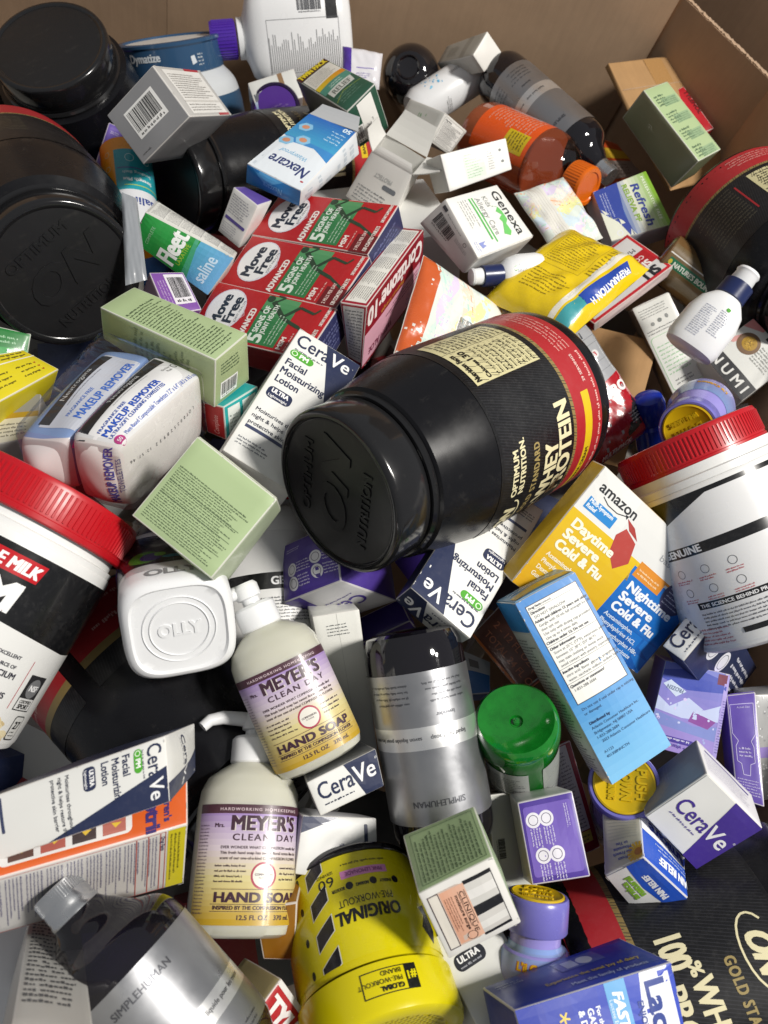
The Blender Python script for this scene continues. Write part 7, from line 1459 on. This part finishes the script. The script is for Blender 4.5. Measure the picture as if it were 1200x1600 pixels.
# hand soap pump bottles
SOAP = plastic('milky_soap', '#d2d1c2', .16, .04, .0002, 40, sss=.6, coat=.3, trans=.12)
def pump_bottle(key, label, spin=0.0, noz=0.0):
    M, L = pose(key); o = empty('hand_soap_bottle', M); tag(o, label, 'bottle', 'violet and yellow hand soap bottles')
    s = L / .135; a, b = .0315 * s, .0255 * s; zb = .098 * s
    R = [(0, a * .8, b * .75, 2.4), (.002 * s, a * .93, b * .9, 2.4), (.008 * s, a, b, 2.4), (zb * .72, a, b, 2.4), (zb * .82, a * .97, b * .97, 2.3), (zb * .90, a * .86, b * .88, 2.2), (zb * .96, a * .62, b * .7, 2.1), (zb, a * .42, b * .52, 2), (zb + .003 * s, .0125 * s, .0125 * s, 2)]
    bd = Loft(R); link('body', bd.mesh('body', 80), o, SOAP)
    c = lathe([(.0132 * s, zb), (.0142 * s, zb + .001 * s), (.0142 * s, zb + .015 * s), (.0125 * s, zb + .017 * s), (.006 * s, zb + .0172 * s)]); link('collar', c.mesh('collar', 48, False, True), o, WPL); 
    hd = lathe([(.0062 * s, zb + .017 * s), (.0062 * s, zb + .021 * s), (.0085 * s, zb + .022 * s), (.0088 * s, zb + .030 * s), (.007 * s, zb + .0325 * s), (.0005, zb + .033 * s)]); ho = link('pump_head', hd.mesh('pump_head', 40, True, True), o, WPL)
    # spout: bent tube
    V, Fc = [], []; n = 12
    path = [(.000, .0275, .0052), (.010, .0285, .0048), (.022, .0285, .0044), (.030, .0262, .004), (.0345, .0215, .0036)]
    for k, (x, z, r) in enumerate(path):
        t = (path[min(k + 1, 4)][0] - path[max(k - 1, 0)][0], path[min(k + 1, 4)][1] - path[max(k - 1, 0)][1]); tl = math.hypot(*t); nx, nz = -t[1] / tl, t[0] / tl
        for i in range(n):
            q = 2 * math.pi * i / n; px = (x + nx * r * math.cos(q)) * s; pz = (z + nz * r * math.cos(q)) * s; py = r * s * math.sin(q)
            V.append((px * math.cos(noz) - py * math.sin(noz), px * math.sin(noz) + py * math.cos(noz), zb + pz))
    for k in range(4):
        for i in range(n): Fc.append((k * n + i, k * n + (i + 1) % n, (k + 1) * n + (i + 1) % n, (k + 1) * n + i))
    Fc.append(tuple(range(4 * n, 5 * n))); me = bpy.data.meshes.new('spout'); me.from_pydata(V, [], Fc); smooth(me, 60); link('spout', me, ho, WPL)
    W, H = 78 * s, zb * 660; A = Art(W, H, hash_s(key)); m = W / 2; D = '#3c2232'
    for k in range(20):
        t = k / 20; cc = mixc('#b8962a', '#d0c48c', min(1, t / .35)) if t < .35 else (mixc('#d0c48c', '#cfc3cc', (t - .35) / .25) if t < .6 else mixc('#cfc3cc', '#8a66b4', (t - .6) / .4)); A.rect(0, H * k / 20, W, H / 20, cc, 1)
    A.rect(0, .92 * H, W, .08 * H, '#4a2c38', 2); A.text('HARDWORKING HOMEKEEPING', m, .945 * H, .025 * H, '#cdb9bf', 'c', .03, .62 * W, lv=4, sp=.15)
    A.text('Mrs.', m - .34 * W, .80 * H, .035 * H, D, b=.03, lv=4); A.text("MEYER'S", m + .05 * W, .775 * H, .12 * H, '#cfc6c2', 'c', .06, .52 * W, lv=3); A.text("MEYER'S", m + .04 * W, .78 * H, .12 * H, D, 'c', .06, .52 * W, lv=4.5); A.text('CLEAN DAY', m + .05 * W, .69 * H, .055 * H, D, 'c', .03, .5 * W, lv=4, sp=.12)
    for k, q in enumerate(('EVER WONDER WHAT COMPASSION smells like?', 'This fresh hand soap has sweet floral notes like the', 'scent of our one-of-a-kind COMPASSION FLOWER.')): A.text(q, m + .03 * W, (.62 - .045 * k) * H, .024 * H, D, 'c', .02, .62 * W, lv=4)
    A.ell(m + .05 * W, .40 * H, .095 * W, .095 * W, '#a8344c', 2); A.ell(m + .05 * W, .40 * H, .08 * W, .08 * W, '#dedad0', 3); A.text('COMPASSION', m + .05 * W, .40 * H, .018 * H, D, 'c', .04, .13 * W, lv=4); A.text('FLOWER', m + .05 * W, .375 * H, .014 * H, D, 'c', 0, .07 * W, lv=4)
    A.micro(m - .31 * W, .33 * H, .24 * W, .17 * H, 4, D, .4, 4); A.micro(m + .17 * W, .35 * H, .2 * W, .14 * H, 3, D, .4, 4)
    A.rect(m - .32 * W, .285 * H, .7 * W, .3, D, 3); A.text('HAND SOAP', m + .03 * W, .185 * H, .075 * H, D, 'c', .08, .66 * W, lv=4); A.rect(m - .32 * W, .165 * H, .7 * W, .3, D, 3); A.text('INSPIRED BY THE COMPASSION FLOWER', m + .03 * W, .125 * H, .03 * H, D, 'c', .05, .66 * W, lv=4); A.rect(m - .32 * W, .108 * H, .7 * W, .3, D, 3)
    A.text('12.5 FL OZ   370 mL', m + .08 * W, .045 * H, .036 * H, D, 'c', .04, .42 * W, lv=4); A.micro(.02 * W, .08 * H, .1 * W, .75 * H, 26, '#5c4860', .4, 4, .1)
    wrap('label', bd, A, zb * .07, o, INKM, a * 1.0, spin, .0004)
    return o
pump_bottle('meyer_a', 'violet and yellow hand soap pump bottle, upper of two', SP(0), SP(185))
pump_bottle('meyer_b', 'violet and yellow hand soap pump bottle, lower of two', SP(14), SP(190))

# white rounded-square gummy bottle, base facing out
M, L = pose('olly'); o = empty('gummy_bottle', M); tag(o, 'white rounded square gummy bottle with its base facing out', 'bottle')
q = .0345
bd = Loft([(.0022, q * .70, q * .70, 3.4), (.0018, q * .80, q * .80, 3.5), (.0, q * .84, q * .84, 3.6), (.0006, q * .9, q * .9, 3.7), (.004, q * .975, q * .975, 3.8), (.010, q, q, 3.9), (L * .55, q, q, 3.9), (L * .62, q * .94, q * .94, 3.4), (L * .68, q * .7, q * .7, 2.4), (L * .70, q * .7, q * .7, 2)]); link('body', bd.mesh('body', 96), o, WPL)
link('cap', lathe([(q * .74, L * .70), (q * .76, L * .705), (q * .76, L * .97), (q * .7, L), (.001, L)]).mesh('cap', 64), o, plastic('dark_violet_cap', '#2c1f3c', .3))
rt = raised_text('raised_lettering', [('OLLY', 0, -4, 8, 0, 26)], 0.0, o, WPL, 0); rt.matrix_local = Matrix.Translation((0, 0, .0021)) @ Matrix.Rotation(math.pi, 4, 'X')
for rr_ in (.5, .62): 
    link('base_ring', lathe([(q * rr_, .0021), (q * rr_ + .0006, .0012), (q * rr_ + .0012, .0021)]).mesh('base_ring', 64, False, False), o, WPL)
A = Art(8 * q * 1000, L * 480, 21); m = A.W / 2; A.text('OLLY', m, 4, 8, '#8d8e90', 'c', .06, 34, rot=0); A.rect(0, 22, A.W, A.H, '#2a2630', 1); A.ell(m - 16, 34, 10, 9, '#5c9a38', 2); A.ell(m - 12, 33, 7, 6, '#4c3a86', 3); A.ell(m - 6, 36, 4, 3, '#7fc04c', 4); A.ell(m + 4, 31, 9, 2.4, '#3f8fa4', 3); A.micro(m + 2, 36, 20, 8, 3, '#a09cae'); wrap('label', bd, A, .006, o, INKG, q * 1.12, 0)
film = Loft([(L * .12, q * 1.03, q * 1.03, 3.9), (L * .3, q * 1.045, q * 1.04, 3.8), (L * .55, q * 1.05, q * 1.04, 3.7), (L * .72, q * .9, q * .92, 3), (L * 1.0, q * .86, q * .86, 2.4)]); link('shrink_film', film.mesh('shrink_film', 64, False, False), o, clear_film('wrap_film', wrinkle=.002))

# green bottle, base up
M, L = pose('green_bottle'); o = empty('green_bottle', M); tag(o, 'bright green mouthwash bottle with its base facing up', 'bottle')
R = .0285; GR = plastic('green_glass', '#118a22', .06, .03, .0002, 50, coat=.8, trans=.4)
_N, _K = GR.node_tree.nodes, GR.node_tree.links; _n = noise(_N, _K, 70, 3, .6, stretch=(1, 1, .2)); _r = rng_node(_N, _K, _n.outputs[0], 0, 1, .35, .65); _m = _N.new('ShaderNodeMix'); _m.data_type = 'RGBA'
_m.inputs[6].default_value = (*lin('#128224'), 1); _m.inputs[7].default_value = (*lin('#1c9a2e'), 1); _K.new(_r.outputs[0], _m.inputs[0]); _K.new(_m.outputs[2], _N['Principled BSDF'].inputs['Base Color'])
bd = lathe([(.0005, .006), (R * .12, .0055), (R * .16, .004), (R * .45, .0035), (R * .75, .0012), (R * .87, 0), (R * .95, .002), (R * .995, .008), (R, .016), (R * .97, .022), (R * .93, .03), (R * .92, L * .7), (R * .5, L * .85), (R * .35, L)]); link('body', bd.mesh('body', 96), o, GR)
link('base_knob', lathe([(.0022, .0052), (.002, .0035), (.0005, .003)]).mesh('base_knob', 24), o, GR)
A = Art(2 * math.pi * R * 920, L * 420, 23); m = A.W / 2; A.rect(m - 8, 0, 36, A.H, '#b9bcba', 1); A.rect(m - 44, 0, 26, A.H, '#9ea39f', 1); A.turn(2); A.micro(A.W - (m + 26), A.H - 28, 32, 26, 10, '#5c5f60', .45); A.frame(A.W - (m + 26), A.H - 40, 32, 12, .3, '#444', 2); A.micro(A.W - (m + 25), A.H - 39, 30, 9, 3, '#555'); A.rect(A.W - (m - 24), 10, 3, 14, '#c06a72', 2); wrap('label', bd, A, .026, o, INKG, R * .92, SP(10), .0003)

# bear-shaped gummy bottles with yellow caps
YC = plastic('yellow_cap', '#cfae12', .35, .06, .0004, 90); LIL = plastic('lilac_blue', '#948cd0', .25, .05)
PURPC = plastic('violet_ring', '#7470bc', .25, .05)
def critter(key, label, R=.021, textrot=0.0, ringcol=None):
    M, L = pose(key); o = empty('gummy_bottle', M); tag(o, label, 'bottle', 'lilac gummy bottles with yellow caps')
    ch = .02
    bd = lathe([(R * .9, 0), (R * 1.08, .003), (R * 1.18, .014)] + curve_pts([(R * 1.18, .014), (R * 1.2, L * .3), (R * 1.05, L * .48), (R * .82, L - ch - .008), (R * .8, L - ch)], 6)); link('body', bd.mesh('body', 72), o, LIL)
    cp = lathe([(R * .95, L - ch), (R * .99, L - ch + .001), (R, L - .004), (R * .985, L - .001), (R * .95, L), (R * .88, L), (R * .86, L - .001), (.0005, L - .001)]); co = link('cap', cp.mesh('cap', 72, False, True), o, PURPC)
    yd = lathe([(R * .855, L - .0009), (R * .85, L + .0006), (R * .8, L + .001), (R * .76, L + .0004), (.0005, L + .0004)]); yo = link('cap_disc', yd.mesh('cap_disc', 72, False, True), co, YC)
    raised_text('raised_lettering', [('PUSH', 0, R * 340, R * 260, 0, R * 900), ('DOWN', 0, -R * 60, R * 260, 0, R * 1000), ('WHILE TURNING', 0, -R * 420, R * 180, 0, R * 1000)], L + .0004, yo, YC, textrot, .0008)
    A = Art(2 * math.pi * R * 1100, L * 420, hash_s(key)); m = A.W / 2
    for k in range(10): A.rect(0, A.H * k / 10, A.W, A.H / 10, mixc('#a79ad2', '#86a4d8', k / 10), 1)
    A.text("L'il Critters", m, A.H * .55, 4.2, '#d6601c', 'c', .12, 27, lv=4); A.text("L'il Critters", m, A.H * .555, 4.2, '#e2b61e', 'c', .05, 26.6, lv=5); A.micro(m - 10, A.H * .42, 20, 2, 1, '#5c4f90', .8, 4); A.text('11 Essential', m, A.H * .24, 2.2, '#4a3f86', 'c', .04, lv=4); A.text('Nutrients', m, A.H * .12, 2.2, '#4a3f86', 'c', .04, lv=4); A.micro(m - 52, A.H * .05, 24, A.H * .8, 10, '#e2deec', .5, 4)
    wrap('label', bd, A, .008, o, INKG, R * 1.18, SP(8))
    return o
critter('critter_a', 'lilac gummy bottle standing beside the lactase carton, yellow cap', .0192)
critter('critter_b', 'lilac gummy bottle under the blue carton, yellow cap facing out', .0238, SP(-100))
critter('critter_c', 'lilac gummy bottle behind the red tub lid, yellow cap half hidden', .0232, SP(60))

# amber vitamin bottle
M, L = pose('natures'); o = empty('vitamin_bottle', M); tag(o, 'amber vitamin bottle with a green label strip', 'bottle')
R = .026; bd = lathe([(R * .85, 0), (R, .003), (R, L * .72), (R * .9, L * .78), (R * .75, L * .82)]); link('body', bd.mesh('body', 64), o, plastic('amber', '#6e5232', .18, .04, coat=.4)); link('cap', lathe([(R * .8, L * .80), (R * .82, L * .81), (R * .82, L), (.0005, L)]).mesh('cap', 48), o, plastic('dark_cap', '#3a342c', .35))
A = Art(2 * math.pi * R * 1000, L * 640, 31); m = A.W / 2; A.rect(m - 20, 0, 40, A.H, '#6e5a3a', 1); A.turn(1); w, h = A.H, A.W; A.rect(.05 * w, h / 2 - 4, .9 * w, 9, '#1f6a4a', 2); A.text("NATURE'S BOUNTY", .14 * w, h / 2 - 2, 4.6, '#dfe4d8', b=.05, w=.78 * w, lv=4); A.ell(.08 * w, h / 2 + .5, 2, 2.6, '#c9b83a', 4); A.rect(.0, h / 2 + 8, w, 1.2, '#d8d6d0', 3); A.T = None; wrap('label', bd, A, L * .04, o, INKG, R, SP(0))

# lotion bottles with navy collars
NVC = plastic('navy_collar', '#1f2a55', .3, .05)
def lotion(key, a, b, label, art=True, capf=.17, colf=.17):
    M, L = pose(key); o = empty('lotion_bottle', M); tag(o, label, 'bottle', 'white lotion bottles with navy collars')
    z0 = L * (1 - capf - colf)
    bd = Loft([(0, a * .75, b * .75, 2.6), (.002, a * .92, b * .92, 2.6), (.008, a, b, 2.6), (z0 * .6, a * .98, b, 2.4), (z0 * .82, a * .84, b * .92, 2.3), (z0 * .94, a * .62, b * .85, 2.1), (z0, a * .5, a * .5, 2)]); link('body', bd.mesh('body', 72), o, WPL)
    link('collar', lathe([(a * .50, z0 - .001), (a * .56, z0), (a * .54, z0 + L * colf), (.001, z0 + L * colf)]).mesh('collar', 48, False, True), o, NVC)
    link('pump_tip', lathe([(a * .40, z0 + L * colf - .0005), (a * .43, z0 + L * colf + .001), (a * .40, L * .94), (a * .44, L * .965), (a * .40, L - .0006), (.0006, L)]).mesh('pump_tip', 48), o, WPL)
    if art:
        A = Art(a * 1700, z0 * 700, 33); A.micro(A.W * .2, A.H * .1, A.W * .3, A.H * .75, 15, '#8d93a8', .5); A.micro(A.W * .55, A.H * .3, A.W * .25, A.H * .6, 12, '#8d93a8', .5); A.ell(A.W * .68, A.H * .95, 2.4, 1.8, '#5aa83e', 2); wrap('lettering', bd, A, z0 * .1, o, INKG, a)
    return o
lotion('pump_r', .0255, .017, 'white lotion bottle with navy collar and pump against the dark tub')
lotion('small_lotion', .018, .014, 'small white bottle with navy collar under the allergy carton', True, .16, .26)

M, L = pose('purple_lid'); o = empty('dark_jar', M); tag(o, 'dark jar with round violet lid under the white jug', 'jar')
R = .0285; link('body', lathe([(R * .9, 0), (R, .003), (R, L - .02), (R * .9, L - .018)]).mesh('body', 56), o, BLK); lo = link('lid', lathe([(R * 1.0, L - .018), (R * 1.04, L - .017), (R * 1.04, L - .002), (R, L), (R * .9, L), (R * .88, L - .001), (.0005, L - .001)]).mesh('lid', 56, False, True), o, plastic('dark_violet_lid', '#241638', .2)); link('lid_disc', lathe([(R * .87, L - .0008), (R * .86, L - .0002), (.0005, L)]).mesh('lid_disc', 56, False, True), lo, plastic('violet_disc', '#4e2a86', .35))
A = Art(60, 60); A.micro(14, 26, 32, 7, 2, '#7d62a8', .6); disc_print('lettering', A, L, lo, INKM)
M, L = pose('blue_cap'); o = empty('blue_capped_bottle', M); tag(o, 'royal blue rounded cap beside the small brown box', 'bottle')
R = .0150; BL = plastic('royal_blue', '#16309c', .18, .05); link('body', lathe([(R * .9, 0), (R * 1.1, .003), (R * 1.1, L * .5), (R * .8, L * .58)]).mesh('body', 48), o, BL); link('cap', lathe([(R * .96, L * .56), (R, L * .58), (R, L * .86), (R * .85, L * .96), (R * .5, L * .995), (.0005, L)]).mesh('cap', 48), o, BL)
M, L = pose('white_jar'); o = empty('white_jar', M); tag(o, 'white round jar cut by the bottom corner', 'jar')
R = .032; link('body', lathe([(R * .9, 0), (R, .004), (R, L * .6), (R * .92, L * .64)]).mesh('body', 56), o, WPL); link('lid', lathe([(R * .98, L * .62), (R * 1.02, L * .64), (R * 1.02, L * .95), (R * .96, L), (.0005, L)]).mesh('lid', 56), o, WPL)

# ------------------------------------------------------------------ soft packs
PASTEL = ('#bcd8cc', '#d8cbe4', '#e6d6c0', '#dfe3a8', '#efeeea', '#c4dbe2')
def swirls(strip):
    def f(A, W, H):
        if strip: A.rect(0, 0, .17 * W, H, '#c65a26', 1)
        x0 = .17 * W if strip else 0
        A.rect(x0, 0, W - x0, H, '#d9e2da', 1)
        cols_ = ('#cfe3da', '#dccfe8', '#efeae0', '#f0d9c4', '#e6e6a6', '#cfe0ea', '#e9dfee', '#f2efe8')
        n_ = 9
        for k in range(n_):
            amp, ph_ = A.r.uniform(5, 9), A.r.uniform(0, 6.28); xc = x0 + (W - x0) * (k + .5) / n_
            pts = [(xc + amp * math.sin(ph_ + i / 24 * 7.5) + 5 * math.sin(k + i / 24 * 3), H * i / 24) for i in range(25)]
            A.curve(pts, A.r.uniform(9, 14), cols_[k % 8], 1.3 + .06 * k)
            if k % 3: continue
            A.curve([(x + 3.2, y) for x, y in pts], .7, A.r.choice(('#e0a83c', '#d9804a', '#c9b0dc')), 1.33 + .06 * k)
            A.curve([(x - 1.5, y) for x, y in pts], 1.6, A.r.choice(('#e9b08c', '#b9dccf', '#ece6b0')), 1.33 + .06 * k)
        for k in range(5):
            x, y = x0 + A.r.random() * (W - x0), A.r.random() * H; A.ell(x, y, 6, 6, '#eeeae0', 2.1 + .06 * k, 24); A.ell(x, y, 5.2, 5.2, A.r.choice(('#e6e39c', '#cfe2e6', '#e0d2ea')), 2.13 + .06 * k, 24)
        if strip:
            A.rect(x0, .0, .0001, .0001, '#fff', 1); A.barcode(.46 * W, .42 * H, .14 * W, .22 * H); A.rect(.72 * W, 0, .28 * W, H, '#e4e3dd', 2.6)
        else:
            A.rect(0, .12 * H, W, .3 * H, '#dcdad2', 3)
            for k in range(5): A.rect(0, (.16 + .05 * k) * H, W, .5, '#c4c2ba', 4)
    return f
sa = soft_pack('candy_pouch', 'swirl_a', '#dcdcd4', swirls(True), 'pastel swirl pouch with orange side strip behind the big tub', 'pouch', 'pastel swirl pouches', thick=.010, wr=.0022, seed=3)
sb = soft_pack('candy_pouch', 'swirl_b', '#d8d8d0', swirls(False), 'pastel swirl pouch with a resealable white zip strip', 'pouch', 'pastel swirl pouches', thick=.008, wr=.0026, seed=8)
def wipes_art(A, W, H):
    A.micro(.22 * W, .5 * H, .4 * W, .38 * H, 14, '#8a7410', .4, 3, .2); A.frame(.2 * W, .46 * H, .45 * W, .46 * H, .25, '#8a7410', 2); A.micro(.25 * W, .16 * H, .45 * W, .24 * H, 7, '#77640e', .4, 3, .3); A.micro(.68 * W, .5 * H, .08 * W, .4 * H, 10, '#77640e', .4)
    A.poly([(.72 * W, 0), (.78 * W, 0), (.8 * W, .5 * H), (.82 * W, H), (.76 * W, H), (.74 * W, .5 * H)], '#e4dfd0', 1.5); A.poly([(.8 * W, 0), (.95 * W, 0), (.93 * W, .28 * H), (.82 * W, .32 * H)], '#3f9aa0', 2); A.poly([(.81 * W, .3 * H), (.93 * W, .28 * H), (.96 * W, .8 * H), (.86 * W, .85 * H)], '#2244a0', 2)
    A.text('PREPARATION H', .905 * W, .8 * H, .05 * W, '#e8eaf0', rot=-90, b=.06, w=.46 * H, lv=4); A.rect(.74 * W, .2 * H, .03 * W, .6 * H, '#d0ccc0', 1.8)
soft_pack('wipes_pack', 'wipes', '#e2c20e', wipes_art, 'yellow crinkled wipes pack with a blue badge', 'pack', thick=.017, wr=.0030, seed=5, power=.5, n=30)
def bag_art(A, W, H):
    A.poly([(0, 0), (W, 0), (W, .5 * H), (0, .42 * H)], '#a81824', 1); A.text('PRO', .95 * W, .36 * H, .07 * H, '#ece8e6', 'r', .08, lv=4)
    A.poly([(.62 * W, .05 * H), (.95 * W, .1 * H), (.93 * W, .3 * H)], '#1b1b1d', 2); A.micro(.76 * W, .12 * H, .14 * W, .09 * H, 4, '#d8d8d8', .5, 4); A.text('MULTI-PACK', .5 * W, .015 * H, .03 * H, '#e4d6d4', 'c', .05, .4 * W, lv=4)
    A.text('150', .8 * W, .86 * H, .045 * H, '#44464a', b=.05, rot=180, lv=4); A.ell(.8 * W, .68 * H, 4, 4, '#d6d6d6', 3); A.text('3', .78 * W, .665 * H, .03 * H, '#b02430', b=.08, lv=4)
    for y in (.55, .62, .75, .8): A.rect(.45 * W, y * H, .5 * W, .4, '#77797c', 2)
soft_pack('snack_bag', 'silver_bag', '#9fa1a5', bag_art, 'silver and red foil bag squeezed behind the big tub base', 'bag', thick=.016, wr=.003, seed=11)
soft_pack('grey_sachet', 'grey_card', '#8d9196', None, 'thin grey plastic sachet standing beside the saline carton', 'sachet', thick=.003, wr=.0006, power=.9)
soft_pack('cream_tube', 'white_tube', '#dcdbe0', lambda A, W, H: (A.rect(0, 0, .22 * W, H, '#5236a0', 1), A.rect(.35 * W, .45 * H, .5 * W, 1, '#7d6cb8', 2), A.micro(.35 * W, .2 * H, .4 * W, .15 * H, 3, '#8a80b4')), 'white tube with violet edge behind the white jug', 'tube', thick=.008)

# makeup wipes twin pack in clear shrink film
Cn = corners('neutro'); Mn = M34(CARTON_POSE['neutro'][0])
tw = empty('wipes_twin_pack', Mn); tag(tw, 'clear wrapped twin pack of makeup wipes, one white, one blue', 'pack')
def sub_box(t0, t1, dep=1.0, inset=0.0):
    out = {}
    for c in CORN:
        lo_, hi_ = Cn[c[0] + 'b' + c[2]], Cn[c[0] + 't' + c[2]]; p = lo_.lerp(hi_, t0 if c[1] == 'b' else t1); out[c] = p
    for s in ('l', 'r'):
        for z in ('t', 'b'): out['b' + z + s] = out['f' + z + s].lerp(out['b' + z + s], dep)
    return out
def wipe_white(A, W, H):
    A.rect(0, .70 * H, W, .22 * H, '#1d1d20', 1); A.text('Neutrogena', .5 * W, .77 * H, .1 * H, '#dcdcda', 'c', .0, .34 * W, lv=4); A.rect(.0, .92 * H, .5 * W, .09 * H, '#c0267c', 1.5); A.text('SPECIAL VALUE TWIN PACK', .02 * W, .935 * H, .06 * H, '#f0dce6', b=.06, w=.46 * W, lv=4)
    A.micro(.3 * W, .63 * H, .4 * W, .035 * H, 1, '#8a8c94', .6, 4, 0); A.text('FRAGRANCE FREE', .06 * W, .49 * H, .06 * H, '#2b50a8', b=.02, w=.3 * W, lv=4); A.text('MAKEUP REMOVER', .05 * W, .33 * H, .12 * H, '#2350b4', b=.045, w=.62 * W, lv=4); A.text('ULTRA-SOFT CLEANSING TOWELETTES', .05 * W, .235 * H, .065 * H, '#2b50a8', b=.02, w=.62 * W, lv=4)
    A.ell(.07 * W, .11 * H, .1 * H, .1 * H, '#b4307c', 2); A.text('50', .07 * W, .075 * H, .07 * H, '#f0dce8', 'c', .03, lv=4); A.text('Plant-Based Compostable Towelettes 7.2" x 6.4" (18.5 x 16.5 cm)', .13 * W, .08 * H, .07 * H, '#5a74c4', w=.84 * W, lv=4); A.text('Do Not', .8 * W, .5 * H, .05 * H, '#333', lv=4); A.text('Flush', .82 * W, .42 * H, .05 * H, '#333', lv=4); A.ring(.93 * W, .5 * H, 2.4, 2.4, .5, '#222', 4)
def wipe_blue(A, W, H):
    A.rect(.1 * W, .02 * H, .78 * W, .72 * H, '#c9cdd8', 1); A.rect(.12 * W, .56 * H, .74 * W, .22 * H, '#1d1d20', 1.5); A.text('Neutrogena', .5 * W, .63 * H, .1 * H, '#dcdcda', 'c', 0, .34 * W, lv=4); A.micro(.3 * W, .49 * H, .4 * W, .035 * H, 1, '#8a8c94', .6, 4, 0)
    A.text('FRAGRANCE FREE', .2 * W, .32 * H, .06 * H, '#2f66c0', b=.02, w=.3 * W, lv=4); A.text('MAKEUP REMOVER', .2 * W, .1 * H, .14 * H, '#2a66c8', b=.04, w=.64 * W, lv=4)
def lot_print(A, W, H):
    A.turn(2)
    for k in range(12): A.text('LOT00552B9327B'[k], (.18 + .045 * k) * W, .3 * H, .045 * H, '#55565a', lv=3)
    for k in range(8): A.text('12:57:46'[k], (.74 + .026 * k) * W, .3 * H, .04 * H, '#55565a', lv=3)
def remover_side(A, W, H):
    A.T = None; A.text('MAKEUP REMOVER', .12 * W, .16 * H, .15 * H, '#4a4a9c', b=.03, w=.82 * W); A.text('TOWELETTES', .3 * W, .05 * H, .07 * H, '#5c5c9c', w=.5 * W)
c1 = sub_box(0.0, .47); c2 = sub_box(.50, .99, .9)
for s in ('l', 'r'): c2['ft' + s] = c2['ft' + s].lerp(c2['bt' + s], .22); c2['fb' + s] = c2['fb' + s].lerp(c2['bb' + s], .06)
carton('white_pack', 'neutro_white', {None: '#e2deda', 'front': '#e6e6e6'}, {'front': wipe_white, 'bottom': lot_print, 'left': remover_side}, C=c1, parent=tw, bulge=.006, soft=7, wave=.0012, mat='film_print2')
carton('blue_pack', 'neutro_blue', {None: '#6d87b8', 'front': '#7f9ac9', 'left': '#d6d3d2'}, {'front': wipe_blue}, C=c2, parent=tw, bulge=.008, soft=9, wave=.0022, mat='film_print2')
cf = sub_box(-.012, 1.01)
cen = sum((cf[k] for k in cf), Vector()) / 8
for k in cf: cf[k] = cen + (cf[k] - cen) * 1.035
fm = carton('shrink_film', 'neutro_film', '#ffffff', None, C=cf, parent=tw, bulge=.002, bev=.006, mat=clear_film('pack_film', gloss=.09, rough=.07, wrinkle=.007))

# ------------------------------------------------------------------ packages deeper in the heap, seen only in gaps
rr = random.Random(77); V, Fc, Cl = [], [], []
pal = ['#9a9892', '#8a8882', '#77756f', '#1c1c20', '#232c4c', '#7d1a20', '#46308f', '#8f8e8a', '#2a2a2c', '#a9a8a2', '#3b3a38', '#7a6a50', '#1f3f6a']  # whites greyed so the gaps look dark: shade put into these colours
for k in range(260):
    d = Vector((rr.uniform(.03, .055), rr.uniform(.02, .04), rr.uniform(.04, .075)))
    x, y = rr.uniform(-.75, .72), rr.uniform(-.15, 1.0)
    if y > 1.02 + .283 / .959 * (x - .01) - .06 and x < .01: continue
    if y > 1.02 - .544 * (x - .01) - .06 and x >= .01: continue
    Rm = Matrix.Rotation(rr.uniform(0, 6.28), 3, 'Z') @ Matrix.Rotation(rr.gauss(0, .6), 3, 'X') @ Matrix.Rotation(rr.gauss(0, .6), 3, 'Y')
    c = Vector((x, y, rr.uniform(.24, .37) - max(0, y - .5) * .22))
    b = len(V)
    for sx in (-1, 1):
        for sy in (-1, 1):
            for sz in (-1, 1): V.append(c + Rm @ Vector((sx * d.x, sy * d.y, sz * d.z)))
    for f in ((0, 1, 3, 2), (4, 6, 7, 5), (0, 4, 5, 1), (2, 3, 7, 6), (0, 2, 6, 4), (1, 5, 7, 3)):
        Fc.append(tuple(b + i for i in f))
    Cl += [lin(rr.choice(pal))] * 6
me = bpy.data.meshes.new('buried_packages'); me.from_pydata(V, [], Fc); face_colors(me, Cl)
o = link('buried_packages', me, None, ink('board', .42, .15)); o['kind'] = 'stuff'; o['label'] = 'mixed packages deeper in the heap, seen only in the gaps'; o['category'] = 'packages'
